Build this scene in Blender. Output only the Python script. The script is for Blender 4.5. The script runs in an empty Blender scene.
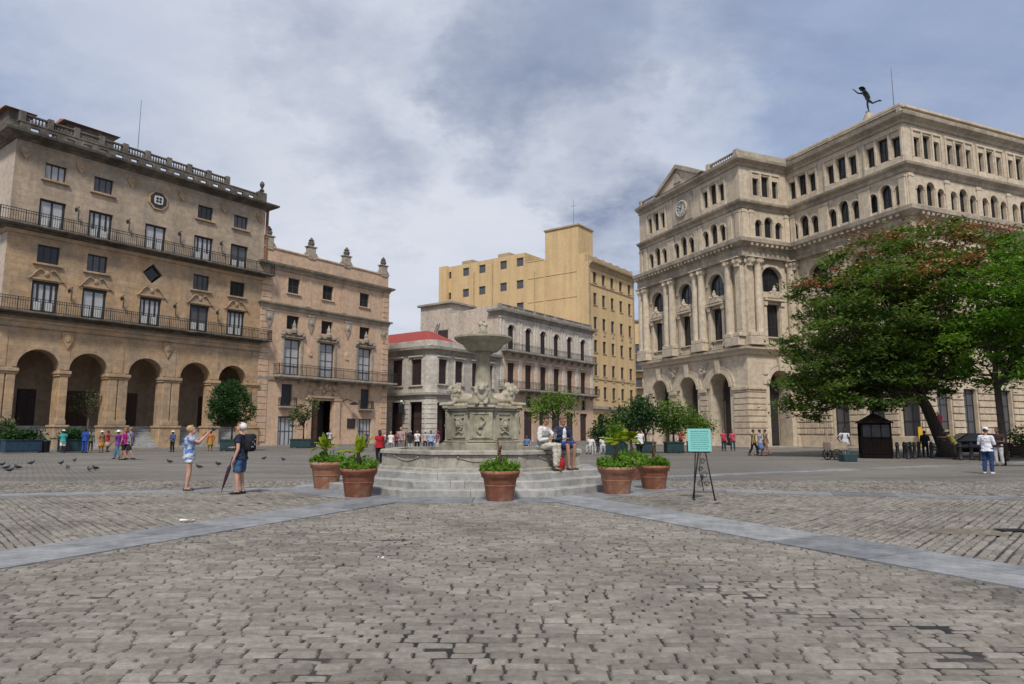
import bpy, bmesh, math, random
import numpy as np
from mathutils import Vector, Matrix
from mathutils.geometry import delaunay_2d_cdt
from mathutils import noise as mnoise
R = math.radians
rnd = random.Random(7)
nrg = np.random.default_rng(11)
SC = bpy.context.scene
COL = SC.collection
F_PX, PITCH, EYE = 682.7, R(7.5), 1.5

# ---------------------------------------------------------------- materials
def new_mat(name):
    m = bpy.data.materials.new(name); m.use_nodes = True
    nt = m.node_tree; b = nt.nodes['Principled BSDF']
    return m, nt, b
def N(nt, t, **kw):
    n = nt.nodes.new(t)
    for k, v in kw.items():
        if k in n.inputs: n.inputs[k].default_value = v
        else: setattr(n, k, v)
    return n
def rgba(c): return (c[0], c[1], c[2], 1.0)
def mixc(nt, fac, a, b, mode='MIX'):
    n = nt.nodes.new('ShaderNodeMix'); n.data_type = 'RGBA'; n.blend_type = mode
    for sock, v in ((n.inputs[0], fac), (n.inputs[6], a), (n.inputs[7], b)):
        if isinstance(v, (int, float)): sock.default_value = v
        elif isinstance(v, tuple): sock.default_value = rgba(v)
        else: nt.links.new(v, sock)
    return n.outputs[2]
def ramp(nt, src, stops):
    n = nt.nodes.new('ShaderNodeValToRGB'); e = n.color_ramp.elements
    while len(e) < len(stops): e.new(0.5)
    for i, (p, c) in enumerate(stops):
        e[i].position = p; e[i].color = rgba(c) if isinstance(c, tuple) else (c, c, c, 1)
    nt.links.new(src, n.inputs[0]); return n.outputs[0]
def coords(nt, scale=(1, 1, 1), kind='Object', rot=(0, 0, 0)):
    tc = nt.nodes.new('ShaderNodeTexCoord'); mp = nt.nodes.new('ShaderNodeMapping')
    mp.inputs['Scale'].default_value = scale; mp.inputs['Rotation'].default_value = rot
    nt.links.new(tc.outputs[kind], mp.inputs['Vector']); return mp.outputs[0]
def noise(nt, vec, scale, detail=5.0, rough=0.6):
    n = N(nt, 'ShaderNodeTexNoise', Scale=scale, Detail=detail, Roughness=rough)
    nt.links.new(vec, n.inputs['Vector']); return n.outputs[0]

def stone(name, c1, c2, c3=None, streak=0.35, grime=0.5, rough=0.9, bump=0.25, sc=1.0, block=None, mott=.75, isle=False):
    """weathered masonry or plaster: patches of three tones, rain streaks, lichen on upward faces"""
    m, nt, b = new_mat(name); v = coords(nt)
    n1 = noise(nt, v, 0.35 * sc, 7); n2 = noise(nt, v, 2.2 * sc, 8, 0.7)
    col = mixc(nt, ramp(nt, n1, [(0.38, 0.0), (0.62, 1.0)]), c1, c2)
    if c3: col = mixc(nt, ramp(nt, noise(nt, v, 0.9 * sc, 8, 0.72), [(0.5, 0.0), (0.66, 0.85)]), col, c3)
    col = mixc(nt, mott, col, ramp(nt, n2, [(0.3, 0.55), (0.72, 1.15)]), 'MULTIPLY')
    vs = coords(nt, (.55, .55, 0.05)); s = noise(nt, vs, 1.3, 8, 0.6)
    col = mixc(nt, streak, col, ramp(nt, s, [(0.33, 0.45), (0.58, 1.06)]), 'MULTIPLY')
    if isle:
        g = nt.nodes.new('ShaderNodeNewGeometry'); col = mixc(nt, 1.0, col, ramp(nt, g.outputs['Random Per Island'], [(0, .72), (.5, .95), (1, 1.12)]), 'MULTIPLY')
    if block:
        bt = N(nt, 'ShaderNodeTexBrick', Scale=1.0)
        bt.inputs['Color1'].default_value = (1, 1, 1, 1); bt.inputs['Color2'].default_value = (.8, .78, .76, 1)
        bt.inputs['Mortar'].default_value = (.55, .53, .5, 1); bt.inputs['Mortar Size'].default_value = 0.012
        bt.inputs['Brick Width'].default_value = block[0]; bt.inputs['Row Height'].default_value = block[1]
        tc = nt.nodes.new('ShaderNodeTexCoord'); sx = nt.nodes.new('ShaderNodeSeparateXYZ'); cx = nt.nodes.new('ShaderNodeCombineXYZ')
        nt.links.new(tc.outputs['Object'], sx.inputs[0])
        ad = N(nt, 'ShaderNodeMath', operation='ADD'); nt.links.new(sx.outputs[0], ad.inputs[0]); nt.links.new(sx.outputs[1], ad.inputs[1])
        nt.links.new(ad.outputs[0], cx.inputs[0]); nt.links.new(sx.outputs[2], cx.inputs[1]); nt.links.new(cx.outputs[0], bt.inputs['Vector'])
        col = mixc(nt, 0.7, col, bt.outputs['Color'], 'MULTIPLY')
    if grime:
        g = nt.nodes.new('ShaderNodeNewGeometry'); sp = nt.nodes.new('ShaderNodeSeparateXYZ'); nt.links.new(g.outputs['Normal'], sp.inputs[0])
        up = ramp(nt, sp.outputs[2], [(0.3, 0.0), (0.8, 1.0)])
        col = mixc(nt, mixc(nt, 1.0, up, (grime,) * 3, 'MULTIPLY'), col, (0.05, 0.047, 0.04))
    nt.links.new(col, b.inputs['Base Color']); b.inputs['Roughness'].default_value = rough
    b.inputs['Specular IOR Level'].default_value = 0.2
    bp = N(nt, 'ShaderNodeBump', Strength=bump, Distance=0.05); nt.links.new(n2, bp.inputs['Height']); nt.links.new(bp.outputs[0], b.inputs['Normal'])
    return m
def plain(name, c, rough=0.6, var=0.25, sc=3.0, metal=0.0, bump=0.0, spec=0.4):
    m, nt, b = new_mat(name); v = coords(nt); n = noise(nt, v, sc, 6, 0.65)
    col = mixc(nt, ramp(nt, n, [(0.3, 0.0), (0.7, 1.0)]), tuple(x * (1 - var) for x in c), tuple(min(1, x * (1 + var)) for x in c))
    nt.links.new(col, b.inputs['Base Color']); b.inputs['Roughness'].default_value = rough; b.inputs['Metallic'].default_value = metal
    b.inputs['Specular IOR Level'].default_value = spec
    if bump:
        bp = N(nt, 'ShaderNodeBump', Strength=bump, Distance=0.02); nt.links.new(n, bp.inputs['Height']); nt.links.new(bp.outputs[0], b.inputs['Normal'])
    return m
_cloth = {}
def cloth(c, pattern=None):
    k = (tuple(round(x, 3) for x in c), pattern)
    if k not in _cloth:
        if pattern:
            m, nt, b = new_mat('patterned_cloth'); n = noise(nt, coords(nt), 9.0, 3)
            nt.links.new(ramp(nt, n, [(0.42, c), (0.52, pattern), (0.62, c)]), b.inputs['Base Color']); b.inputs['Roughness'].default_value = .9
            _cloth[k] = m
        else: _cloth[k] = plain('cloth', c, 0.9, 0.3, 11.0, spec=0.1, bump=1.0)
    return _cloth[k]
def leafm(name, cols, trans=0.35):
    m, nt, b = new_mat(name); g = nt.nodes.new('ShaderNodeNewGeometry')
    n = noise(nt, coords(nt), 0.55, 4)
    ad = N(nt, 'ShaderNodeMath', operation='MULTIPLY_ADD'); ad.inputs[1].default_value = 0.45
    nt.links.new(g.outputs['Random Per Island'], ad.inputs[0])
    sb = N(nt, 'ShaderNodeMath', operation='MULTIPLY_ADD'); sb.inputs[1].default_value = 1.5; sb.inputs[2].default_value = -0.48
    nt.links.new(n, sb.inputs[0]); nt.links.new(sb.outputs[0], ad.inputs[2])
    k = len(cols); col = ramp(nt, ad.outputs[0], [(i / (k - 1), c) for i, c in enumerate(cols)])
    nt.links.new(col, b.inputs['Base Color']); b.inputs['Roughness'].default_value = 0.55; b.inputs['Specular IOR Level'].default_value = 0.25
    t = nt.nodes.new('ShaderNodeBsdfTranslucent'); nt.links.new(mixc(nt, 1.0, col, (1.0, 1.1, .5), 'MULTIPLY'), t.inputs[0])
    mx = nt.nodes.new('ShaderNodeMixShader'); mx.inputs[0].default_value = trans
    nt.links.new(b.outputs[0], mx.inputs[1]); nt.links.new(t.outputs[0], mx.inputs[2])
    nt.links.new(mx.outputs[0], nt.nodes['Material Output'].inputs[0]); return m

M = {}
def palette():
    M['hotel'] = stone('ochre_hotel_stone', (.62, .41, .235), (.48, .36, .25), (.4, .315, .225), .32, .4, block=(1.1, .55))
    M['hotel_upper'] = stone('greyer_upper_stone', (.55, .435, .32), (.45, .37, .29), (.6, .46, .31), .38, .4, block=(1.1, .55))
    M['hotel_side'] = stone('pale_side_plaster', (.6, .5, .41), (.54, .45, .37), None, .15)
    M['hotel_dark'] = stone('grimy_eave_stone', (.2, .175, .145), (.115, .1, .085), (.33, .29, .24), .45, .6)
    M['arcade'] = stone('arcade_inner_plaster', (.5, .385, .28), (.42, .32, .23), None, .3, .1)
    M['ornate'] = stone('apricot_plaster', (.7, .475, .32), (.63, .445, .31), (.6, .49, .38), .28, .4)
    M['trim_grey'] = stone('weathered_grey_trim', (.46, .395, .31), (.33, .285, .23), (.53, .46, .37), .45, .6)
    M['corner'] = stone('grey_corner_stone', (.7, .65, .575), (.57, .525, .465), (.7, .64, .55), .35, .45, block=(1.2, .6))
    M['corner_trim'] = stone('grey_corner_trim', (.47, .425, .365), (.33, .3, .26), None, .45, .6)
    M['pink'] = stone('pink_grey_plaster', (.72, .49, .34), (.66, .47, .345), (.6, .5, .41), .28, .4)
    M['palegrey'] = stone('pale_grey_plaster', (.76, .69, .6), (.68, .61, .53), (.72, .62, .5), .3, .45)
    M['mottled'] = stone('peeling_party_wall', (.6, .535, .46), (.68, .54, .42), (.36, .33, .3), .35, .3, sc=1.5)
    M['yellow'] = stone('yellow_ochre_plaster', (.71, .505, .265), (.665, .47, .245), (.61, .455, .28), .32, .3, bump=.05, mott=.3)
    M['yellow_trim'] = stone('yellow_trim', (.55, .41, .24), (.46, .35, .22), None, .3, .5)
    M['exch'] = stone('beige_exchange_stone', (.69, .575, .43), (.62, .52, .395), (.7, .61, .49), .3, .3)
    M['exch_trim'] = stone('weathered_beige_cornice', (.58, .495, .38), (.41, .35, .275), (.64, .56, .45), .5, .6)
    M['exch_rust'] = stone('rusticated_beige_stone', (.69, .56, .41), (.57, .46, .34), (.73, .62, .48), .25, .3)
    M['tile'] = plain('red_roof_tiles', (.3, .05, .04), .75, .3, 5, bump=.3)
    M['brown_tile'] = plain('brown_roof_tiles', (.24, .11, .065), .8, .3, 4, bump=.3)
    M['roof'] = plain('flat_roof', (.25, .23, .2), .9, .2)
    M['iron'] = plain('black_iron', (.022, .022, .024), .5, .2, 8)
    M['bronze'] = plain('dark_bronze', (.035, .04, .036), .4, .4, 6, metal=.6)
    M['frame_dark'] = plain('dark_timber', (.032, .03, .032), .5, .3)
    M['frame_blue'] = plain('blue_grey_timber', (.05, .06, .075), .5, .3)
    M['frame_white'] = plain('white_timber', (.55, .55, .52), .5, .1)
    M['shutter'] = plain('maroon_brown_shutter', (.05, .03, .03), .6, .3)
    M['shutter_grey'] = plain('grey_shutter', (.12, .105, .095), .6, .3)
    M['doorwood'] = plain('brown_door', (.08, .04, .025), .5, .3)
    M['marble'] = stone('weathered_marble', (.53, .49, .42), (.4, .37, .315), (.24, .215, .175), .55, .12, bump=.2, sc=2.5)
    M['marble_lion'] = stone('lion_marble', (.55, .49, .39), (.42, .37, .28), (.3, .24, .15), .3, .1, bump=.2, sc=4)
    M['marble_step'] = stone('grey_marble_step', (.47, .465, .45), (.37, .365, .36), (.27, .26, .24), .35, .0, bump=.15, sc=2.5)
    M['step_block'] = stone('grey_marble_step_block', (.49, .48, .455), (.38, .37, .35), (.25, .235, .205), .4, .0, bump=.2, sc=2.5, isle=True)
    M['pedestal'] = stone('mossy_pedestal', (.46, .42, .32), (.36, .33, .25), (.24, .215, .13), .55, .3, bump=.3, sc=2.5)
    M['terracotta'] = stone('terracotta', (.33, .14, .085), (.27, .11, .065), (.4, .22, .15), .4, .0, bump=.15, sc=3)
    M['terracotta_pale'] = stone('limey_terracotta', (.4, .2, .13), (.33, .15, .09), (.46, .31, .23), .4, .0, bump=.15, sc=3)
    M['terracotta_dark'] = stone('stained_terracotta', (.3, .12, .075), (.22, .09, .055), (.36, .2, .14), .5, .0, bump=.2, sc=3)
    M['soil'] = plain('soil', (.03, .02, .015), .95, .3)
    M['planter'] = plain('dark_teal_planter', (.018, .045, .05), .55, .25)
    M['planter_blue'] = plain('dark_blue_planter', (.02, .045, .075), .55, .25)
    M['bark'] = plain('bark', (.06, .048, .04), .95, .4, 7, bump=.6)
    M['bark_pale'] = plain('pale_bark', (.16, .12, .09), .95, .35, 7, bump=.5)
    M['leaf'] = leafm('flame_tree_leaf', [(.04, .075, .02), (.08, .14, .03), (.135, .205, .045), (.23, .28, .065)], .5)
    M['leaf2'] = leafm('bright_tree_leaf', [(.04, .11, .012), (.08, .18, .018), (.13, .24, .025), (.21, .31, .035)], .45)
    M['leaf_dark'] = leafm('dark_shrub_leaf', [(.014, .04, .012), (.025, .07, .018), (.04, .1, .025), (.07, .14, .03)])
    M['leaf_lime'] = leafm('lime_shrub_leaf', [(.04, .09, .012), (.08, .16, .018), (.13, .22, .02), (.2, .28, .03)])
    M['leaf_olive'] = leafm('olive_leaf', [(.05, .07, .03), (.09, .12, .05), (.14, .17, .08), (.2, .22, .12)])
    M['leaf_pot'] = leafm('pot_plant_leaf', [(.05, .14, .012), (.1, .22, .02), (.16, .29, .03), (.23, .36, .04)])
    M['frond'] = leafm('young_palm_frond', [(.16, .22, .015), (.25, .32, .02), (.33, .38, .025), (.42, .4, .03)])
    M['flower'] = leafm('orange_red_blossom', [(.24, .075, .055), (.34, .13, .085), (.36, .2, .1), (.48, .36, .06)], .2)
    M['dead'] = plain('dry_brown_stem', (.1, .055, .03), .9, .3)
    M['kiosk'] = plain('dark_brown_kiosk_wood', (.009, .006, .006), .85, .3, spec=.1)
    M['teal_card'] = plain('turquoise_card', (.2, .52, .48), .7, .05)
    M['teal_ink'] = plain('faded_teal_ink', (.07, .26, .25), .8, .1)
    M['white'] = plain('white_plastic', (.75, .75, .74), .5, .05)
    M['wood_pale'] = plain('pale_cart_wood', (.34, .26, .19), .8, .3)
    M['steel'] = plain('grey_steel', (.25, .25, .25), .4, .2, metal=.7)
    M['carpaint'] = plain('black_car_paint', (.012, .012, .014), .2, .1, spec=.6)
    M['rubber'] = plain('tyre_rubber', (.02, .02, .02), .85, .2)
    M['lamp_glass'] = plain('milky_lamp_glass', (.7, .7, .66), .3, .05)
    M['dial'] = plain('clock_dial', (.5, .485, .45), .6, .1)
    M['red'] = cloth((.4, .03, .03)); M['yellow_paint'] = plain('yellow_paint', (.65, .42, .02), .5, .1)
    def glass(name, c, r=.08):
        m, nt, b = new_mat(name); v = coords(nt, kind='Object'); n = noise(nt, v, .5, 3)
        nt.links.new(mixc(nt, n, tuple(x * .5 for x in c), tuple(x * 1.5 for x in c)), b.inputs['Base Color'])
        b.inputs['Roughness'].default_value = r; b.inputs['Specular IOR Level'].default_value = .5
        bp = N(nt, 'ShaderNodeBump', Strength=.04, Distance=.05); nt.links.new(n, bp.inputs['Height']); nt.links.new(bp.outputs[0], b.inputs['Normal'])
        return m
    M['glass'] = glass('dark_window_glass', (.02, .022, .026)); M['curtain'] = glass('curtained_window', (.42, .42, .43), .3)
    M['glass_mid'] = glass('dusty_window_glass', (.09, .09, .1), .15)

# ---------------------------------------------------------------- mesh builder
class MB:
    def __init__(s): s.v = []; s.f = []
    def add(s, vs, fs):
        o = len(s.v); s.v += [tuple(p) for p in vs]; s.f += [tuple(i + o for i in f) for f in fs]
    def box(s, x0, x1, y0, y1, z0, z1, T=None):
        p = [(x, y, z) for z in (z0, z1) for y in (y0, y1) for x in (x0, x1)]
        if T: p = [T(*q) for q in p]
        s.add(p, [(0, 2, 3, 1), (4, 5, 7, 6), (0, 1, 5, 4), (2, 6, 7, 3), (0, 4, 6, 2), (1, 3, 7, 5)])
    def bbox(s, x0, x1, y0, y1, z0, z1, e=.02, T=None):
        """box with chamfered edges"""
        bm = bmesh.new(); bmesh.ops.create_cube(bm, size=1)
        for v in bm.verts: v.co = Vector(((x0 + x1) / 2 + v.co.x * (x1 - x0), (y0 + y1) / 2 + v.co.y * (y1 - y0), (z0 + z1) / 2 + v.co.z * (z1 - z0)))
        bmesh.ops.bevel(bm, geom=bm.edges[:], offset=e, segments=1, affect='EDGES'); bm.verts.index_update()
        s.add([(T(*v.co) if T else tuple(v.co)) for v in bm.verts], [tuple(v.index for v in f.verts) for f in bm.faces]); bm.free()
    def prism(s, poly, w0, w1, T):
        """polygon (u,z) extruded from w0 to w1; T(u,w,z)"""
        n = len(poly)
        s.add([T(u, w0, z) for u, z in poly] + [T(u, w1, z) for u, z in poly],
              [tuple(range(n)), tuple(range(2 * n - 1, n - 1, -1))] + [(i, i + n, (i + 1) % n + n, (i + 1) % n) for i in range(n)])
    def lathe(s, prof, n=24, c=(0, 0), T=None, cap=True):
        vs = []; fs = []; k = len(prof)
        for i in range(n):
            a = 2 * math.pi * i / n
            for r, z in prof: vs.append((c[0] + r * math.cos(a), c[1] + r * math.sin(a), z))
        for i in range(n):
            j = (i + 1) % n
            for q in range(k - 1): fs.append((i * k + q, j * k + q, j * k + q + 1, i * k + q + 1))
        if cap:
            fs.append(tuple(i * k for i in range(n))[::-1]); fs.append(tuple(i * k + k - 1 for i in range(n)))
        s.add([T(*p) for p in vs] if T else vs, fs)
    def tube(s, pts, rad, n=8, cap=True):
        pts = [Vector(p) for p in pts]; vs = []; fs = []; k = len(pts)
        if isinstance(rad, (int, float)): rad = [rad] * k
        ref = None
        for i, p in enumerate(pts):
            d = (pts[min(i + 1, k - 1)] - pts[max(i - 1, 0)]).normalized()
            if ref is None: ref = Vector((1, 0, 0)) if abs(d.x) < .8 else Vector((0, 1, 0))
            a = (ref - d * ref.dot(d)).normalized(); b = d.cross(a); ref = a
            r = rad[i]; ra, rb = r if isinstance(r, tuple) else (r, r)
            for j in range(n):
                t = 2 * math.pi * j / n; vs.append(p + a * (ra * math.cos(t)) + b * (rb * math.sin(t)))
        for i in range(k - 1):
            for j in range(n):
                q = (j + 1) % n; fs.append((i * n + j, i * n + q, (i + 1) * n + q, (i + 1) * n + j))
        if cap: fs.append(tuple(range(n))[::-1]); fs.append(tuple((k - 1) * n + j for j in range(n)))
        s.add(vs, fs)
    def ball(s, c, r, nu=12, nv=8, rot=None):
        if isinstance(r, (int, float)): r = (r, r, r)
        vs = [(0, 0, -1)]; fs = []
        for i in range(1, nv):
            p = -math.pi / 2 + math.pi * i / nv
            for j in range(nu):
                t = 2 * math.pi * j / nu; vs.append((math.cos(p) * math.cos(t), math.cos(p) * math.sin(t), math.sin(p)))
        vs.append((0, 0, 1)); last = len(vs) - 1
        for j in range(nu):
            q = (j + 1) % nu; fs.append((0, 1 + q, 1 + j)); fs.append((last, last - nu + j, last - nu + q))
            for i in range(nv - 2): fs.append((1 + i * nu + j, 1 + i * nu + q, 1 + (i + 1) * nu + q, 1 + (i + 1) * nu + j))
        out = []
        for v in vs:
            w = Vector((v[0] * r[0], v[1] * r[1], v[2] * r[2]))
            if rot: w = rot @ w
            out.append(w + Vector(c))
        s.add(out, fs)
    def sweep(s, path, prof, closed=False):
        """moulding: profile (out, z) swept along an xy path, outward on the right of travel"""
        n = len(path); P = [Vector(p) for p in path]; offs = []
        for i in range(n):
            ds = []
            if i > 0 or closed: ds.append((P[i] - P[i - 1]).normalized())
            if i < n - 1 or closed: ds.append((P[(i + 1) % n] - P[i]).normalized())
            ns = [Vector((d.y, -d.x)) for d in ds]
            if len(ns) == 1: offs.append(ns[0])
            else:
                m = ns[0] + ns[1]; offs.append(m / max(.2, m.length_squared / 2))
        k = len(prof); vs = []; fs = []
        for i in range(n):
            for o, z in prof: vs.append((P[i].x + offs[i].x * o, P[i].y + offs[i].y * o, z))
        for i in range(n if closed else n - 1):
            j = (i + 1) % n
            for q in range(k): fs.append((i * k + q, j * k + q, j * k + (q + 1) % k, i * k + (q + 1) % k))
        if not closed: fs.append(tuple(range(k))); fs.append(tuple((n - 1) * k + q for q in range(k))[::-1])
        s.add(vs, fs)
    def mesh(s, name, mat, smooth=False):
        me = bpy.data.meshes.new(name); me.from_pydata(s.v, [], s.f)
        bm = bmesh.new(); bm.from_mesh(me); bmesh.ops.recalc_face_normals(bm, faces=bm.faces[:]); bm.to_mesh(me); bm.free()
        if mat: me.materials.append(mat)
        if smooth: me.polygons.foreach_set('use_smooth', [True] * len(me.polygons))
        me.update(); return me
    def build(s, name, mat, parent=None, smooth=False, loc=None, rz=0):
        return link(name, s.mesh(name, mat, smooth), parent, loc, rz)
def link(name, me, parent=None, loc=None, rz=0):
    o = bpy.data.objects.new(name, me); COL.objects.link(o); o.parent = parent
    if loc is not None: o.location = loc
    o.rotation_euler = (0, 0, rz); return o
def thing(name, label, cat, loc=(0, 0, 0), rz=0, group=None):
    return tag(link(name, None, None, loc, rz), label, cat, group)
def tag(o, label, cat, group=None):
    o['label'] = label; o['category'] = cat
    if group: o['group'] = group
    return o
def struct(o): o['kind'] = 'structure'; return o
def kids(o): return [c for c in bpy.data.objects if c.parent == o]
def dup(o, parent=None, loc=None, rz=None, label=None):
    c = o.copy(); COL.objects.link(c); c.parent = parent
    if loc is not None: c.location = loc
    if rz is not None: c.rotation_euler = (0, 0, rz)
    if label: c['label'] = label
    for k in kids(o): dup(k, c)
    return c
def ray(px, py):
    a = (px - 512) / F_PX; b = (342 - py) / F_PX; c, s = math.cos(PITCH), math.sin(PITCH)
    return Vector((a, c - b * s, s + b * c))
def gnd(px, py, z=0.0):
    r = ray(px, py); t = (z - EYE) / r.z; return (r.x * t, r.y * t)
def at(px, py, Y):
    r = ray(px, py); t = Y / r.y; return Vector((r.x * t, Y, EYE + r.z * t))
REMESH = []
def fuse(o, voxel, it=3): REMESH.append((o, voxel, it)); return o
def do_remesh():
    for o, vx, it in REMESH:
        md = o.modifiers.new('r', 'REMESH'); md.mode = 'VOXEL'; md.voxel_size = vx; md.use_smooth_shade = True
        if it: ms = o.modifiers.new('s', 'SMOOTH'); ms.factor = .5; ms.iterations = it
    dg = bpy.context.evaluated_depsgraph_get()
    for o, vx, it in REMESH:
        me = bpy.data.meshes.new_from_object(o.evaluated_get(dg)); o.modifiers.clear(); o.data = me
        if vx < .02 and o.name.split('.')[0] in ('shirt', 'jacket', 'trousers', 'shorts', 'waistcoat'):   # cloth folds
            n = len(me.vertices); co = np.empty(n * 3); no = np.empty(n * 3); me.vertices.foreach_get('co', co); me.vertices.foreach_get('normal', no); co = co.reshape(-1, 3); no = no.reshape(-1, 3)
            d = np.array([mnoise.fractal(Vector((p[0] * 7, p[1] * 7, p[2] * 11 + p[0] * 5)), .8, 2.0, 3) for p in co]); co += no * np.clip(d * .016, -.014, .018)[:, None]; me.vertices.foreach_set('co', co.ravel()); me.update()

# ---------------------------------------------------------------- facades
class Fac:
    def __init__(s, o, d):
        l = math.hypot(*d); s.o = o; s.d = (d[0] / l, d[1] / l); s.n = (-s.d[1], s.d[0]); s.ang = math.atan2(s.d[1], s.d[0])
    def __call__(s, u, w, z): return (s.o[0] + s.d[0] * u + s.n[0] * w, s.o[1] + s.d[1] * u + s.n[1] * w, z)
def rect(u0, u1, z0, z1): return [(u0, z0), (u1, z0), (u1, z1), (u0, z1)]
def arch(u0, u1, z0, zs, n=12, rise=None):
    c = (u0 + u1) / 2; r = (u1 - u0) / 2; rise = rise or r
    return [(u0, z0), (u1, z0)] + [(c + r * math.cos(math.pi * i / n), zs + rise * math.sin(math.pi * i / n)) for i in range(n + 1)]
def inside(p, poly):
    c = False; j = len(poly) - 1
    for i in range(len(poly)):
        if (poly[i][1] > p[1]) != (poly[j][1] > p[1]) and p[0] < (poly[j][0] - poly[i][0]) * (p[1] - poly[i][1]) / (poly[j][1] - poly[i][1]) + poly[i][0]: c = not c
        j = i
    return c
def wall(mb, F, outer, holes, depth=.3, T=None):
    """a wall sheet with real openings and their reveals; outer is a polygon (u,z)"""
    T = T or F; pts = []; ed = []
    for pl in [outer] + holes:
        o = len(pts); pts += [Vector(p) for p in pl]; ed += [(o + i, o + (i + 1) % len(pl)) for i in range(len(pl))]
    v, e, f, *_ = delaunay_2d_cdt(pts, ed, [], 0, 1e-4)
    keep = []
    for t in f:
        c = sum((v[i] for i in t), Vector((0, 0))) / len(t)
        if inside(c, outer) and not any(inside(c, h) for h in holes): keep.append(tuple(t))
    mb.add([T(p.x, 0, p.y) for p in v], keep)
    for h in holes:
        n = len(h)
        mb.add([T(u, 0, z) for u, z in h] + [T(u, depth, z) for u, z in h], [(i, (i + 1) % n, (i + 1) % n + n, i + n) for i in range(n)])
_win = {}
def window(F, parent, uc, z0, w, h, kind='sash', wd=.22, fm='frame_dark', pm='glass', nv=2, nh=2, name='window', fw=.09):
    """frame as a part, pane (or shutter) as its sub-part; rect, arch, octagon"""
    key = (round(w, 3), round(h, 3), kind, fm, pm, nv, nh, name, fw)
    if key not in _win:
        I = lambda u, q, z: (u, q, z); a, b = MB(), MB(); hw = w / 2
        if kind in ('arch', 'archsash'):
            zs = h - hw; n = 12
            out = arch(-hw, hw, 0, zs, n); inn = [(-hw + fw, fw), (hw - fw, fw)] + [((hw - fw) * math.cos(math.pi * i / n), zs + (hw - fw) * math.sin(math.pi * i / n)) for i in range(n + 1)]
        elif kind == 'oct':
            out = [(hw * math.cos(R(22.5 + 45 * i)), h / 2 + hw * math.sin(R(22.5 + 45 * i))) for i in range(8)]; inn = [(u * .85, h / 2 + (z - h / 2) * .85) for u, z in out]
        elif kind == 'quatre':
            out = [(hw * [1, .62, 1, .62][i % 4 if i % 2 == 0 else 1] * math.cos(R(45 * i)), h / 2 + hw * (1 if i % 2 == 0 else .62) * math.sin(R(45 * i))) for i in range(8)]; inn = [(u * .9, h / 2 + (z - h / 2) * .9) for u, z in out]
        else:
            out = rect(-hw, hw, 0, h); inn = rect(-hw + fw, hw - fw, fw, h - fw)
        n = len(out)
        a.add([I(u, 0, z) for u, z in out] + [I(u, 0, z) for u, z in inn] + [I(u, .07, z) for u, z in out] + [I(u, .07, z) for u, z in inn],
              [(i, (i + 1) % n, (i + 1) % n + n, i + n) for i in range(n)] + [(i + n, (i + 1) % n + n, (i + 1) % n + 3 * n, i + 3 * n) for i in range(n)])
        zt = h - (fw if kind not in ('arch', 'archsash') else fw * 1.2)
        for i in range(1, nv):
            u = -hw + w * i / nv; a.box(u - fw * .4, u + fw * .4, .01, .06, fw, zt if kind != 'oct' else h - fw)
        for i in range(1, nh):
            z = (h if kind not in ('arch', 'archsash') else h - hw * .6) * i / nh; a.box(-hw + fw * .6, hw - fw * .6, .014, .056, z - .03, z + .03)
        if kind == 'shutter':
            for s in (-1, 1):
                u0, u1 = sorted((s * .03, s * (hw - fw))); b.box(u0, u1, .03, .05, fw, h - fw)
                k = max(6, int(h / .16))
                for i in range(k):
                    z = fw + (h - 2 * fw) * (i + .5) / k
                    b.add([(u0 + .06, .028, z - .06), (u1 - .06, .028, z - .06), (u1 - .06, .002, z + .05), (u0 + .06, .002, z + .05)], [(0, 1, 2, 3)])
        else:
            b.add([I(u, .045, z) for u, z in inn], [tuple(range(n))])
        _win[key] = (a.mesh(name, M[fm]), b.mesh('shutter' if kind == 'shutter' else 'pane', M[pm]))
    A, B_ = _win[key]; o = link(name, A, parent, F(uc, wd, z0), F.ang); link('shutter' if kind == 'shutter' else 'pane', B_, o); return o
def railing(mb, F, u0, u1, w0, w1, z0, h=1.0, step=.16, bar=.012, ends=True):
    """iron balcony railing standing on a slab, front at w0 (outward is negative)"""
    def run(p, q):
        L = math.hypot(q[0] - p[0], q[1] - p[1]); k = max(1, int(L / step))
        for i in range(k + 1):
            t = i / k; u = p[0] + (q[0] - p[0]) * t; w = p[1] + (q[1] - p[1]) * t; r = bar * (2 if i % 10 == 0 else 1)
            mb.box(u - r, u + r, w - r, w + r, z0, z0 + h, F)
        for z in (z0 + .08, z0 + h * .8, z0 + h):
            mb.box(min(p[0], q[0]) - .02, max(p[0], q[0]) + .02, min(p[1], q[1]) - .02, max(p[1], q[1]) + .02, z - .022, z + .022, F)
    run((u0, w0), (u1, w0))
    if ends: run((u0, w0 + .06), (u0, w1)); run((u1, w0 + .06), (u1, w1))
def balcony(F, parent, u0, u1, z, out=.9, t=.22, m='trim_grey', h=1.0, brackets=None, step=.16, name='balcony'):
    s = MB(); s.box(u0, u1, -out, .05, z - t, z, F); s.box(u0 + .1, u1 - .1, -out + .12, .05, z - t - .12, z - t - .004, F)
    for u in brackets or []:
        for q in range(3): s.box(u - .13, u + .13, -out * (.8 - .25 * q), .05, z - t - .12 - .16 * (q + 1), z - t - .122 - .16 * q, F)
    o = s.build(name, M[m], parent); r = MB(); railing(r, F, u0 + .05, u1 - .05, -out + .06, 0, z, h, step); r.build('railing', M['iron'], o); return o
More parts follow.
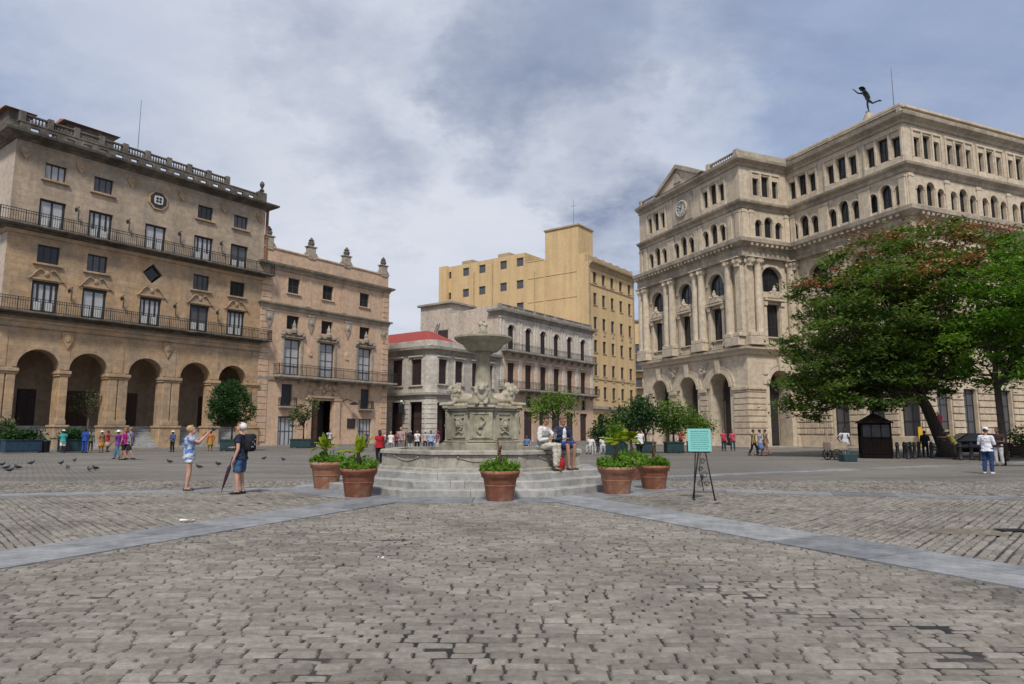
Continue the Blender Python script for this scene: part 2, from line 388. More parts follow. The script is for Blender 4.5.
def baluster_run(mb, F, u0, u1, w, z, h=.8, step=.28, r=.07):
    mb.box(u0, u1, w - .12, w + .12, z, z + .1, F); mb.box(u0, u1, w - .14, w + .14, z + h - .12, z + h, F)
    k = max(1, int((u1 - u0) / step))
    for i in range(k):
        u = u0 + (u1 - u0) * (i + .5) / k; q = F(u, w, 0)
        mb.lathe([(r * .6, z + .1), (r, z + .1 + (h - .22) * .3), (r * .5, z + .1 + (h - .22) * .7), (r * .7, z + h - .12)], 6, (q[0], q[1]), cap=False)
# ---------------------------------------------------------------- buildings
DL = (.597, .802); AL = math.atan2(.802, .597)
def closed_sides(mb, W, D, z0, z1, left=True, right=True):
    if left: mb.add([(0, D, z0), (0, 0, z0), (0, 0, z1), (0, D, z1)], [(0, 1, 2, 3)])
    if right: mb.add([(W, 0, z0), (W, D, z0), (W, D, z1), (W, 0, z1)], [(0, 1, 2, 3)])
    mb.add([(W, D, z0), (0, D, z0), (0, D, z1), (W, D, z1)], [(0, 1, 2, 3)])

def hotel():
    b = thing('arcaded_hotel', 'tall ochre stone building with five ground arches and two long iron balconies', 'building', (-39.92, 52.44, 0), AL)
    F = Fac((0, 0), (1, 0)); W, D = 22.7, 19
    C = [2.94, 6.66, 11.4, 16.05, 19.9]
    holes = [arch(c - 1.5, c + 1.5, -.1, 6.6, 14) for c in C]
    holes += [rect(c - .97, c + .97, 11.15, 13.7) for c in C] + [rect(c - .97, c + .97, 18.1, 20.55) for c in C]
    holes += [rect(c - .8, c + .8, 15.2, 16.7) for i, c in enumerate(C) if i != 2] + [rect(c - .77, c + .77, 22.3, 23.65) for i, c in enumerate(C) if i != 2]
    holes += [[(11.4, 15.0), (12.3, 15.95), (11.4, 16.9), (10.5, 15.95)]]
    s = MB(); wall(s, F, rect(0, W, 17.45, 25.3), [h for h in holes if h[0][1] > 17], .3); s.add([(W, 0, 17.45), (W, D, 17.45), (W, D, 25.3), (W, 0, 25.3)], [(0, 1, 2, 3)]); s.build('upper_wall', M['hotel_upper'], b)
    s = MB(); wall(s, F, rect(0, W, 0, 17.45), [h for h in holes if h[0][1] < 17], .3)
    # deep arch reveals
    for c in C:
        h = arch(c - 1.5, c + 1.5, -.1, 6.6, 14); n = len(h)
        s.add([F(u, .3, z) for u, z in h] + [F(u, 1.15, z) for u, z in h], [(i, (i + 1) % n, (i + 1) % n + n, i + n) for i in range(n)])
    s.add([(W, 0, 0), (W, D, 0), (W, D, 17.45), (W, 0, 17.45)], [(0, 1, 2, 3)])
    s.build('front_wall', M['hotel'], b)
    s = MB(); s.add([(0, D, 0), (0, 0, 0), (0, 0, 25.3), (0, D, 25.3)], [(0, 1, 2, 3)]); s.add([(W, D, 0), (0, D, 0), (0, D, 25.3), (W, D, 25.3)], [(0, 1, 2, 3)])
    sw = s.build('side_wall', M['hotel_side'], b); sw['label'] = 'pale pinkish plastered side wall'
    G = Fac((0, D), (0, -1))
    # arcade interior
    s = MB(); s.add([F(0, 6.2, 0), F(W, 6.2, 0), F(W, 6.2, 10), F(0, 6.2, 10)], [(0, 1, 2, 3)])
    s.add([F(0.05, 1.15, 9.4), F(W - .05, 1.15, 9.4), F(W - .05, 6.2, 9.4), F(.05, 6.2, 9.4)], [(0, 1, 2, 3)])
    s.add([F(.05, 1.2, 0), F(.05, 6.2, 0), F(.05, 6.2, 10), F(.05, 1.2, 10)], [(0, 1, 2, 3)]); s.add([F(W - .05, 1.2, 0), F(W - .05, 6.2, 0), F(W - .05, 6.2, 10), F(W - .05, 1.2, 10)], [(0, 1, 2, 3)])
    s.add([F(0, 1.16, 0), F(C[0] - 1.5, 1.16, 0), F(C[0] - 1.5, 1.16, 10), F(0, 1.16, 10)], [(0, 1, 2, 3)])
    s.box(.1, W - .1, 2.45, 6.18, 0, 2.0, F); s.build('arcade_interior', M['arcade'], b)
    for c, w, m in ((2.2, 1.7, 'doorwood'), (4.3, 1.4, 'shutter'), (8.3, 1.8, 'doorwood'), (12.6, 2.0, 'doorwood'), (16.8, 1.5, 'shutter'), (20.8, 1.9, 'doorwood')):
        d = MB(); d.bbox(c - w / 2, c + w / 2, 6.05, 6.19, 2.0, 5.2, .03, F); d.box(c - .03, c + .03, 6.02, 6.1, 2.05, 5.15, F)
        for z in (2.3, 3.3, 4.3):
            for q in (-1, 1): d.box(c + q * w * .25 - w * .17, c + q * w * .25 + w * .17, 6.0, 6.06, z, z + .75, F)
        d.build('door', M[m], b)
    # steps between the pedestals
    edges = [0] + [x for c in C for x in (c - 1.5, c + 1.5)] + [W]
    s = MB()
    for c in C:
        for k in range(8): s.bbox(c - 1.495, c + 1.495, -.35 + k * .35, 2.5, .25 * k + .002, .25 * (k + 1), .025, F)
    s.build('steps', M['marble_step'], b)
    for i in range(0, len(edges), 2):
        u0, u1 = edges[i], edges[i + 1]; s = MB()
        s.bbox(u0 - .16, u1 + .16, -.34, 1.2, 0, 1.85, .03, F); s.bbox(u0 - .24, u1 + .24, -.42, 1.24, 1.85, 2.06, .05, F)
        n = 2 if u1 - u0 > 1.2 else 1; w = (u1 - u0) / n
        for k in range(n):
            a, e = u0 + k * w + .05, u0 + (k + 1) * w - .05
            s.bbox(a, e, -.16, .1, 2.06, 6.2, .03, F); s.bbox(a - .06, e + .06, -.24, .1, 2.06, 2.5, .05, F)
        s.bbox(u0 - .14, u1 + .14, -.3, 1.18, 6.2, 6.5, .05, F); s.bbox(u0 - .08, u1 + .08, -.2, 1.17, 6.02, 6.2, .03, F)
        s.build('arcade_pier', M['hotel'], b)
    for c in C:   # archivolts and panel pilasters above
        s = MB(); o = [(c + 1.78 * math.cos(math.pi * i / 14), 6.6 + 1.78 * math.sin(math.pi * i / 14)) for i in range(15)]; q = [(c + 1.52 * math.cos(math.pi * i / 14), 6.6 + 1.52 * math.sin(math.pi * i / 14)) for i in range(15)]
        for i in range(14): s.prism([o[i], o[i + 1], q[i + 1], q[i]], -.07, .02, F)
        s.build('arch_moulding', M['hotel'], b)
    for u in (.35, 4.8, 9.05, 13.7, 17.97, 22.3): s = MB(); s.bbox(u - .35, u + .35, -.05, .02, 6.55, 9.7, .01, F); s.build('pilaster', M['hotel'], b)
    s = MB(); s.sweep([(0, 3), (0, 0), (W, 0), (W, 3)], [(0, 9.8), (.14, 9.8), (.14, 10.1), (.3, 10.25), (.3, 10.4), (0, 10.4)])
    s.sweep([(0, 3), (0, 0), (W, 0), (W, 3)], [(0, 17.3), (.12, 17.3), (.2, 17.6), (0, 17.62)]); s.build('string_course', M['hotel'], b)
    for u0, u1, z in ((-.25, W + .35, 11.0), (-.25, W + .35, 18.0)):
        o = MB(); o.sweep([(0, 1.2), (0, 0), (W, 0), (W, 1.2)], [(-.05, z - .2), (.85, z - .16), (.95, z - .1), (.95, z), (-.05, z)]); o.sweep([(0, 1.2), (0, 0), (W, 0), (W, 1.2)], [(-.05, z - .34), (.2, z - .34), (.35, z - .223), (-.05, z - .223)])
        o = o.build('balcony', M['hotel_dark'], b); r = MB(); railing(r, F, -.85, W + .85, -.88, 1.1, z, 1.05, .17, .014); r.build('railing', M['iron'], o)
    for i, c in enumerate(C):
        for z in (11.15, 18.1):
            d = window(F, b, c, z, 1.94, 2.5, 'sash', .2, 'frame_dark', 'curtain' if (i * 3 + int(z)) % 5 else 'glass_mid', 2 + (i + int(z)) % 2 * 2, 1, 'balcony_door', .2)
            for q in (-1, 1):
                s = MB(); s.bbox(q * .42 - .26, q * .42 + .26, -.02, .03, .15, .85, .01); s.build('white_panel', M['frame_white'], d)
        if i != 2:
            for z, w, h in ((15.2, 1.6, 1.5), (22.3, 1.54, 1.35)):
                window(F, b, c, z, w, h, 'sash', .2, 'frame_dark', ['glass', 'glass_mid', 'curtain', 'glass_mid', 'glass'][(i + int(z)) % 5], 3, 1, 'window', .1)
                s = MB(); s.bbox(c - w / 2 - .28, c + w / 2 + .28, -.2, .12, z - .2, z - .02, .03, F); s.build('window_sill', M['hotel'], b)
        # curved broken pediments over first-floor doors
        if True:
            s = MB()
            for q in (-1, 1):
                pts = [F(c + q * (.25 + 1.1 * t), -.1, 14.55 - .75 * t * t + .15 * math.sin(6 * t)) for t in [k / 8 for k in range(9)]]; s.tube(pts, [.065] * 9, 6)
            s.bbox(c - 1.15, c + 1.15, -.1, .05, 13.78, 13.95, .03, F); s.ball(F(c, -.03, 14.35), (.22, .09, .24), 8, 6); s.build('door_pediment', M['hotel'], b)
    window(F, b, 11.4, 15.2, 1.5, 1.5, 'quatre', .2, 'frame_dark', 'glass', 1, 1, 'quatrefoil_window')
    s = MB(); P = [(11.4 + .95 * math.cos(R(22.5 + 45 * i)), 22.95 + .95 * math.sin(R(22.5 + 45 * i))) for i in range(8)]
    s.prism(P, -.12, .04, F); md = s.build('octagonal_medallion', M['hotel'], b)
    s = MB(); P = [(11.4 + .78 * math.cos(R(22.5 + 45 * i)), 22.95 + .78 * math.sin(R(22.5 + 45 * i))) for i in range(8)]; s.prism(P, -.15, -.1, F); s.build('dark_field', M['frame_dark'], md)
    s = MB()
    s.prism([(11.4 + .52 * math.cos(R(45 * i)) * (1 if i % 2 else .8), 22.95 + .52 * math.sin(R(45 * i)) * (1 if i % 2 else .8)) for i in range(8)], -.19, -.14, F)
    s.build('white_tracery', M['frame_white'], md)
    s = MB()
    for k in range(4): s.ball(F(11.4 + .2 * math.cos(R(45 + 90 * k)), -.2, 22.95 + .2 * math.sin(R(45 + 90 * k))), (.13, .03, .13), 8, 6)
    s.build('tracery_holes', M['frame_dark'], md)
    for k, u in enumerate((4.85, 9.0, 13.7, 17.95)):
        for z in (12.4, 19.4):
            s = MB(); s.tube([F(u, -.04, z), F(u, -.05, z + 1), F(u - .05, -.35, z + 1.1), F(u - .3, -.4, z + .95)], [.025] * 4, 6)
            s.lathe([(.02, z + .95), (.13, z + .84), (.1, z + .6), (.02, z + .56)], 8, F(u - .3, -.4, 0)[:2]); s.build('wall_lantern', M['iron'], b)
    for u in (.7, 4.8, 9.0, 13.7, 18.0, 22.0):
        s = MB(); s.prism([(u - .4, 24.4), (u - .4, 24.0), (u, 23.5), (u + .4, 24.0), (u + .4, 24.4)][::-1], -.14, .02, F); s.ball(F(u, -.12, 24.1), (.24, .12, .26), 8, 6); s.build('stone_shield', M['hotel'], b)
    for u in (4.85, 13.2):
        s = MB(); s.prism([(u - .45, 9.7), (u - .35, 9.0), (u, 8.3), (u + .35, 9.0), (u + .45, 9.7)][::-1], -.16, .02, F); s.ball(F(u, -.14, 9.2), (.3, .12, .4), 8, 6); s.build('stone_shield', M['hotel'], b)
    # eaves, parapet with slots, balustrade
    s = MB(); pth = [(0, D), (0, 0), (W, 0), (W, D)]
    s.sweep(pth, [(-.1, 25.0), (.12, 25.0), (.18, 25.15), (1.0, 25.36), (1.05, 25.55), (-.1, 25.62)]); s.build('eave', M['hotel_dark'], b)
    s = MB(); Fp = Fac((0, 0), (1, 0)); n = 16
    sl = [rect(.9 + i * 1.32, .9 + i * 1.32 + .62, 25.85, 26.25) for i in range(n)]
    T = lambda u, w, z: F(u, w + .05, z); wall(s, F, rect(.1, W - .1, 25.6, 26.5), sl, .26, T)
    T2 = lambda u, w, z: F(u, w + .31, z); wall(s, F, rect(.1, W - .1, 25.6, 26.5), sl, 0.001, T2)
    s.bbox(0, W, 0, .42, 26.5, 26.64, .03, F)
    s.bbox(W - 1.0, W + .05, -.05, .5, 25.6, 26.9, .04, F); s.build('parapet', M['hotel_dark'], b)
    s = MB(); baluster_run(s, F, .2, 18.2, .35, 26.64, .7, .24, .1)
    for i in range(10): s.bbox(.1 + i * 2.0, .55 + i * 2.0, .12, .58, 26.65, 27.5, .03, F)
    s.build('balustrade', M['hotel_dark'], b)
    s = MB(); s.lathe([(.12, 26.9), (.28, 27.1), (.1, 27.35), (.26, 27.75), (.2, 28.0), (.05, 28.15)], 10, F(W - .45, .2, 0)[:2]); s.build('urn', M['hotel_dark'], b)
    s = MB(); s.add([(0.1, .4, 25.62), (W - .1, .4, 25.62), (W - .1, D, 25.62), (.1, D, 25.62)], [(0, 1, 2, 3)]); s.build('roof', M['roof'], b)
    for x0, x1, y0, y1, z in ((4.2, 9.0, 3.0, 7.2, 29.1), (.0, 2.4, 3.6, 10, 28.9)):
        s = MB(); s.box(x0 + .4, x1 - .4, y0 + .4, y1 - .4, 25.63, z); p = s.build('rooftop_room', M['hotel_dark'], b)
        s = MB(); s.add([(x0, y0, z), (x1, y0, z), (x1, y1, z), (x0, y1, z), (x0 + .4, (y0 + y1) / 2, z + .8), (x1 - .4, (y0 + y1) / 2, z + .8)], [(0, 1, 5, 4), (1, 2, 5), (2, 3, 4, 5), (3, 0, 4), (0, 3, 2, 1)]); s.build('tiled_roof', M['brown_tile'], p)
    s = MB(); inv = Matrix.Rotation(-AL, 4, 'Z') @ Matrix.Translation((39.92, -52.44, 0)); 
    top, bot = inv @ at(141.5, 100, 65.5), inv @ at(139, 152, 65.5); s.tube([(top.x, top.y, 25.6), (top.x, top.y, top.z)], [.05, .025], 6); s.build('antenna_mast', M['steel'], b)
    s = MB(); s.tube([F(W + .3, .1, 0), F(W + .3, .1, 25)], .16, 8)
    for k in range(9): s.tube([F(W + .3, .1, 1 + k * 3), F(W + .3, .1, 1.15 + k * 3)], .2, 8)
    s.build('downpipe', M['brown_tile'], b)

def ornate():
    b = thing('ornate_mansion', 'apricot plaster building with four parapet finials and baroque door hoods', 'building', (-26.366, 70.644, 0), AL)
    F = Fac((0, 0), (1, 0)); W, D = 18.0, 18
    cd = [4.05, 8.7, 14.3]
    holes = [rect(c - .75, c + .75, 16.6, 18.25) for c in (3.93, 8.55, 14.03)] + [rect(c - .8, c + .8, 12.6, 14.1) for c in (4.0, 8.6, 14.2)]
    holes += [rect(c - 1.05, c + 1.05, 7.55, 11.55) for c in cd] + [rect(3.6 - .68, 3.6 + .68, 4.3, 6.6), rect(14.55 - .68, 14.55 + .68, 4.2, 6.6), rect(3.7 - 1.05, 3.7 + 1.05, -.1, 3.15), rect(14.6 - 1.05, 14.6 + 1.05, -.1, 3.05), rect(6.9, 9.75, -.1, 5.0)]
    s = MB(); wall(s, F, rect(0, W, 0, 19.3), holes, .4); s2 = MB(); closed_sides(s2, W, D, 0, 19.3)
    s.v, s.f = s.v, s.f; s.build('front_wall', M['ornate'], b); s2.build('side_wall', M['ornate'], b)
    for c in (3.93, 8.55, 14.03):
        window(F, b, c, 16.6, 1.5, 1.65, 'sash', .25, 'frame_blue', 'glass', 2, 2); s = MB(); s.bbox(c - .95, c + .95, -.16, .1, 16.42, 16.58, .03, F)
        for q in (-1, 1): s.bbox(c + q * .86 - .1, c + q * .86 + .1, -.05, .1, 16.58, 18.4, .02, F)
        s.bbox(c - .96, c + .96, -.06, .1, 18.28, 18.45, .02, F); s.build('window_surround', M['ornate'], b)
    for c in (4.0, 8.6, 14.2): window(F, b, c, 12.6, 1.6, 1.5, 'sash', .3, 'frame_dark', 'glass', 2, 1)
    for c in cd:
        window(F, b, c, 7.55, 2.1, 4.0, 'sash', .25, 'frame_blue', 'curtain', 2, 4, 'balcony_door', .16)
        s = MB()
        for q in (-1, 1):
            s.bbox(c + q * 1.2 - .13, c + q * 1.2 + .13, -.1, .06, 7.5, 11.6, .02, F)
            pts = [F(c + q * (.15 + 1.25 * t), -.18, 12.5 - .55 * t - .25 * math.sin(5 * t)) for t in [k / 8 for k in range(9)]]; s.tube(pts, [.12, .16, .17, .15, .13, .14, .17, .15, .1], 6)
            s.ball(F(c + q * 1.3, -.18, 12.0), (.26, .2, .24), 8, 6)
        s.bbox(c - 1.5, c + 1.5, -.22, .08, 11.66, 11.86, .04, F)
        s.lathe([(.3, 12.2), (.36, 12.5), (.2, 12.8), (.24, 13.0), (.1, 13.3), (.03, 13.6)], 8, F(c, -.18, 0)[:2]); s.build('door_hood', M['trim_grey'], b)
    for c, z in ((6.3, 13.2), (11.5, 13.2), (.9, 14.0), (17.2, 14.0)):
        s = MB(); s.prism([(c - .4, 14.3), (c - .4, 13.5), (c, 12.4), (c + .4, 13.5), (c + .4, 14.3)][::-1], -.16, .02, F); s.bbox(c - .48, c + .48, -.2, .05, 14.25, 14.45, .03, F); s.ball(F(c, -.16, 13.6), (.26, .14, .35), 8, 6); s.build('stone_bracket', M['trim_grey'], b)
    for c in (6.3, 11.5):
        s = MB(); s.ball(F(c, -.02, 10.3), (.32, .1, .5), 8, 6); s.ball(F(c + .2, -.04, 10.0), (.2, .1, .22), 8, 6); s.build('plaster_scroll', M['ornate'], b)
    s = MB(); pth = [(0, D), (0, 0), (W, 0), (W, D)]
    s.sweep(pth, [(-.05, 18.85), (.12, 18.85), (.2, 19.1), (.55, 19.3), (.62, 19.5), (-.05, 19.55)]); s.sweep(pth, [(-.05, 14.6), (.1, 14.6), (.15, 14.9), (.42, 15.05), (.45, 15.2), (-.05, 15.3)])
    s.sweep(pth, [(-.05, 6.95), (.1, 6.95), (.12, 7.3), (-.05, 7.3)]); s.build('cornice', M['trim_grey'], b)
    for u0, u1 in ((0, 1.1), (W - .95, W)):
        z = .5; s = MB()
        while z < 19: s.bbox(u0 - .03, u1 + .03, -.1, .1, z, z + .62, .03, F); z += .66
        s.build('corner_quoin', M['ornate'], b)
    for u in (5.9, 11.0): s = MB(); s.bbox(u - .35, u + .35, -.06, .05, 15.35, 18.8, .02, F); s.build('pilaster', M['ornate'], b)
    s = MB(); s.box(0.05, W - .05, .1, .5, 19.55, 21.1, F); s.box(W - .5, W - .1, .5, D, 19.55, 21.1); s.box(.1, .5, .5, D, 19.55, 21.1); s.bbox(-.05, W + .05, 0, .6, 21.1, 21.28, .03, F); s.build('parapet', M['ornate'], b)
    for u in (.7, 6.2, 11.3, 17.2):
        s = MB(); s.bbox(u - .5, u + .5, 0, .62, 20.9, 22.3, .05, F); s.bbox(u - .62, u + .62, -.08, .7, 22.3, 22.45, .03, F)
        for q in (-1, 1): s.prism([(u + q * .5, 21.28), (u + q * .95, 21.28), (u + q * .8, 21.5), (u + q * .62, 21.7), (u + q * .5, 21.8)], .1, .5, F)
        f = s.build('finial_block', M['trim_grey'], b)
        s = MB(); q = F(u, .3, 0); s.lathe([(.25, 22.45), (.36, 22.7), (.38, 22.9), (.22, 23.05), (.34, 23.12), (.2, 23.3), (.06, 23.5)], 10, q[:2]); s.build('urn', M['hotel_dark'], f)
    s = MB(); s.add([(0.1, .3, 19.6), (W - .1, .3, 19.6), (W - .1, D, 19.6), (.1, D, 19.6)], [(0, 1, 2, 3)]); s.build('roof', M['roof'], b)
    balcony(F, b, 1.8, W + .75, 7.5, 1.1, .2, 'trim_grey', 1.2, (2.4, 5, 7.5, 10, 12.5, 15, 17.4), .17)
    for c in (3.6, 14.55):
        window(F, b, c, 4.25, 1.36, 2.35, 'shutter', .25, 'frame_blue', 'frame_blue'); balcony(F, b, c - 1.05, c + 1.05, 4.2, .5, .14, 'trim_grey', .95)
    for c in (3.7, 14.6): window(F, b, c, 0.02, 2.1, 3.1, 'sash', .25, 'frame_blue', 'curtain', 4, 2, 'shop_door', .12)
    s = MB(); s.box(6.9, 9.75, 1.6, 1.7, -.05, 5.1, F); s.build('portal_recess', M['frame_dark'], b)
    s = MB(); s.bbox(6.95, 8.0, .35, .5, 0, 4.9, .03, F)
    for z in (.4, 1.9, 3.4): s.bbox(7.1, 7.85, .3, .36, z, z + 1.2, .02, F)
    s.build('portal_door', M['doorwood'], b)
    s = MB()
    for u in (6.35, 10.3): s.bbox(u - .4, u + .4, -.25, .05, 0, 5.0, .04, F); s.bbox(u - .5, u + .5, -.32, .05, 5.0, 5.25, .04, F); s.bbox(u - .48, u + .48, -.3, .05, 0, .7, .04, F)
    s.bbox(6.1, 10.6, -.3, .05, 5.26, 5.5, .04, F)
    rr = random.Random(3)
    for k in range(34): s.ball(F(6.3 + 4.1 * rr.random(), -.1, 5.55 + 1.2 * rr.random() * math.sin(math.pi * min(1, .15 + k / 34))), (.16 + .22 * rr.random(), .14, .12 + .2 * rr.random()), 7, 5)
    s.build('carved_portal', M['ornate'], b)
    s = MB(); s.bbox(11.9, 13.1, -.08, .02, 1.9, 3.05, .03, F); s.build('dark_plaque', M['frame_dark'], b)
    s = MB(); s.tube([F(11.2, 0, 5.0), F(11.4, -.5, 5.3), F(11.9, -.9, 5.0)], .05, 6); s.lathe([(.05, 5.0), (.55, 4.75), (.5, 4.65), (.1, 4.6)], 10, F(12.1, -.95, 0)[:2]); s.build('wall_lantern', M['iron'], b)

def cornerblock():
    b = thing('corner_store', 'grey two storey corner building with maroon shutters and red tiled roof', 'building', (-10.4, 88, 0), AL)
    D = 12; path = [(0, D), (0, 1.0), (1.0, 0), (14.5, 0)]
    FR = Fac((1.0, 0), (1, 0)); FL = Fac((0, D), (0, -1)); FC = Fac((0, 1.0), (1.0, -1.0)); cw = math.sqrt(2)
    # right face windows
    rw = [1.15, 4.4, 7.9, 11.0]; lw = [D - 2.7 , D - 6.3]
    lw = [D - 2.75, D - 6.3, D - 9.9]
    s = MB()
    wall(s, FR, rect(0, 13.5, 0, 12.1), [rect(u - .8, u + .8, 7.75, 11) for u in rw] + [rect(u - 1.0, u + 1.0, -.1, 5.3) for u in rw], .35)
    wall(s, FL, rect(0, D - 1.0, 0, 12.1), [rect(u - .95, u + .95, 7.6, 11.1) for u in lw] + [rect(u - 1.15, u + 1.15, -.1, 5.4) for u in lw], .35)
    wall(s, FC, rect(0, cw, 0, 12.1), [], .1); s.add([(14.5, D, 0), (0, D, 0), (0, D, 12.1), (14.5, D, 12.1)], [(0, 1, 2, 3)])
    s.build('wall', M['corner'], b)
    for F, us, w, z in ((FR, rw, 1.6, 7.75), (FL, lw, 1.9, 7.6)):
        for u in us:
            h = 11.05 - z; window(F, b, u, z, w, h, 'shutter', .22, 'shutter', 'shutter')
            s = MB(); s.bbox(u - w / 2 - .35, u + w / 2 + .35, -.3, .05, 11.25, 11.45, .04, F); s.bbox(u - w / 2 - .3, u + w / 2 + .3, -.22, .1, z - .22, z - .02, .04, F)
            for q in (-1, 1): s.bbox(u + q * (w / 2 + .14) - .12, u + q * (w / 2 + .14) + .12, -.08, .05, z, 11.25, .02, F)
            s.build('window_surround', M['corner'], b)
            d = MB(); d.box(u - w * .62, u + w * .62, .9, 1.0, -.05, 5.45, F)
            for k in range(5): d.box(u - w * .6, u + w * .6, .86, .91, .3 + k, 1.1 + k, F)
            d.build('shop_shutter', M['shutter'], b)
    for F, u0, u1 in ((FC, .06, cw - .06), (FR, .02, .1), (FR, 2.2, 3.3), (FR, 5.5, 6.8), (FL, D - 1.55, D - 1.03), (FL, D - 5.1, D - 3.95)):
        s = MB()
        for z in [.1 + .62 * k for k in range(9)]: s.bbox(u0, u1, -.1, .03, z, z + .56, .035, F)
        s.build('rusticated_pier', M['corner'], b)
    s = MB(); s.sweep(path, [(-.05, 5.85), (.12, 5.85), (.18, 6.15), (.42, 6.3), (.42, 6.5), (-.05, 6.6)])
    s.sweep(path, [(-.05, 11.65), (.15, 11.7), (.25, 12.0), (.65, 12.25), (.7, 12.6), (-.05, 12.7)]); s.build('cornice', M['corner_trim'], b)
    s = MB(); s.sweep(path, [(.02, 12.7), (.02, 13.5), (-.3, 13.5), (-.3, 12.7)]); s.build('parapet', M['corner'], b)
    s = MB(); x0, x1, y0, y1, z = .45, 6.6, .6, D, 13.45
    s.add([(x0, y0 + .6, z), (x0 + .6, y0, z), (x1, y0, z), (x1, y1, z), (x0, y1, z), (x0 + 2.4, y0 + 3.2, z + 1.8), (x1 - 2.6, y0 + 3.2, z + 1.8), (x0 + 2.4, y1 - .5, z + 1.8), (x1 - 2.6, y1 - .5, z + 1.8)],
          [(0, 1, 5), (1, 2, 6, 5), (2, 3, 8, 6), (4, 0, 5, 7), (5, 6, 8, 7), (3, 4, 7, 8)]); s.build('tiled_roof', M['tile'], b)
    s = MB(); s.add([(.3, .3, 12.75), (14.5, .3, 12.75), (14.5, D, 12.75), (.3, D, 12.75)], [(0, 1, 2, 3)]); s.build('roof', M['roof'], b)
    for F, u in ((FL, D - 4.55),):
        s = MB(); s.tube([F(u, -.05, 5.3), F(u, -.5, 5.6), F(u + .1, -.9, 5.3)], .06, 6); q = F(u + .1, -.9, 0)[:2]; s.lathe([(.1, 5.3), (.42, 5.0), (.3, 3.9), (.12, 3.7)], 8, q); l = s.build('wall_lantern', M['iron'], b)
        s = MB(); s.ball((q[0], q[1], 5.45), .2, 8, 6); s.build('lamp_globe', M['lamp_glass'], l)

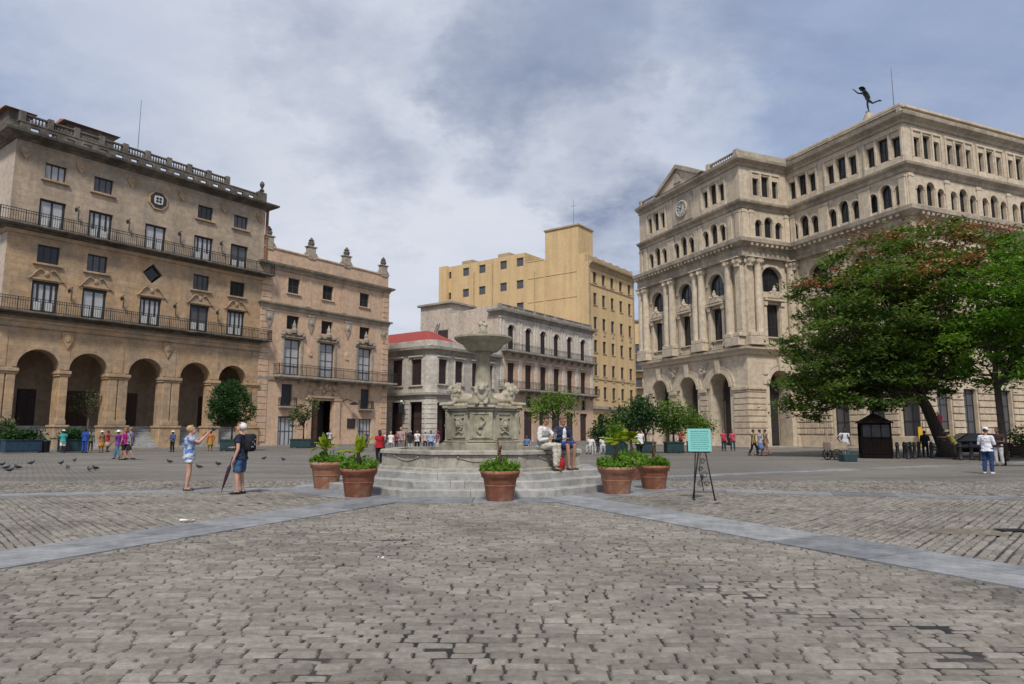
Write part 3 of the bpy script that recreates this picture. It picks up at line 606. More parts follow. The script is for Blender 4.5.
def arcadehouse():
    b = thing('balconied_house', 'three storey pinkish house with long iron balconies and grey top floor', 'building', (-10.4 + .597 * 14.5, 88 + .802 * 14.5, 0), AL)
    F = Fac((0, 0), (1, 0)); W, D = 27.0, 16
    U = [2.7, 7.2, 11.3, 15.2, 19.3, 23.7]
    s = MB(); wall(s, F, rect(0, W, 12.9, 19.4), [arch(u - .75, u + .75, 13.75, 17.0, 6, .5) for u in U], .35); s.build('upper_wall', M['palegrey'], b)
    s = MB(); wall(s, F, rect(0, W, 0, 12.9), [rect(u - .85, u + .85, 7.95, 11.75) for u in U] + [rect(u - 1.2, u + 1.2, -.1, 4.6) for u in U] + [rect(u - .7, u + .7, 5.2, 6.9) for u in U], .35)
    s.add([(W, 0, 0), (W, D, 0), (W, D, 19.4), (W, 0, 19.4)], [(0, 1, 2, 3)]); s.add([(W, D, 0), (0, D, 0), (0, D, 19.4), (W, D, 19.4)], [(0, 1, 2, 3)]); s.build('lower_wall', M['pink'], b)
    s = MB(); G = Fac((0, 9.7), (0, -1)); wall(s, G, [(0, 0), (9.7, 0), (9.7, 20.3), (0, 19.9)], [rect(4.2, 4.9, 15.0, 15.9)], .4); s.build('party_wall', M['mottled'], b)
    s = MB(); s.box(-.02, 5.5, 9.72, 16.3, 10, 21.5); h = s.build('rooftop_room', M['mottled'], b); s = MB(); s.bbox(-.5, 5.8, 9.3, 16.7, 21.5, 21.85, .05); s.build('roof_slab', M['corner_trim'], h)
    s = MB(); s.box(-.06, -.02, 10.3, 12.4, 15.0, 17.4); s.build('rooftop_door', M['shutter'], h)
    s = MB(); s.box(-.4, 4, 16.3, 30, 10, 17.6); s.build('rear_wall', M['mottled'], b)
    s = MB()
    for w in (-.25, .25): s.tube([(-1.9, 13 + w, 13.2), (-.15, 12.2 + w, 18.5)], .05, 6)
    for k in range(12): t = k / 12; s.tube([(-1.9 + 1.75 * t, 12.75 - .8 * t, 13.2 + 5.3 * t), (-1.9 + 1.75 * t, 13.25 - .8 * t, 13.2 + 5.3 * t)], .035, 5)
    s.build('ladder', M['iron'], b)
    for u in U:
        window(F, b, u, 13.75, 1.5, 3.25, 'shutter', .25, 'shutter', 'shutter'); window(F, b, u, 7.95, 1.7, 3.8, 'shutter', .25, 'shutter', 'shutter'); window(F, b, u, 5.2, 1.4, 1.7, 'sash', .25, 'frame_dark', 'glass')
        d = MB(); d.bbox(u - 1.2, u + 1.2, .4, .5, 0, 4.6, .02, F)
        for q in (-1, 1): d.bbox(u + q * .6 - .45, u + q * .6 + .45, .34, .42, .3, 4.2, .02, F)
        d.build('shop_door', M['shutter'], b)
        s = MB(); o = [(u + 1.0 * math.cos(math.pi * i / 8), 17.0 + .8 * math.sin(math.pi * i / 8)) for i in range(9)]; q = [(u + .78 * math.cos(math.pi * i / 8), 17.0 + .54 * math.sin(math.pi * i / 8)) for i in range(9)]
        for i in range(8): s.prism([o[i], o[i + 1], q[i + 1], q[i]], -.12, .02, F)
        s.bbox(u - 1.1, u + 1.1, -.25, .04, 12.05, 12.3, .04, F); s.build('window_hood', M['palegrey'], b)
    for u in [.45] + [(U[i] + U[i + 1]) / 2 for i in range(5)] + [W - .45]:
        s = MB()
        for q in (-.35, .35): s.bbox(u + q - .2, u + q + .2, -.12, .04, 13.6, 18.3, .03, F)
        s.bbox(u - .7, u + .7, -.18, .04, 18.3, 18.55, .03, F); s.bbox(u - .45, u + .45, -.1, .04, 8.0, 12.4, .03, F)
        s.build('pilaster', M['palegrey'], b)
    pth = [(0, 2), (0, 0), (W, 0), (W, 3)]
    s = MB(); s.sweep(pth, [(-.05, 18.7), (.15, 18.8), (.25, 19.1), (.7, 19.3), (.75, 19.6), (-.05, 19.7)]); s.build('cornice', M['corner_trim'], b)
    s = MB(); s.box(0, W, .1, .4, 19.7, 20.35, F)
    for k in range(10): s.bbox(k * 2.95 - .05, k * 2.95 + .45, 0, .5, 19.7, 20.5, .03, F)
    s.bbox(0, W, .02, .48, 20.35, 20.47, .02, F); s.build('parapet', M['corner_trim'], b)
    balcony(F, b, .2, W - .2, 13.6, 1.0, .25, 'corner_trim', 1.05, [1 + 2.1 * k for k in range(13)], .2); balcony(F, b, -.4, W + .4, 7.9, 1.2, .25, 'corner_trim', 1.1, [1 + 2.1 * k for k in range(13)], .2)
    s = MB(); s.add([(0, .3, 19.65), (W, .3, 19.65), (W, D, 19.65), (0, D, 19.65)], [(0, 1, 2, 3)]); s.build('roof', M['roof'], b)

def yellowblock():
    k = 1.025
    b = thing('yellow_block', 'large plain yellow ochre block rising behind the balconied house with a square roof tower', 'building', (14.28, 125, 0), AL)
    F = Fac((0, 0), (1, 0)); G = Fac((0, 39), (0, -1)); W = 18.6; Y1 = 37.0
    U = [2.4, 5.75, 9.2, 12.85, 16.6]; Z = [29.6, 25.3, 20.7, 16.3, 11.9, 7.6]
    s = MB(); wall(s, F, rect(0, W, 0, 33.2), [rect(u - .65, u + .65, z, z + (2.3 if i else 2.0)) for u in U for i, z in enumerate(Z)] + [arch(u - 1.3, u + 1.3, -.1, 3.6, 8) for u in (4, 9.3, 14.6)], .3)
    LY = [30.1, 25.6, 20.0, 15.8]; LZ = [34.6, 30.0, 25.4]
    hl = [rect(39 - y - .85, 39 - y + .85, z, z + 1.75) for y in LY for z in LZ] + [rect(39 - 34.6 - .3, 39 - 34.6 + .3, z, z + 1.5) for z in LZ]
    wall(s, G, [(2, 0), (39, 0), (39, 35.0), (39 - 14.5, 35.0), (39 - 14.5, 37.2), (2, 37.2)], hl, .3)
    s.add([(W, 0, 0), (W, 37, 0), (W, 37, 33.2), (W, 0, 33.2)], [(0, 1, 2, 3)]); s.box(.7, W - .1, 14.52, 36.9, 34.5, 37.19); s.add([(.0, 14.51, 34.9), (.75, 14.51, 34.9), (.75, 14.51, 37.2), (.0, 14.51, 37.2)], [(0, 1, 2, 3)]); s.build('wall', M['yellow'], b)
    s = MB(); s.box(-1.0, 3, 34.9, 37, 0, 37.3); s.build('stair_bay', M['yellow'], b)
    for u in U:
        for i, z in enumerate(Z): window(F, b, u, z, 1.3, 2.3 if i else 2.0, 'sash', .2, 'shutter_grey', 'glass', 2, 2); 
    for u in U:
        for z in Z:
            s = MB(); s.bbox(u - .8, u + .8, -.12, .1, z - .18, z - .02, .03, F)
            if z in Z[2::2]: s.bbox(u - .5, u + .5, -.1, .05, z - 1.1, z - .17, .04, F)
            s.build('window_sill', M['yellow_trim'], b)
    s = MB()
    for z in (29.0, 11.2): s.bbox(-.02, W + .02, -.14, .05, z, z + .22, .04, F)
    for u in (.35, W - .35): s.bbox(u - .35, u + .35, -.1, .05, 6.6, 32.4, .03, F)
    s.build('string_course', M['yellow_trim'], b)
    for y in LY:
        for z in LZ: window(G, b, 39 - y, z, 1.7, 1.75, 'sash', .2, 'shutter_grey', 'glass_mid', 3, 1)
    for z in LZ: window(G, b, 39 - 34.6, z, .6, 1.5, 'sash', .2, 'shutter_grey', 'glass', 1, 2)
    s = MB(); s.sweep([(0, 0.0), (0, 0), (W, 0), (W, 5)][1:], [(-.05, 32.2), (.15, 32.3), (.4, 32.8), (.95, 33.1), (1.0, 33.4), (-.05, 33.5)]); s.build('cornice', M['yellow_trim'], b)
    s = MB(); s.box(0.05, W, .2, .5, 33.5, 34.6)
    for j in range(7): s.bbox(j * 3 - .05, j * 3 + .5, .1, .6, 33.5, 34.8, .04)
    s.build('parapet', M['yellow_trim'], b)
    s = MB(); s.box(.02, 5.5, 2.1, 9.7, 33, 40.6); t = s.build('roof_tower', M['yellow'], b); s = MB(); s.bbox(-.2, 5.7, 1.9, 9.9, 40.6, 40.95, .04); s.build('tower_cap', M['yellow_trim'], t); s = MB(); s.tube([(1.5, 4, 40.9), (1.5, 4, 46.5)], [.05, .03], 5); s.tube([(1.5, 3.4, 45.2), (1.5, 4.6, 45.2)], .03, 4); s.build('antenna_mast', M['steel'], t)
    for y_, z_ in ((12.2, 33), (22.8, 36), (27.8, 35)): s = MB(); s.tube([G(39 - y_, -.1, 8), G(39 - y_, -.1, z_)], .09, 6); s.build('downpipe', M['yellow_trim'], b)
    for y_ in (20, 30): s = MB(); s.bbox(2, 4.5, y_, y_ + 3, 37.2, 38.6, .05); s.build('roof_tank', M['yellow_trim'], b)
    s = MB()
    for y0, y1, z in ((2.5, 13.8, 31.6), (2.5, 13.8, 26.8), (10, 14, 35.0)): s.bbox(39 - y1, 39 - y0, -.08, .03, z, z + .2, .03, G)
    s.tube([G(39 - 9.7, -.08, 10), G(39 - 9.7, -.08, 35)], .14, 6); s.build('band', M['yellow'], b)
    s = MB(); s.box(.1, W - .1, .5, 14.5, 33.0, 33.6); s.box(.1, W - .1, 14.6, 36.8, 37.195, 37.25); s.build('roof', M['roof'], b)
    s = MB(); s.sweep([(0, 0), (W, 0)], [(-.05, 5.6), (.5, 5.7), (.5, 6.2), (-.05, 6.2)]); s.build('shopfront_band', M['corner_trim'], b)
    for u in (4, 9.3, 14.6):
        d = MB(); d.prism(arch(u - 1.3, u + 1.3, 0, 3.6, 8), .5, .6, F); d.bbox(u - .05, u + .05, .42, .52, 0, 4.8, .01, F); d.build('shop_door', M['frame_dark'], b)

def faredge():
    b = thing('distant_flats', 'far pale yellow building glimpsed between the yellow block and the exchange', 'building', (24.5, 160, 0), R(10))
    F = Fac((0, 0), (1, 0)); s = MB(); Z = [4, 8, 12, 16, 20]
    wall(s, F, rect(0, 16, 0, 27.5), [rect(u - .9, u + .9, z, z + 2.2) for u in (2, 5.5, 9, 12.5) for z in Z], .3); closed_sides(s, 16, 12, 0, 27.5); s.build('wall', M['yellow'], b)
    for u in (2, 5.5, 9, 12.5):
        for z in Z: window(F, b, u, z, 1.8, 2.2, 'sash', .2, 'shutter_grey', 'glass_mid', 2, 2)
    for z in Z: balcony(F, b, .5, 15.5, z - .1, 1.3, .3, 'corner_trim', 1.0, None, .3)
    s = MB(); s.bbox(-.3, 16.3, -.4, 12, 27.5, 28, .05); s.build('roof', M['roof'], b)

def exchange():
    AE = math.atan2(.393, .919)
    b = thing('exchange_building', 'massive beige five storey exchange with clock pediment, arches and tall pilasters', 'building', (22.5, 65, 0), AE)
    FK = Fac((0, 17.5), (0, -1)); FS = Fac((0, 0), (1, 0)); FM = Fac((6.3, 0), (0, -1)); FR = Fac((6.3, -13), (1, 0)); WR = 30.0
    K = lambda u: 17.5 + u            # measured clock-face coordinate
    # bays: (facade, width, big-arch centres)
    ka = [K(-14.1), K(-9.0), K(-4.0)]
    s = MB(); hk = []
    hk += [arch(c - 1.45, c + 1.45, -.1, 5.9, 14) for c in ka] + [arch(c - 1.15, c + 1.15, 15.2, 16.4, 12) for c in ka] + [rect(c - .78, c + .78, 10.5, 14.0) for c in ka]
    def trio(c, wide, zs, zc, ar, d=1.25):
        r = []
        for q, w in ((-d, .72), (0, .95), (d, .72)):
            top = zc if q == 0 else zs; r.append((c + q, w, top))
        return r
    def attic(c): return [(c - 1.25, .8, 24.95, 26.75), (c, 1.0, 24.95, 27.1), (c + 1.25, .8, 24.95, 26.75)]
    def fourth(c): return [(c - 1.3, .82, 20.75, 22.45), (c, 1.02, 20.75, 22.85), (c + 1.3, .82, 20.75, 22.45)]
    bays = [(FK, [K(-14.0), K(-3.9)], [K(-13.9), K(-9.0), K(-4.0)], 17.5), (FS, [3.35], [3.5], 6.3), (FM, [1.9, 6.6, 11.0], [1.9, 6.6, 11.0], 13.0), (FR, [2.9 + 4.25 * i for i in range(7)], [2.9 + 4.25 * i for i in range(7)], WR)]
    walls = {}
    for F, att, fou, W in bays:
        h = [rect(u - w / 2, u + w / 2, z0, z1) for c in att for u, w, z0, z1 in attic(c)] + [arch(u - w / 2, u + w / 2, z0, z1 - w / 2, 8) for c in fou for u, w, z0, z1 in fourth(c)]
        walls[F] = (h, W)
    walls[FK] = (walls[FK][0] + hk, 17.5)
    walls[FS] = (walls[FS][0] + [arch(3.95 - 1.35, 3.95 + 1.35, -.1, 6.1, 14), arch(3.5 - 1.35, 3.5 + 1.35, 15.2, 16.4, 12), rect(3.55 - .85, 3.55 + .85, 10.6, 14.0)], 6.3)
    gM = [4.9, 8.5, 11.7]; gR = [2.4, 5.75, 10.4, 15.0, 19.6, 24.2, 28.4]
    walls[FM] = (walls[FM][0] + [rect(c - .85, c + .85, 1.0, 5.1) for c in gM] + [rect(c - .8, c + .8, 10.6, 14.0) for c in (3.3, 8.2)] + [arch(c - 1.1, c + 1.1, 15.2, 16.5, 10) for c in (3.3, 8.2)], 13.0)
    walls[FR] = (walls[FR][0] + [rect(c - .85, c + .85, 1.0, 5.1) for c in gR] + [rect(c - .8, c + .8, 10.6, 14.0) for c in (3.4, 8.2, 13, 17.8, 22.6, 27.4)] + [arch(c - 1.1, c + 1.1, 15.2, 16.5, 10) for c in (3.4, 8.2, 13, 17.8, 22.6, 27.4)] + [rect(c - .8, c + .8, 6.7, 8.4) for c in gR], WR)
    for F, (h, W) in walls.items(): wall(s, F, rect(0, W, 0, 28.6), h, .45)
    # deep reveals of the street arches
    for F, cs, r, zs in ((FK, ka, 1.45, 5.9), (FS, [3.95], 1.35, 6.1)):
        for c in cs:
            h = arch(c - r, c + r, -.1, zs, 14); n = len(h); s.add([F(u, .45, z) for u, z in h] + [F(u, 1.6, z) for u, z in h], [(i, (i + 1) % n, (i + 1) % n + n, i + n) for i in range(n)])
    X1 = 6.3 + WR
    s.add([(X1, -13, 0), (X1, 17.5, 0), (X1, 17.5, 28.6), (X1, -13, 28.6)], [(0, 1, 2, 3)]); s.add([(X1, 17.5, 0), (0, 17.5, 0), (0, 17.5, 28.6), (X1, 17.5, 28.6)], [(0, 1, 2, 3)])
    s.build('wall', M['exch'], b)
    s = MB(); s.box(1.7, 1.75, 1.7, 17.4, 0, 8.6); s.box(1.7, 6.2, 1.7, 1.75, 0, 8.6); s.build('porch_inner_wall', M['arcade'], b)
    for F, cs in ((FK, ka), (FS, [3.95])):
        for c in cs:
            d = MB(); d.bbox(c - 1.1, c + 1.1, 1.52, 1.66, 0, 4.6, .02, F); d.prism(arch(c - 1.25, c + 1.25, 4.65, 5.9, 10), 1.55, 1.66, F)
            for q in (-1, 1): d.bbox(c + q * .55 - .42, c + q * .55 + .42, 1.45, 1.53, .3, 4.3, .03, F)
            d.build('entrance_door', M['frame_dark'], b)
    # windows
    for F, att, fou, W in bays:
        for c in att:
            for u, w, z0, z1 in attic(c): window(F, b, u, z0, w, z1 - z0, 'sash', .3, 'frame_dark', 'glass', 2, 2, 'window', .07)
        for c in fou:
            for u, w, z0, z1 in fourth(c): window(F, b, u, z0, w, z1 - z0, 'arch', .3, 'frame_dark', 'glass', 2, 2, 'arched_window', .07)
    for F, cs, w, z in ((FK, ka, 1.56, 10.5), (FS, [3.55], 1.7, 10.6), (FM, [3.3, 8.2], 1.6, 10.6), (FR, [3.4, 8.2, 13, 17.8, 22.6, 27.4], 1.6, 10.6)):
        for i, c in enumerate(cs):
            window(F, b, c, z, w, 14 - z, 'sash', .35, 'frame_dark', 'glass', 2, 3, 'tall_window', .09)
            ca = c if F is not FK else ka[i]; r = 1.15 if F is FK else (1.35 if F is FS else 1.1); ca = 3.5 if F is FS else ca
            window(F, b, ca, 15.2, 2 * r, 1.2 + r if F in (FK, FS) else 1.3 + r, 'arch', .35, 'frame_dark', 'glass', 4, 2, 'lunette_window', .09)
            s = MB(); s.bbox(c - w / 2 - .5, c + w / 2 + .5, -.4, .05, 14.25, 14.5, .04, F)
            s.prism([(c - w / 2 - .55, 14.5), (c + w / 2 + .55, 14.5), (c, 15.25)], -.4, .03, F); s.prism([(c - w / 2 - .15, 14.56), (c + w / 2 + .15, 14.56), (c, 15.05)], -.44, -.38, F)
            for q in (-1, 1): s.bbox(c + q * (w / 2 + .25) - .2, c + q * (w / 2 + .25) + .2, -.16, .05, 10.0, 14.1, .03, F); s.ball(F(c + q * .38, -.3, 15.1), (.3, .14, .16), 8, 6); s.bbox(c + q * (w / 2 + .25) - .24, c + q * (w / 2 + .25) + .24, -.3, .05, 13.75, 14.25, .05, F)
            s.ball(F(c, -.3, 15.35), (.24, .16, .32), 8, 6); s.ball(F(c, -.3, 15.7), (.12, .12, .14), 8, 6); s.build('window_pediment', M['exch'], b)
            s = MB(); zs = 16.4 if F in (FK, FS) else 16.5
            o = [(ca + (r + .35) * math.cos(math.pi * k / 12), zs + (r + .35) * math.sin(math.pi * k / 12)) for k in range(13)]; q = [(ca + (r + .02) * math.cos(math.pi * k / 12), zs + (r + .02) * math.sin(math.pi * k / 12)) for k in range(13)]
            for k in range(12): s.prism([o[k], o[k + 1], q[k + 1], q[k]], -.12, .02, F)
            s.build('arch_moulding', M['exch'], b)
            s = MB(); s.box(c - w / 2 - .1, c + w / 2 + .1, .02, .2, 9.75, 9.85, F); baluster_run(s, F, c - w / 2 - .1, c + w / 2 + .1, -.1, 9.75, .95, .22, .07); s.build('balustrade', M['exch'], b)
    for F, cs in ((FM, gM), (FR, gR)):
        for c in cs: window(F, b, c, 1.0, 1.7, 4.1, 'sash', .3, 'frame_dark', 'glass_mid', 2, 3, 'ground_window', .1)
    for c in gR: window(FR, b, c, 6.7, 1.6, 1.7, 'sash', .3, 'frame_dark', 'glass', 2, 2, 'window', .08)
    # rusticated ground storey
    s = MB()
    def spans(F, W, z0, z1):
        blk = []
        if F is FK: blk = [(c, 1.45, 5.9) for c in ka]
        if F is FS: blk = [(3.95, 1.35, 6.1)]
        r = []; x = .0
        ops = []
        for c, rr, zs in blk:
            zz = z0; hw = rr + .5 if zz < zs else (math.sqrt(max(0, (rr + .5) ** 2 - (zz - zs) ** 2)))
            if hw > .05: ops.append((c - hw, c + hw))
        if F in (FM, FR) and z1 > .9 and z0 < 5.3: ops += [(c - .95, c + .95) for c in (gM if F is FM else gR)]
        if F is FR and z1 > 6.6 and z0 < 8.5: ops += [(c - .95, c + .95) for c in gR]
        for a, e in sorted(ops):
            if a - x > .1: r.append((x, a))
            x = e
        if W - x > .1: r.append((x, W))
        return r
    for F, W, nz in ((FK, 17.5, 9), (FS, 6.3, 9), (FM, 13.0, 10), (FR, WR, 10)):
        piers = {}
        for i in range(nz):
            z0 = 1.3 + i * .57; z1 = z0 + .5
            if F in (FK, FS) and z0 > 5.3: continue
            for a, e in spans(F, W, z0, z1):
                s = piers.setdefault(round(sum(1 for c in (ka if F is FK else [3.95] if F is FS else []) if c < (a + e) / 2)), MB())
                a0 = a if a > .01 else -.1; e0 = e if (e < W - .01 or F in (FM,) and False) else W
                if F in (FM, FR):
                    n = max(1, round((e0 - a0) / 1.15)); off = .5 if i % 2 else 0; cuts = [a0] + [a0 + (e0 - a0) * (j + off) / n for j in range(1 if not off else 0, n)] + [e0]
                    for p, q in zip(cuts, cuts[1:]): s.bbox(p + .03, q - .03, -.14 - .05 * (rnd.random()), .02, z0, z1, .045, F)
                else: s.bbox(a0 + .01, e0 - .01, -.1, .02, z0, z1, .035, F)
        for s in piers.values(): s.build('rustication', M['exch_rust'], b)
    s = MB()
    for F, W in ((FK, 17.5), (FS, 6.3), (FM, 13.0), (FR, WR)):
        for a, e in spans(F, W, 0, .5): s.bbox(a - (.18 if a < .01 else 0), e, -.2, .02, -.05, 1.15, .05, F)
        for a, e in spans(F, W, 5.3, 5.9) if F in (FK, FS) else []: s.bbox(a - .14, e, -.22, .02, 5.5, 5.85, .05, F)
    s.build('plinth', M['exch_rust'], b)
    s = MB()
    for F, cs, r, zs in ((FK, ka, 1.45, 5.9), (FS, [3.95], 1.35, 6.1)):
        for c in cs:
            s = MB()
            for ro, ri, d in ((r + .75, r + .45, .1), (r + .4, r + .02, .18)):
                o = [(c + ro * math.cos(math.pi * k / 14), zs + ro * math.sin(math.pi * k / 14)) for k in range(15)]; q = [(c + ri * math.cos(math.pi * k / 14), zs + ri * math.sin(math.pi * k / 14)) for k in range(15)]
                for k in range(14): s.prism([o[k], o[k + 1], q[k + 1], q[k]], -d, .02, F)
            s.build('arch_moulding', M['exch'], b); s = MB(); s.prism([(c - .2, zs + r - .05), (c + .2, zs + r - .05), (c + .36, zs + r + 1.3), (c - .36, zs + r + 1.3)], -.35, .02, F); s.build('arch_keystone', M['exch'], b)
    for c in (K(-11.5), K(-6.5)):
        s = MB(); s.prism([(c - .9, 8.6), (c, 7.0), (c + .9, 8.6)], -.12, .02, FK)
        for q in range(9): s.ball(FK(c + rnd.uniform(-.45, .45), -.14, 8.3 - rnd.random() * .8), (.15, .12, .15), 6, 5)
        s.build('spandrel_relief', M['exch_trim'], b)
    # columns and pilasters of the great order
    def col(F, u, half=False, sq=False):
        s = MB(); q = F(u, -.32, 0)
        if sq:
            s.bbox(u - .42, u + .42, -.3, .05, 11.0, 17.6, .03, F)
            for j in range(5): s.box(u - .36 + j * .16, u - .28 + j * .16, -.33, -.28, 11.4, 17.2, F)
        else: s.lathe([(.44, 11.0), (.42, 11.2), (.42, 13.5), (.36, 17.5)], 14, q[:2])
        s.bbox(u - .5, u + .5, -.78, .05, 10.6, 11.0, .05, F);
        s.lathe([(.37, 17.5), (.4, 17.7), (.48, 17.9), (.56, 18.25), (.4, 18.3)], 10, q[:2]); s.bbox(u - .56, u + .56, -.86, .05, 18.3, 18.45, .03, F)
        for j in range(8): a = j * math.pi / 4; s.ball((q[0] + .48 * math.cos(a), q[1] + .48 * math.sin(a), 17.95 + .12 * (j % 2)), (.13, .13, .2), 6, 5)
        s.build('pilaster' if sq else 'column', M['exch'], b)
    for u in (K(-17.0), K(-16.1), K(-12.0), K(-11.0), K(-6.9), K(-5.9), K(-1.75)): col(FK, u)
    col(FK, K(-.45), sq=True)
    for u, q in ((.5, True), (1.55, False), (5.75, False)): col(FS, u, sq=q)
    for u in (.6, 5.6, 6.3, 11.2, 12.5): col(FM, u, sq=True)
    for u in (.5, 1.5, 5.8, 10.6, 15.4, 20.2, 25.0, 29.4): col(FR, u, sq=True)
    s = MB()
    for F, us in ((FK, [K(-16.55), K(-11.5), K(-6.4), K(-1.1)]), (FS, [1.0, 5.8])):
        for u in us: s.bbox(u - 1.05, u + .95, -.8, .04, 9.75, 10.6, .05, F)
    path = [(0, 17.5), (0, 0), (6.3, 0), (6.3, -13), (X1, -13), (X1, 17.5)]
    s.sweep(path, [(-.05, 8.9), (.2, 8.95), (.3, 9.25), (.6, 9.4), (.62, 9.62), (-.05, 9.75)]); s.build('belt_course', M['exch'], b)
    s = MB(); s.sweep(path, [(-.05, 18.45), (.5, 18.45), (.55, 18.8), (.5, 18.85), (.5, 19.3), (.7, 19.4), (1.15, 19.75), (1.2, 20.1), (-.05, 20.25)]); s.build('main_cornice', M['exch_trim'], b)
    for F, W in ((FK, 17.5), (FS, 6.3), (FM, 13.0), (FR, WR)):
        n = int(W / .6); s = MB()
        for i in range(n): u = .3 + i * (W - .6) / max(1, n - 1); s.box(u - .14, u + .14, -1.08, -.45, 19.42, 19.68, F)
        s.build('modillion_row', M['exch_trim'], b)
    s = MB(); s.sweep(path, [(-.05, 23.4), (.12, 23.45), (.16, 23.75), (.5, 23.95), (.55, 24.15), (-.05, 24.28)])
    s.sweep(path, [(-.05, 27.75), (.14, 27.8), (.2, 28.05), (.62, 28.3), (.68, 28.55), (-.05, 28.7)]); s.build('upper_cornice', M['exch_trim'], b)
    s = MB()
    for F, W, us in ((FK, 17.5, [K(-17.2), K(-16.3), K(-11.7), K(-11.0), K(-6.8), K(-6.1), K(-1.5), K(-.4)]), (FS, 6.3, [.4, 1.35, 5.9]), (FM, 13.0, [.5, 4.0, 4.6, 8.6, 9.2, 12.6]), (FR, WR, [.45] + [.8 + 4.25 * i for i in range(1, 7)] + [29.3])):
        for u in us: s = MB(); s.bbox(u - .3, u + .3, -.14, .04, 20.25, 23.35, .03, F); s.bbox(u - .36, u + .36, -.18, .04, 23.0, 23.2, .03, F); s.build('upper_pilaster', M['exch'], b)
    for F, att, fou, W in bays:
        for c in att:
            s = MB(); s.bbox(c - 1.95, c + 1.95, -.1, .03, 24.3, 24.85, .03, F); s.bbox(c - 1.95, c + 1.95, -.1, .03, 27.25, 27.5, .03, F)
            for u in (c - 1.85, c - .68, c + .68, c + 1.85): s.bbox(u - .1, u + .1, -.12, .03, 24.85, 27.25, .02, F)
            s.build('attic_surround', M['exch'], b)
        for c in fou:
            s = MB()
            for u in (c - .68, c + .68): s.bbox(u - .1, u + .1, -.1, .03, 20.3, 22.4, .02, F)
            for u, w, z0, z1 in fourth(c):
                o = [(u + (w / 2 + .16) * math.cos(math.pi * k / 8), z1 - w / 2 + (w / 2 + .16) * math.sin(math.pi * k / 8)) for k in range(9)]; q = [(u + (w / 2 + .01) * math.cos(math.pi * k / 8), z1 - w / 2 + (w / 2 + .01) * math.sin(math.pi * k / 8)) for k in range(9)]
                for k in range(8): s.prism([o[k], o[k + 1], q[k + 1], q[k]], -.07, .02, F)
            s.build('arch_surround', M['exch'], b)
    # clock and pediment
    c = K(-9.0); s = MB(); s.bbox(c - 1.75, c + 1.75, -.12, .03, 24.5, 27.6, .05, FK); cs = s.build('clock_surround', M['exch_trim'], b)
    Tk = lambda x, y, z: FK(c + x * .84, -.12 - z, 26.05 + y * .84)
    s = MB(); s.lathe([(1.15, 0), (1.15, .12), (1.0, .16), (.95, .1)], 28, T=Tk, cap=False); s.build('clock_ring', M['exch'], cs)
    s = MB(); s.lathe([(.97, .02), (.97, .09)], 28, T=Tk); d = s.build('clock_dial', M['dial'], cs)
    s = MB()
    for i in range(12):
        a = R(30 * i); ca, sa = math.cos(a), math.sin(a)
        s.box(-.04 - .025 * (i % 3 == 0), .04 + .025 * (i % 3 == 0), .66, .88, .095, .12, lambda x, y, z: Tk(x * ca + y * sa, -x * sa + y * ca, z))
    s.build('hour_marks', M['iron'], d)
    for ln, w, ang in ((.52, .06, -62), (.78, .045, 12)):
        a = R(ang); ca, sa = math.cos(a), math.sin(a); s = MB(); s.box(-w, w, -.12, ln, .125 + w * .3, .15 + w * .3, lambda x, y, z: Tk(x * ca + y * sa, -x * sa + y * ca, z)); s.build('clock_hand', M['iron'], d)
    s = MB(); c0 = c
    s.prism([(c0 - 4.0, 28.7), (c0 + 4.0, 28.7), (c0, 30.9)], -.55, .6, FK); s.build('pediment', M['exch'], b)
    s = MB()
    for q in (-1, 1): s.prism([(c0, 31.1), (c0 + q * 4.4, 28.75), (c0 + q * 3.7, 28.72), (c0, 30.65)], -.85, .8, FK)
    s.prism([(c0 - .6, 29.0), (c0 + .6, 29.0), (c0 + .35, 29.9), (c0, 30.2), (c0 - .35, 29.9)], -.68, -.5, FK); s.build('pediment_cornice', M['exch_trim'], b)
    # parapets
    s = MB(); 
    
    for u0, u1 in ((.1, c0 - 4.2), (c0 + 4.2, 17.3)):
        s = MB(); baluster_run(s, FK, u0, u1, .15, 28.7, .75, .32, .09)
        for u in (u0 + .2, u1 - .2): s.bbox(u - .3, u + .3, -.05, .4, 28.7, 29.6, .04, FK)
        s.build('balustrade', M['exch_trim'], b)
    s = MB(); s.bbox(.3, 6.3, -.02, .35, 28.7, 29.45, .04, FS); s.build('parapet', M['exch_trim'], b)
    s = MB(); baluster_run(s, FM, .2, 13.0, .3, 28.7, .7, .35, .09); s.build('balustrade', M['exch_trim'], b)
    s = MB(); s.bbox(0, WR, .1, .5, 28.7, 29.2, .04, FR); s.build('parapet', M['exch_trim'], b)
    s = MB(); s.box(8.2, X1 - 1, -11.5, 16, 28.6, 30.2); s.bbox(7.9, X1 - .8, -11.8, 16.3, 30.2, 30.5, .05); s.build('rooftop_attic', M['exch'], b)
    s = MB(); s.add([(0.1, .1, 28.66), (X1, .1, 28.66), (X1, 17.4, 28.66), (.1, 17.4, 28.66)], [(0, 1, 2, 3)]); s.add([(6.4, -12.9, 28.66), (X1, -12.9, 28.66), (X1, .1, 28.66), (6.4, .1, 28.66)], [(0, 1, 2, 3)]); s.build('roof', M['roof'], b)
    a = at(891, 68, 62); iv = Matrix.Rotation(-AE, 4, 'Z') @ Matrix.Translation((-22.5, -65, 0)); q = iv @ a
    s = MB(); s.tube([(q.x, q.y, 30.4), (q.x, q.y, q.z)], [.06, .025], 6); s.build('antenna_mast', M['steel'], b)
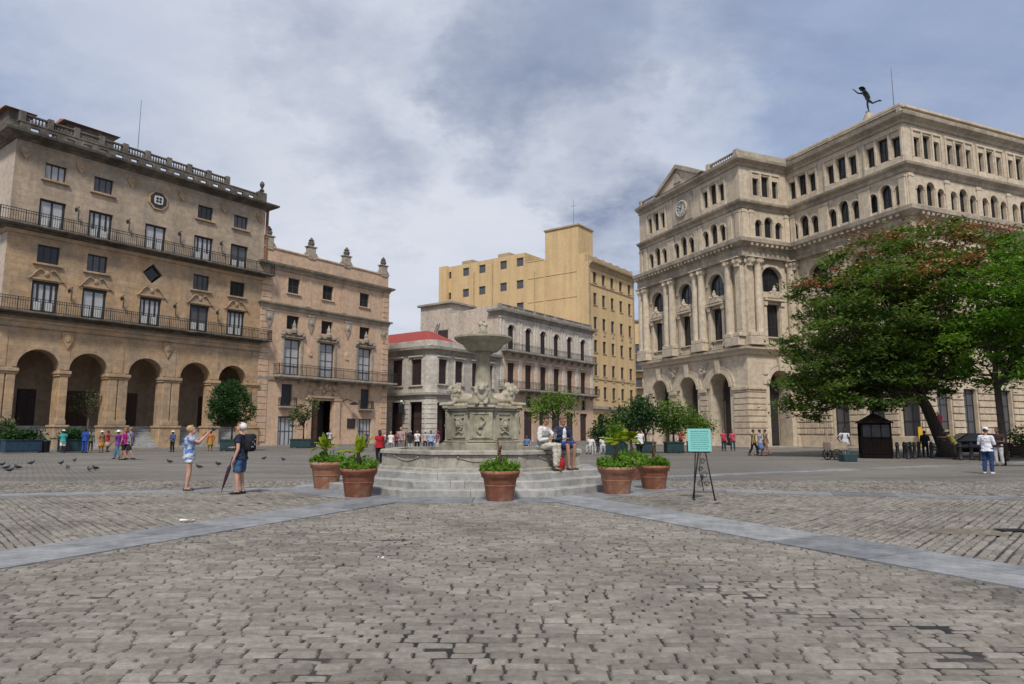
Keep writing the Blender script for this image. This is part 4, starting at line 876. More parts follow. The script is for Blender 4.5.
    # pavement step
# ---------------------------------------------------------------- plaza
FC = (-.85, 20.0)                                  # fountain centre
SPOKES = [-64, -19, 28.5, 72, 118, 154, 197, 246]
BANDS = [-64, -19, 28.5, 197, 246]    # pale stone bands radiating from it (degrees)
def near_limit(p): return 3.0 < p[1] < 21.5 and abs(p[0]) < .8 * p[1] + 3.0
def clip(poly, n, d):
    """keep the part of a convex polygon with n.p >= d"""
    out = []; k = len(poly)
    for i in range(k):
        a, b = poly[i], poly[(i + 1) % k]; da = n[0] * a[0] + n[1] * a[1] - d; db = n[0] * b[0] + n[1] * b[1] - d
        if da >= 0: out.append(a)
        if (da >= 0) != (db >= 0): t = da / (da - db); out.append((a[0] + (b[0] - a[0]) * t, a[1] + (b[1] - a[1]) * t))
    return out
def ground():
    # mortar / base sheet reaching the horizon
    m, nt, b = new_mat('dark_joint_earth'); n = noise(nt, coords(nt), 6, 6)
    nt.links.new(ramp(nt, n, [(.3, (.022, .02, .018)), (.7, (.07, .062, .052))]), b.inputs['Base Color']); b.inputs['Roughness'].default_value = .95
    s = MB(); s.add([(-900, -700, -.04), (900, -700, -.04), (900, 900, -.04), (-900, 900, -.04)], [(0, 1, 2, 3)]); struct(s.build('ground', m))
    # sandy joint filling, in places worn level with the stones
    m2, nt, b = new_mat('joint_filling'); n = noise(nt, coords(nt), 9, 6, .7); n_ = noise(nt, coords(nt), .6, 6)
    c_ = ramp(nt, n, [(.3, (.022, .02, .017)), (.7, (.075, .067, .058))]); nt.links.new(mixc(nt, .9, c_, ramp(nt, n_, [(.42, .3), (.62, 1.6)]), 'MULTIPLY'), b.inputs['Base Color']); b.inputs['Roughness'].default_value = .95
    from mathutils import noise as mn
    s = MB(); nx, ny = 130, 90; vs = []
    for j in range(ny + 1):
        y = 3.0 + 18.5 * (j / ny) ** 1.5
        for i in range(nx + 1):
            x = (i / nx * 2 - 1) * (.8 * y + 3.0); h = mn.fractal(Vector((x * .55, y * .75, 1.3)), 1.0, 2.0, 4) ; vs.append((x, y, -.016 + max(-.007, min(.0145, h * .017))))
    s.add(vs, [(j * (nx + 1) + i, j * (nx + 1) + i + 1, (j + 1) * (nx + 1) + i + 1, (j + 1) * (nx + 1) + i) for j in range(ny) for i in range(nx)]); struct(s.build('joint_sand', m2, None, True))
    # far cobbles: one sheet with a hole where single stones are modelled
    m, nt, b = new_mat('far_cobbles'); v = coords(nt)
    bt = N(nt, 'ShaderNodeTexBrick', Scale=1.0); bt.inputs['Brick Width'].default_value = .27; bt.inputs['Row Height'].default_value = .125; bt.inputs['Mortar Size'].default_value = .012
    bt.inputs['Color1'].default_value = (.265, .24, .208, 1); bt.inputs['Color2'].default_value = (.22, .2, .174, 1); bt.inputs['Mortar'].default_value = (.08, .072, .065, 1)
    nt.links.new(coords(nt, rot=(0, 0, R(12))), bt.inputs['Vector'])
    n1 = noise(nt, coords(nt, (.5, 1.6, 1)), .35, 8, .7); n2 = noise(nt, v, .08, 6, .6)
    col = mixc(nt, .8, bt.outputs[0], ramp(nt, n1, [(.32, .5), (.62, 1.1)]), 'MULTIPLY'); col = mixc(nt, .7, col, ramp(nt, n2, [(.35, .72), (.65, 1.1)]), 'MULTIPLY')
    nt.links.new(col, b.inputs['Base Color']); b.inputs['Roughness'].default_value = .8; b.inputs['Specular IOR Level'].default_value = .25
    bp = N(nt, 'ShaderNodeBump', Strength=.5, Distance=.02); nt.links.new(bt.outputs['Fac'], bp.inputs['Height']); bp.invert = True; nt.links.new(bp.outputs[0], b.inputs['Normal'])
    s = MB(); hole = [(-5.4, 3.0), (5.4, 3.0), (20.2, 21.5), (-20.2, 21.5)]
    wall(s, None, [(-140, -120), (160, -120), (160, 200), (-140, 200)], [hole], 0, lambda u, w, z: (u, z, -.004)); struct(s.build('far_paving', m))
    # near cobbles, stone by stone, in rows square to each sector's bisector
    s = MB(); rr = random.Random(5); cols = []
    for k in range(8):
        a0 = SPOKES[k]; a1 = SPOKES[(k + 1) % 8]; a1 += 360 if a1 < a0 else 0
        bi = R((a0 + a1) / 2) if k != 7 else R(-90); n = (math.cos(bi), math.sin(bi)); t = (-n[1], n[0])
        h0 = (-math.sin(R(a0)), math.cos(R(a0))); h1 = (math.sin(R(a1)), -math.cos(R(a1)))
        wd = {-64: .62, 246: .62}; e0 = h0[0] * FC[0] + h0[1] * FC[1] + wd.get(SPOKES[k], .42); e1 = h1[0] * FC[0] + h1[1] * FC[1] + wd.get(SPOKES[(k + 1) % 8], .42)
        r = 4.7; row = 0
        while r < 30:
            rh = .096 + .026 * rr.random(); half = r * math.tan(R(max(20, (a1 - a0) / 2 + 6))); x = -half - rr.random() * .3
            wob = rr.random() * 6
            while x < half:
                ln = .165 + .115 * rr.random() + (.08 if rr.random() < .12 else 0) - (.07 if rr.random() < .1 else 0); cx = FC[0] + n[0] * (r + rh / 2) + t[0] * (x + ln / 2); cy = FC[1] + n[1] * (r + rh / 2) + t[1] * (x + ln / 2)
                if near_limit((cx, cy)):
                    g = .0055 + .004 * rr.random(); j = lambda q: (rr.random() - .5) * q
                    wv = .012 * math.sin(x * .9 + wob)
                    c4 = [(x + g + j(.02), r + .011 + wv + j(.014)), (x + ln - g + j(.02), r + .011 + wv + j(.014)), (x + ln - g + j(.02), r + rh - .008 + wv + j(.012)), (x + g + j(.02), r + rh - .008 + wv + j(.012))]
                    P = [(FC[0] + n[0] * v_ + t[0] * u_, FC[1] + n[1] * v_ + t[1] * u_) for u_, v_ in c4]
                    near = cy < 11.5
                    if near:   # knock the corners off
                        Q = []
                        for i in range(4):
                            p, a, e = P[i], P[i - 1], P[(i + 1) % 4]; f1 = .006 + .012 * rr.random()
                            la = math.hypot(a[0] - p[0], a[1] - p[1]); le = math.hypot(e[0] - p[0], e[1] - p[1])
                            Q.append((p[0] + (a[0] - p[0]) * f1 / la, p[1] + (a[1] - p[1]) * f1 / la)); Q.append((p[0] + (e[0] - p[0]) * f1 / le, p[1] + (e[1] - p[1]) * f1 / le))
                        P = Q
                    P = clip(clip(P, h0, e0), h1, e1)
                    if len(P) > 2:
                        top = -.003 + .009 * rr.random() - (.012 if rr.random() < .05 else 0); ccx = sum(p[0] for p in P) / len(P); ccy = sum(p[1] for p in P) / len(P)
                        tx, ty = j(.05), j(.05); k_ = len(P); V = []
                        for f, dz in ((1.0, -.05), (1.0, -.016), (.86, 0)):
                            for p in P: px, py = ccx + (p[0] - ccx) * (f if f == 1 else 1 - .011 / max(.02, math.hypot(p[0] - ccx, p[1] - ccy))), ccy + (p[1] - ccy) * (f if f == 1 else 1 - .016 / max(.03, math.hypot(p[0] - ccx, p[1] - ccy))); V.append((px, py, top + dz + (px - ccx) * tx + (py - ccy) * ty))
                        V.append((ccx, ccy, top + .003))
                        fs = [(q * k_ + i, q * k_ + (i + 1) % k_, (q + 1) * k_ + (i + 1) % k_, (q + 1) * k_ + i) for q in (0, 1) for i in range(k_)] + [(2 * k_ + i, 2 * k_ + (i + 1) % k_, 3 * k_) for i in range(k_)]
                        s.add(V, fs)
                x += ln
            r += rh; row += 1
    m, nt, b = new_mat('worn_cobble_stone'); g = nt.nodes.new('ShaderNodeNewGeometry'); v = coords(nt)
    col = ramp(nt, g.outputs['Random Per Island'], [(0, (.195, .172, .143)), (.3, (.245, .218, .184)), (.75, (.282, .25, .213)), (1, (.325, .29, .248))])
    n1 = noise(nt, v, .5, 9, .68); n2 = noise(nt, v, 14, 6, .7); n3 = noise(nt, v, 60, 3, .7)
    col = mixc(nt, .8, col, ramp(nt, n1, [(.34, .55), (.52, .96), (.7, 1.12)]), 'MULTIPLY'); col = mixc(nt, .8, col, ramp(nt, n2, [(.3, .6), (.68, 1.2)]), 'MULTIPLY')
    sp = ramp(nt, noise(nt, coords(nt, (.55, 1.5, 1)), .55, 5, .6), [(.66, 0.0), (.74, 1.0)]); col = mixc(nt, mixc(nt, 1.0, sp, (.4,) * 3, 'MULTIPLY'), col, (.085, .075, .065))
    nt.links.new(col, b.inputs['Base Color']); b.inputs['Roughness'].default_value = .68; b.inputs['Specular IOR Level'].default_value = .3
    bp = N(nt, 'ShaderNodeBump', Strength=.55, Distance=.012); mx = N(nt, 'ShaderNodeMath', operation='ADD'); nt.links.new(n2, mx.inputs[0]); nt.links.new(n3, mx.inputs[1]); nt.links.new(mx.outputs[0], bp.inputs['Height']); nt.links.new(bp.outputs[0], b.inputs['Normal'])
    struct(s.build('cobble_paving', m))
    # pale slab bands and the ring round the fountain
    m, nt, b = new_mat('pale_slab'); g = nt.nodes.new('ShaderNodeNewGeometry'); v = coords(nt)
    col = ramp(nt, g.outputs['Random Per Island'], [(0, (.185, .19, .198)), (.5, (.26, .264, .272)), (1, (.325, .325, .325))])
    col = mixc(nt, .85, col, ramp(nt, noise(nt, v, 2.2, 9, .75), [(.33, .45), (.62, 1.15)]), 'MULTIPLY'); col = mixc(nt, .5, col, ramp(nt, noise(nt, v, 9, 6, .75), [(.35, .6), (.6, 1.15)]), 'MULTIPLY')
    nt.links.new(col, b.inputs['Base Color']); b.inputs['Roughness'].default_value = .55; b.inputs['Specular IOR Level'].default_value = .35
    s = MB(); rr = random.Random(9)
    for a in BANDS:
        c, q = math.cos(R(a)), math.sin(R(a)); r = 5.2; hb = .61 if a in (-64, 246) else .41
        while r < 60:
            ln = 1.0 + .7 * rr.random()
            for w0, w1 in ((-hb, hb),) if rr.random() < .5 else ((-hb, .02), (.02, hb)):
                p = [(r + .004, w0 + .004), (r + ln - .004, w0 + .004), (r + ln - .004, w1 - .004), (r + .004, w1 - .004)]; z = .012 + .004 * rr.random()
                s.add([(FC[0] + c * u - q * w, FC[1] + q * u + c * w, zz) for zz in (-.04, z) for u, w in p], [(0, 1, 5, 4), (1, 2, 6, 5), (2, 3, 7, 6), (3, 0, 4, 7), (4, 5, 6, 7)])
            r += ln
    for k in range(8):
        a = R(-90 + 45 * k); n = (math.cos(a), math.sin(a)); t = (-n[1], n[0])
        for i in range(4):
            def pt(ap, f): h = ap * math.tan(R(22.5)); return (FC[0] + n[0] * ap + t[0] * h * f, FC[1] + n[1] * ap + t[1] * h * f)
            f0, f1 = -1 + i * .5 + .003, -.5 + i * .5 - .003; z = .014 + .003 * rr.random()
            P = [pt(3.9, f0), pt(5.15, f0), pt(5.15, f1), pt(3.9, f1)]
            s.add([(x, y, zz) for zz in (-.04, z) for x, y in P], [(0, 1, 5, 4), (1, 2, 6, 5), (2, 3, 7, 6), (3, 0, 4, 7), (4, 5, 6, 7)])
    struct(s.build('slab_band', m))
    # kerb and pavement in front of the buildings
    m = plain('pavement_slab', (.3, .27, .235), .85, .25, 1.5)
    def strip(name, P, z):
        n = len(P); s = MB(); s.add([(x, y, -.03) for x, y in P] + [(x, y, z) for x, y in P], [tuple(range(n, 2 * n))] + [(i, (i + 1) % n, (i + 1) % n + n, i + n) for i in range(n)]); return struct(s.build(name, m))
    D = Vector(DL); Nn = Vector((.802, -.597)); o = Vector((-39.92, 52.44)); e = o + D * 58
    strip('pavement', [tuple(o - D * 12 + Nn * .9), tuple(e + Nn * .9), tuple(e - Nn * 2), tuple(o - D * 12 - Nn * 2)], .12)
    B = Vector((.919, .393)); A = Vector((-.393, .919)); c = Vector((22.5, 65)); P = [c + A * 22 - B * 2.2, c - B * 2.2 - A * 2.2, c + B * 4.1 - A * 2.2, c + B * 4.1 - A * 15.2, c + B * 60 - A * 15.2, c + B * 60, c + B * 8, c + A * 22 + B * 2]
    strip('pavement', [tuple(p) for p in P], .14)
    # bare earth patch where cobbles are missing
    x, y = gnd(970, 532); mm = plain('bare_earth', (.16, .132, .095), .95, .25, 3); s = MB(); rr = random.Random(2)
    s.add([(x + .55 * math.cos(i * .42) * (1 + .25 * rr.random()), y + .33 * math.sin(i * .42) * (1 + .35 * rr.random()), .0035) for i in range(15)], [tuple(range(15))]); struct(s.build('earth_patch', mm))
    s = MB(); x, y = gnd(1010, 531); s.add([(x - .2, y - .14, .016), (x + .24, y - .14, .016), (x + .24, y + .12, .016), (x - .2, y + .12, .016)], [(0, 1, 2, 3)])
    for k in range(5): s.box(x - .19, x + .23, y - .13 + k * .05, y - .105 + k * .05, .016, .026)
    tag(s.build('drain_grate', M['iron']), 'dark iron drain grate set in the earth patch at right', 'drain')

# ---------------------------------------------------------------- fountain
def octagon(ap, rot=0, c=(0, 0)):
    r = ap / math.cos(R(22.5)); return [(c[0] + r * math.cos(R(22.5 + 45 * i + rot)), c[1] + r * math.sin(R(22.5 + 45 * i + rot))) for i in range(8)]
def oct_ring(s, ap0, ap1, z0, z1, e=.025):
    pr = [(ap0, z0), (ap0, z1 - e), (ap0 - e, z1), (ap1, z1), (ap1, z0)]; k = len(pr); vs = []
    for i in range(8):
        for a, z in pr: r = a / math.cos(R(22.5)); vs.append((r * math.cos(R(22.5 + 45 * i)), r * math.sin(R(22.5 + 45 * i)), z))
    s.add(vs, [(i * k + q, ((i + 1) % 8) * k + q, ((i + 1) % 8) * k + (q + 1) % k, i * k + (q + 1) % k) for i in range(8) for q in range(k)])
def lion_mesh(parent, loc, rz):
    s = MB()
    for c, r in (((-.1, 0, .22), (.4, .17, .17)), ((-.36, .11, .17), (.19, .1, .17)), ((-.36, -.11, .17), (.19, .1, .17)), ((.2, 0, .26), (.19, .16, .22)), ((.22, 0, .46), (.17, .19, .2)), ((.16, 0, .34), (.2, .18, .18)), ((.34, 0, .5), (.12, .115, .13)), ((.44, 0, .46), (.07, .075, .065)), ((.4, 0, .4), (.07, .06, .05)), ((.26, .12, .62), .04), ((.26, -.12, .62), .04), ((.0, 0, .03), (.5, .2, .04))):
        s.ball(c, r, 12, 8)
    for k in range(22):
        a = k * .62; s.ball((.2 + .09 * math.sin(k * 1.7), .18 * math.cos(a), .46 + .19 * math.sin(a)), (.06, .05, .07), 6, 5)
    for q in (-1, 1):
        s.tube([(.22, q * .12, .2), (.3, q * .12, .08), (.62, q * .12, .06)], [.08, .06, .055], 8); s.ball((.63, q * .12, .06), (.09, .065, .055), 8, 6); s.tube([(-.3, q * .15, .06), (-.05, q * .19, .05)], [.06, .05], 8)
        s.ball((.44, q * .055, .54), (.035, .03, .022), 6, 5)
    s.tube([(-.5, .05, .1), (-.6, .16, .06), (-.45, .26, .04), (-.2, .25, .05)], [.03, .03, .03, .045], 6)
    o = s.build('lion', M['marble_lion'], parent, True, loc, rz); return fuse(o, .018, 2)
def fountain():
    f = thing('fountain', 'weathered marble lion fountain with stepped octagonal base, pedestal and raised bowl', 'fountain', (FC[0], FC[1], 0))
    for lv, (ap, ai, z0, z1) in enumerate(((4.0, 3.4, -.03, .175), (3.6, 3.0, .1, .345), (3.22, 2.4, .3, .515))):
        s = MB(); rr = random.Random(40 + lv)
        for i in range(8):   # each side cut in blocks
            a = R(-90 + 45 * i); n = Vector((math.cos(a), math.sin(a))); t = Vector((-n.y, n.x)); cuts = [-1] + sorted(rr.uniform(-.75, .75) for _ in range(2)) + [1]
            for c0, c1 in zip(cuts, cuts[1:]):
                g0, g1, dz = (0 if c0 == -1 else .004), (0 if c1 == 1 else .004), rr.uniform(-.004, .004); e = .018; rows = []
                for q, z in ((ap, z0), (ap, z1 - e + dz), (ap - e, z1 + dz), (ai, z1 + dz), (ai, z0)):
                    h = q * math.tan(R(22.5)); hh = ap * math.tan(R(22.5))
                    u0 = -h if c0 == -1 else c0 * hh + g0; u1 = h if c1 == 1 else c1 * hh - g1; rows.append([(n.x * q + t.x * u, n.y * q + t.y * u, z) for u in (max(-h, u0), min(h, u1))])
                k = len(rows); s.add([r[0] for r in rows] + [r[1] for r in rows], [(j, (j + 1) % k, (j + 1) % k + k, j + k) for j in range(k)] + [tuple(range(k)), tuple(range(2 * k - 1, k - 1, -1))])
        s.build('step', M['step_block'], f)
    s = MB(); oct_ring(s, 2.68, 2.34, .5, .93, .02); oct_ring(s, 2.75, 2.32, .932, 1.04, .03); oct_ring(s, 2.75, 2.5, .5, .6, .03)
    for i in range(8):   # panel joints and carved swags
        a = R(-90 + 45 * i); n = Vector((math.cos(a), math.sin(a))); t = Vector((-n.y, n.x))
        P = lambda u, w, z: (n.x * (2.68 + w) + t.x * u, n.y * (2.68 + w) + t.y * u, z)
        for u in (-1.05, 1.05): s.bbox(u - .06, u + .06, -.01, .02, .6, .93, .01, P)
        s.tube([P(-.5 + k * .125, .01, .86 - .1 * math.sin(math.pi * k / 8)) for k in range(9)], .018, 6)
        for u in (-.5, .5): s.ball(P(u, .01, .87), .04, 8, 6)
    s.build('basin', M['marble'], f)
    m, nt, b = new_mat('basin_water'); b.inputs['Base Color'].default_value = (.05, .06, .05, 1); b.inputs['Roughness'].default_value = .05
    n = noise(nt, coords(nt), 6, 3); bp = N(nt, 'ShaderNodeBump', Strength=.1, Distance=.03); nt.links.new(n, bp.inputs['Height']); nt.links.new(bp.outputs[0], b.inputs['Normal'])
    s = MB(); s.add([(x, y, .8) for x, y in octagon(2.33)], [tuple(range(8))]); s.build('water', m, f)
    # pedestal: cross plan with corner infill
    s = MB()
    def cross(z0, z1, L, W, E=.03, inf=.0):
        s.bbox(-L, L, -W, W, z0, z1, E); s.bbox(-W, W, -L, L, z0, z1, E)
        q = octagon(L * .86 + inf); n = 8; s.add([(x, y, z) for z in (z0 + .004, z1 - .004) for x, y in q], [tuple(range(8)), tuple(range(8, 16))] + [(i, (i + 1) % 8, (i + 1) % 8 + 8, i + 8) for i in range(8)])
    cross(.5, 1.2, 1.16, .42); cross(1.2, 1.27, 1.1, .38); cross(1.27, 2.08, 1.03, .32); cross(2.08, 2.15, 1.09, .36); cross(2.15, 2.24, 1.15, .4)
    for a in range(0, 360, 45):   # carved reliefs on every face
        c, q = math.cos(R(a)), math.sin(R(a)); ap = 1.03 if a % 90 == 0 else .893
        P = lambda u, w, z: (c * (ap + w) - q * u, q * (ap + w) + c * u, z)
        hw = .25 if a % 90 == 0 else .27
        for u0, u1, z0, z1 in ((-hw, hw, 1.98, 2.02), (-hw, hw, 1.33, 1.37), (-hw, -hw + .04, 1.37, 1.98), (hw - .04, hw, 1.37, 1.98)): s.bbox(u0, u1, -.01, .025, z0, z1, .008, P)
        if a % 90 == 0:
            s.tube([P(.11 * math.sin(t * 2.2) * (1 if t < 1.43 else 1), .02, 1.92 - .17 * t) for t in [k * .2 for k in range(15)]], .035, 6); s.ball(P(0, .02, 1.68), (.07, .07, .09), 8, 6)
        else:
            for k in range(14): t = k / 14 * 2 * math.pi; s.ball(P(.12 * math.cos(t), .015, 1.7 + .15 * math.sin(t)), .045, 6, 5)
            s.ball(P(0, .03, 1.7), (.09, .09, .12), 8, 6); s.tube([P(-.2, .015, 1.9), P(0, .02, 1.85), P(.2, .015, 1.9)], .025, 6); s.tube([P(-.15, .015, 1.46), P(0, .02, 1.52), P(.15, .015, 1.46)], .025, 6)
    s.build('pedestal', M['pedestal'], f)
    for a in (0, 90, 180, 270): lion_mesh(f, (.56 * math.cos(R(a)), .56 * math.sin(R(a)), 2.23), R(a))
    s = MB(); s.lathe([(.5, 2.24), (.5, 2.4), (.42, 2.46), (.36, 2.5), (.29, 2.62), (.25, 2.7), (.235, 3.0), (.19, 3.72), (.22, 3.74), (.28, 3.78), (.28, 3.82)], 20); s.build('column', M['pedestal'], f, True)
    s = MB(); s.lathe([(.28, 3.82), (.42, 3.84), (.5, 3.91), (.57, 3.99), (.6, 4.05), (.66, 4.08), (.79, 4.15), (.84, 4.2), (.86, 4.21), (.86, 4.26), (.82, 4.27), (.78, 4.24), (.5, 4.14), (.2, 4.1)], 32); s.build('bowl', M['pedestal'], f, False)
    s = MB(); s.lathe([(.2, 4.1), (.18, 4.32), (.1, 4.36), (.14, 4.42), (.09, 4.48), (.12, 4.54), (.08, 4.6)], 12); s.ball((-.05, .02, 4.66), (.1, .08, .1), 8, 6); s.ball((.05, -.03, 4.63), (.09, .08, .08), 8, 6); s.ball((0, 0, 4.75), (.05, .05, .06), 8, 6)
    s.build('finial', M['marble_lion'], f, True)

# ---------------------------------------------------------------- foliage
def leaf_obj(name, cen, size, mat, parent, aspect=.45, flat=.6, seed=1, fold=True):
    """leaf-sized folded blades scattered at given centres"""
    g = np.random.default_rng(seed); n = len(cen); c = np.asarray(cen, float)
    nm = g.normal(size=(n, 3)); nm /= np.linalg.norm(nm, axis=1)[:, None]; nm[:, 2] = np.abs(nm[:, 2]) + flat; nm /= np.linalg.norm(nm, axis=1)[:, None]
    t = g.normal(size=(n, 3)); t -= nm * (t * nm).sum(1)[:, None]; t /= np.linalg.norm(t, axis=1)[:, None]; b = np.cross(nm, t)
    sz = size * g.uniform(.6, 1.35, n)[:, None]
    tip = c + t * sz; base = c - t * sz; l = c + b * sz * aspect - nm * sz * .12; r = c - b * sz * aspect - nm * sz * .12
    V = np.stack([base, l, tip, r], 1).reshape(-1, 3)
    me = bpy.data.meshes.new(name); me.vertices.add(4 * n); me.vertices.foreach_set('co', V.ravel()); me.loops.add(4 * n); me.loops.foreach_set('vertex_index', np.arange(4 * n, dtype=np.int32))
    me.polygons.add(n); me.polygons.foreach_set('loop_start', np.arange(0, 4 * n, 4, dtype=np.int32)); me.polygons.foreach_set('loop_total', np.full(n, 4, np.int32)); me.update(calc_edges=True); me.materials.append(mat)
    return link(name, me, parent)
def clump_points(lobes, n, seed, clump=.55, per=22, shell=.55, flat=.55):
    """points gathered in clumps inside ellipsoid lobes, thicker towards the shell"""
    g = np.random.default_rng(seed); vol = np.array([l[1][0] * l[1][1] * l[1][2] for l in lobes]) ** .7; vol /= vol.sum(); out = []
    nc = max(1, n // per)
    for k in g.choice(len(lobes), nc, p=vol):
        c, r = lobes[k]; d = g.normal(size=3); d /= np.linalg.norm(d); q = np.asarray(c) + d * np.asarray(r) * (shell + (1.05 - shell) * g.random() ** .6)
        cs = clump * g.uniform(.5, 1.3); out.append(q + g.normal(size=(per, 3)) * np.array([cs, cs, cs * flat]) * .5)
    return np.concatenate(out)
def limb(s, p, q, r0, r1, sag=.15, seed=0, n=6, ang=8):
    rr = random.Random(seed); p, q = Vector(p), Vector(q); L = (q - p).length; pts = []
    for i in range(n + 1):
        t = i / n; o = Vector((rr.uniform(-1, 1), rr.uniform(-1, 1), rr.uniform(-.4, .4))) * L * .035 * (0 < i < n); pts.append(p.lerp(q, t) + o + Vector((0, 0, sag * L * math.sin(math.pi * t))))
    s.tube(pts, [r0 + (r1 - r0) * i / n for i in range(n + 1)], ang); return pts

def flame_tree():
    bx, by = gnd(947, 457); Y = by
    t = thing('flame_tree', 'broad spreading tree with leaning trunk and orange red blossom on top of its crown', 'tree', (bx, by, 0))
    P = lambda px, py, dy=0: at(px, py, Y + dy) - Vector((bx, by, 0))
    lob = [((808, 392), 1.9, 1.1, 0), ((828, 345), 2.4, 1.9, .5), ((822, 300), 1.9, 1.5, 0), ((868, 268), 2.9, 2.0, -.5), ((925, 250), 3.2, 1.8, .5), ((975, 255), 2.6, 1.8, 0), ((806, 372), 1.5, 1.0, -1), ((812, 405), 1.8, .8, 1), ((880, 392), 2.4, 1.0, -2.5), ((835, 385), 2.2, 1.2, 2), ((905, 365), 2.6, 1.4, -1.5), ((940, 352), 2.6, 1.6, .5), ((878, 352), 2.4, 1.5, -2), ((925, 372), 2.0, 1.0, -2.5), ((860, 385), 2.7, 1.5, -1), ((900, 335), 3.0, 2.6, 1.5), ((955, 322), 3.0, 2.4, -1), ((930, 384), 2.0, .8, 1), ((1000, 320), 2.6, 2.2, 1), ((890, 300), 3.0, 2.2, -3), ((900, 310), 3.2, 2.2, 3.5), ((945, 290), 2.8, 2.2, -3), ((850, 330), 2.3, 2, -2.5), ((850, 340), 2.3, 2, 3)]
    L = [(tuple(P(p[0], p[1], dy)), (rx, rx * .95, rz)) for p, rx, rz, dy in lob]
    s = MB(); f = P(921, 398); tr = [(0, 0, -.05), tuple(P(946, 450)), tuple(P(936, 428)), tuple(P(926, 406)), tuple(f)]
    s.tube(tr, [.6, .42, .34, .3, .28], 12); s.tube([(.1, .1, -.05), (.05, .05, .8)], [.72, .36], 10); tk = s.build('trunk', M['bark'], t, True)
    s = MB()
    for i, (c, r) in enumerate(L):
        pts = limb(s, f, Vector(c) - Vector((0, 0, r[2] * .3)), .15, .05, .08, i); 
        for k in range(4):
            rr = random.Random(i * 9 + k); e = Vector(c) + Vector((rr.uniform(-1, 1) * r[0], rr.uniform(-1, 1) * r[1], rr.uniform(-.3, .8) * r[2])) * .85; limb(s, pts[3 + k % 3], e, .06, .018, .05, i * 31 + k, 4, 5)
    s.build('branch', M['bark'], tk, True)
    pts = clump_points(L, 62000, 3, .95, 100, .55, .36); leaf_obj('crown', pts, .16, M['leaf'], t, .38, .7, 4)
    top = [l for l in L if l[0][2] > 8.6]; g = np.random.default_rng(8); c = clump_points(top, 17000, 21, .9, 60, 1.0, .3); zc = np.array([P(900, 292).z] * len(c)); c = c[((c[:, 2] > zc) & (g.random(len(c)) < .9)) | (g.random(len(c)) < .08)]
    leaf_obj('blossom', c, .095, M['flower'], t, .7, .8, 9)
def side_tree():
    bx, by = gnd(1004, 461); Y = by
    t = thing('shade_tree', 'brighter green tree with thin dark straight trunk at the right edge of the square', 'tree', (bx, by, 0))
    P = lambda px, py, dy=0: at(px, py, Y + dy) - Vector((bx, by, 0))
    lob = [((1000, 285), 2.2, 1.7, 0), ((1045, 262), 2.6, 1.9, 0), ((985, 338), 2.0, 1.3, -.5), ((1030, 335), 2.6, 2.2, 0), ((1080, 310), 2.8, 2.5, .5), ((1040, 372), 2.2, 1.0, -1), ((990, 372), 1.4, .8, .5), ((1060, 300), 2.6, 2, -2.5), ((1050, 310), 2.6, 2, 2.8), ((1120, 340), 2.4, 2, 0)]
    L = [(tuple(P(p[0], p[1], dy)), (rx, rx, rz)) for p, rx, rz, dy in lob]
    s = MB(); f = P(997, 385); s.tube([(0, 0, -.05), tuple(P(1002, 430)), tuple(f)], [.24, .17, .15], 10); tk = s.build('trunk', M['bark'], t, True); s = MB()
    for i, (c, r) in enumerate(L):
        pts = limb(s, f, c, .1, .04, .06, i + 50)
        for k in range(3): rr = random.Random(i * 7 + k); limb(s, pts[4], Vector(c) + Vector((rr.uniform(-1, 1) * r[0], rr.uniform(-1, 1) * r[1], rr.uniform(-.5, .8) * r[2])) * .8, .04, .015, .04, i * 17 + k, 4, 5)
    s.build('branch', M['bark'], tk, True); leaf_obj('crown', clump_points(L, 32000, 13, .95, 95, .5, .38), .145, M['leaf2'], t, .38, .7, 14)

def box_planter(par, w, h, m, label=None):
    s = MB(); s.bbox(-w / 2, w / 2, -w / 2, w / 2, .08, h, .02); s.bbox(-w / 2 - .05, w / 2 + .05, -w / 2 - .05, w / 2 + .05, h - .1, h, .02)
    for x in (-1, 1):
        for y in (-1, 1): s.box(x * w * .42 - .05, x * w * .42 + .05, y * w * .42 - .05, y * w * .42 + .05, 0, .1)
    for k in range(4): s.box(-w / 2 + .1 + k * w * .24, -w / 2 + .1 + k * w * .24 + w * .17, -w / 2 - .015, w / 2 + .015, .2, h - .2)
    o = s.build('planter', M[m], par); s = MB(); s.box(-w / 2 + .05, w / 2 - .05, -w / 2 + .05, w / 2 - .05, h - .02, h + .015); s.build('soil', M['soil'], o)
def planter_tree(px, py, label, lobes, leaf, nleaf, ls=.09, w=1.1, h=.75, pm='planter', bark='bark', forks=5, clump=.45, per=18, shell=.5, z=0, rz=0, group='trees growing in box planters'):
    bx, by = gnd(px, py); t = thing('planter_tree', label, 'potted tree', (bx, by, z), rz, group); box_planter(t, w, h, pm)
    L = [(tuple(at(q[0], q[1], by + (q[4] if len(q) > 4 else 0)) - Vector((bx, by, z))), (q[2], q[2], q[3])) for q in lobes]
    s = MB(); cz = min(l[0][2] - l[1][2] for l in L); f = Vector((0, 0, max(h + .25, cz + .1))); s.tube([(0, 0, h - .05), tuple(f)], [.08, .065], 8); tk = s.build('trunk', M[bark], t, True); s = MB()
    rr = random.Random(int(px))
    for i, (c, r) in enumerate(L):
        pts = limb(s, f, c, .05, .02, .03, i, 5, 6)
        for k in range(forks): limb(s, pts[rr.randint(1, 4)], Vector(c) + Vector((rr.uniform(-1, 1) * r[0], rr.uniform(-1, 1) * r[1], rr.uniform(-.6, 1) * r[2])) * .9, .025, .008, .02, i * 13 + k, 4, 5)
    s.build('branch', M[bark], tk, True); leaf_obj('crown', clump_points(L, nleaf, int(px), clump, per, shell, .7), ls, M[leaf], t, .5, .3, int(px) + 1)
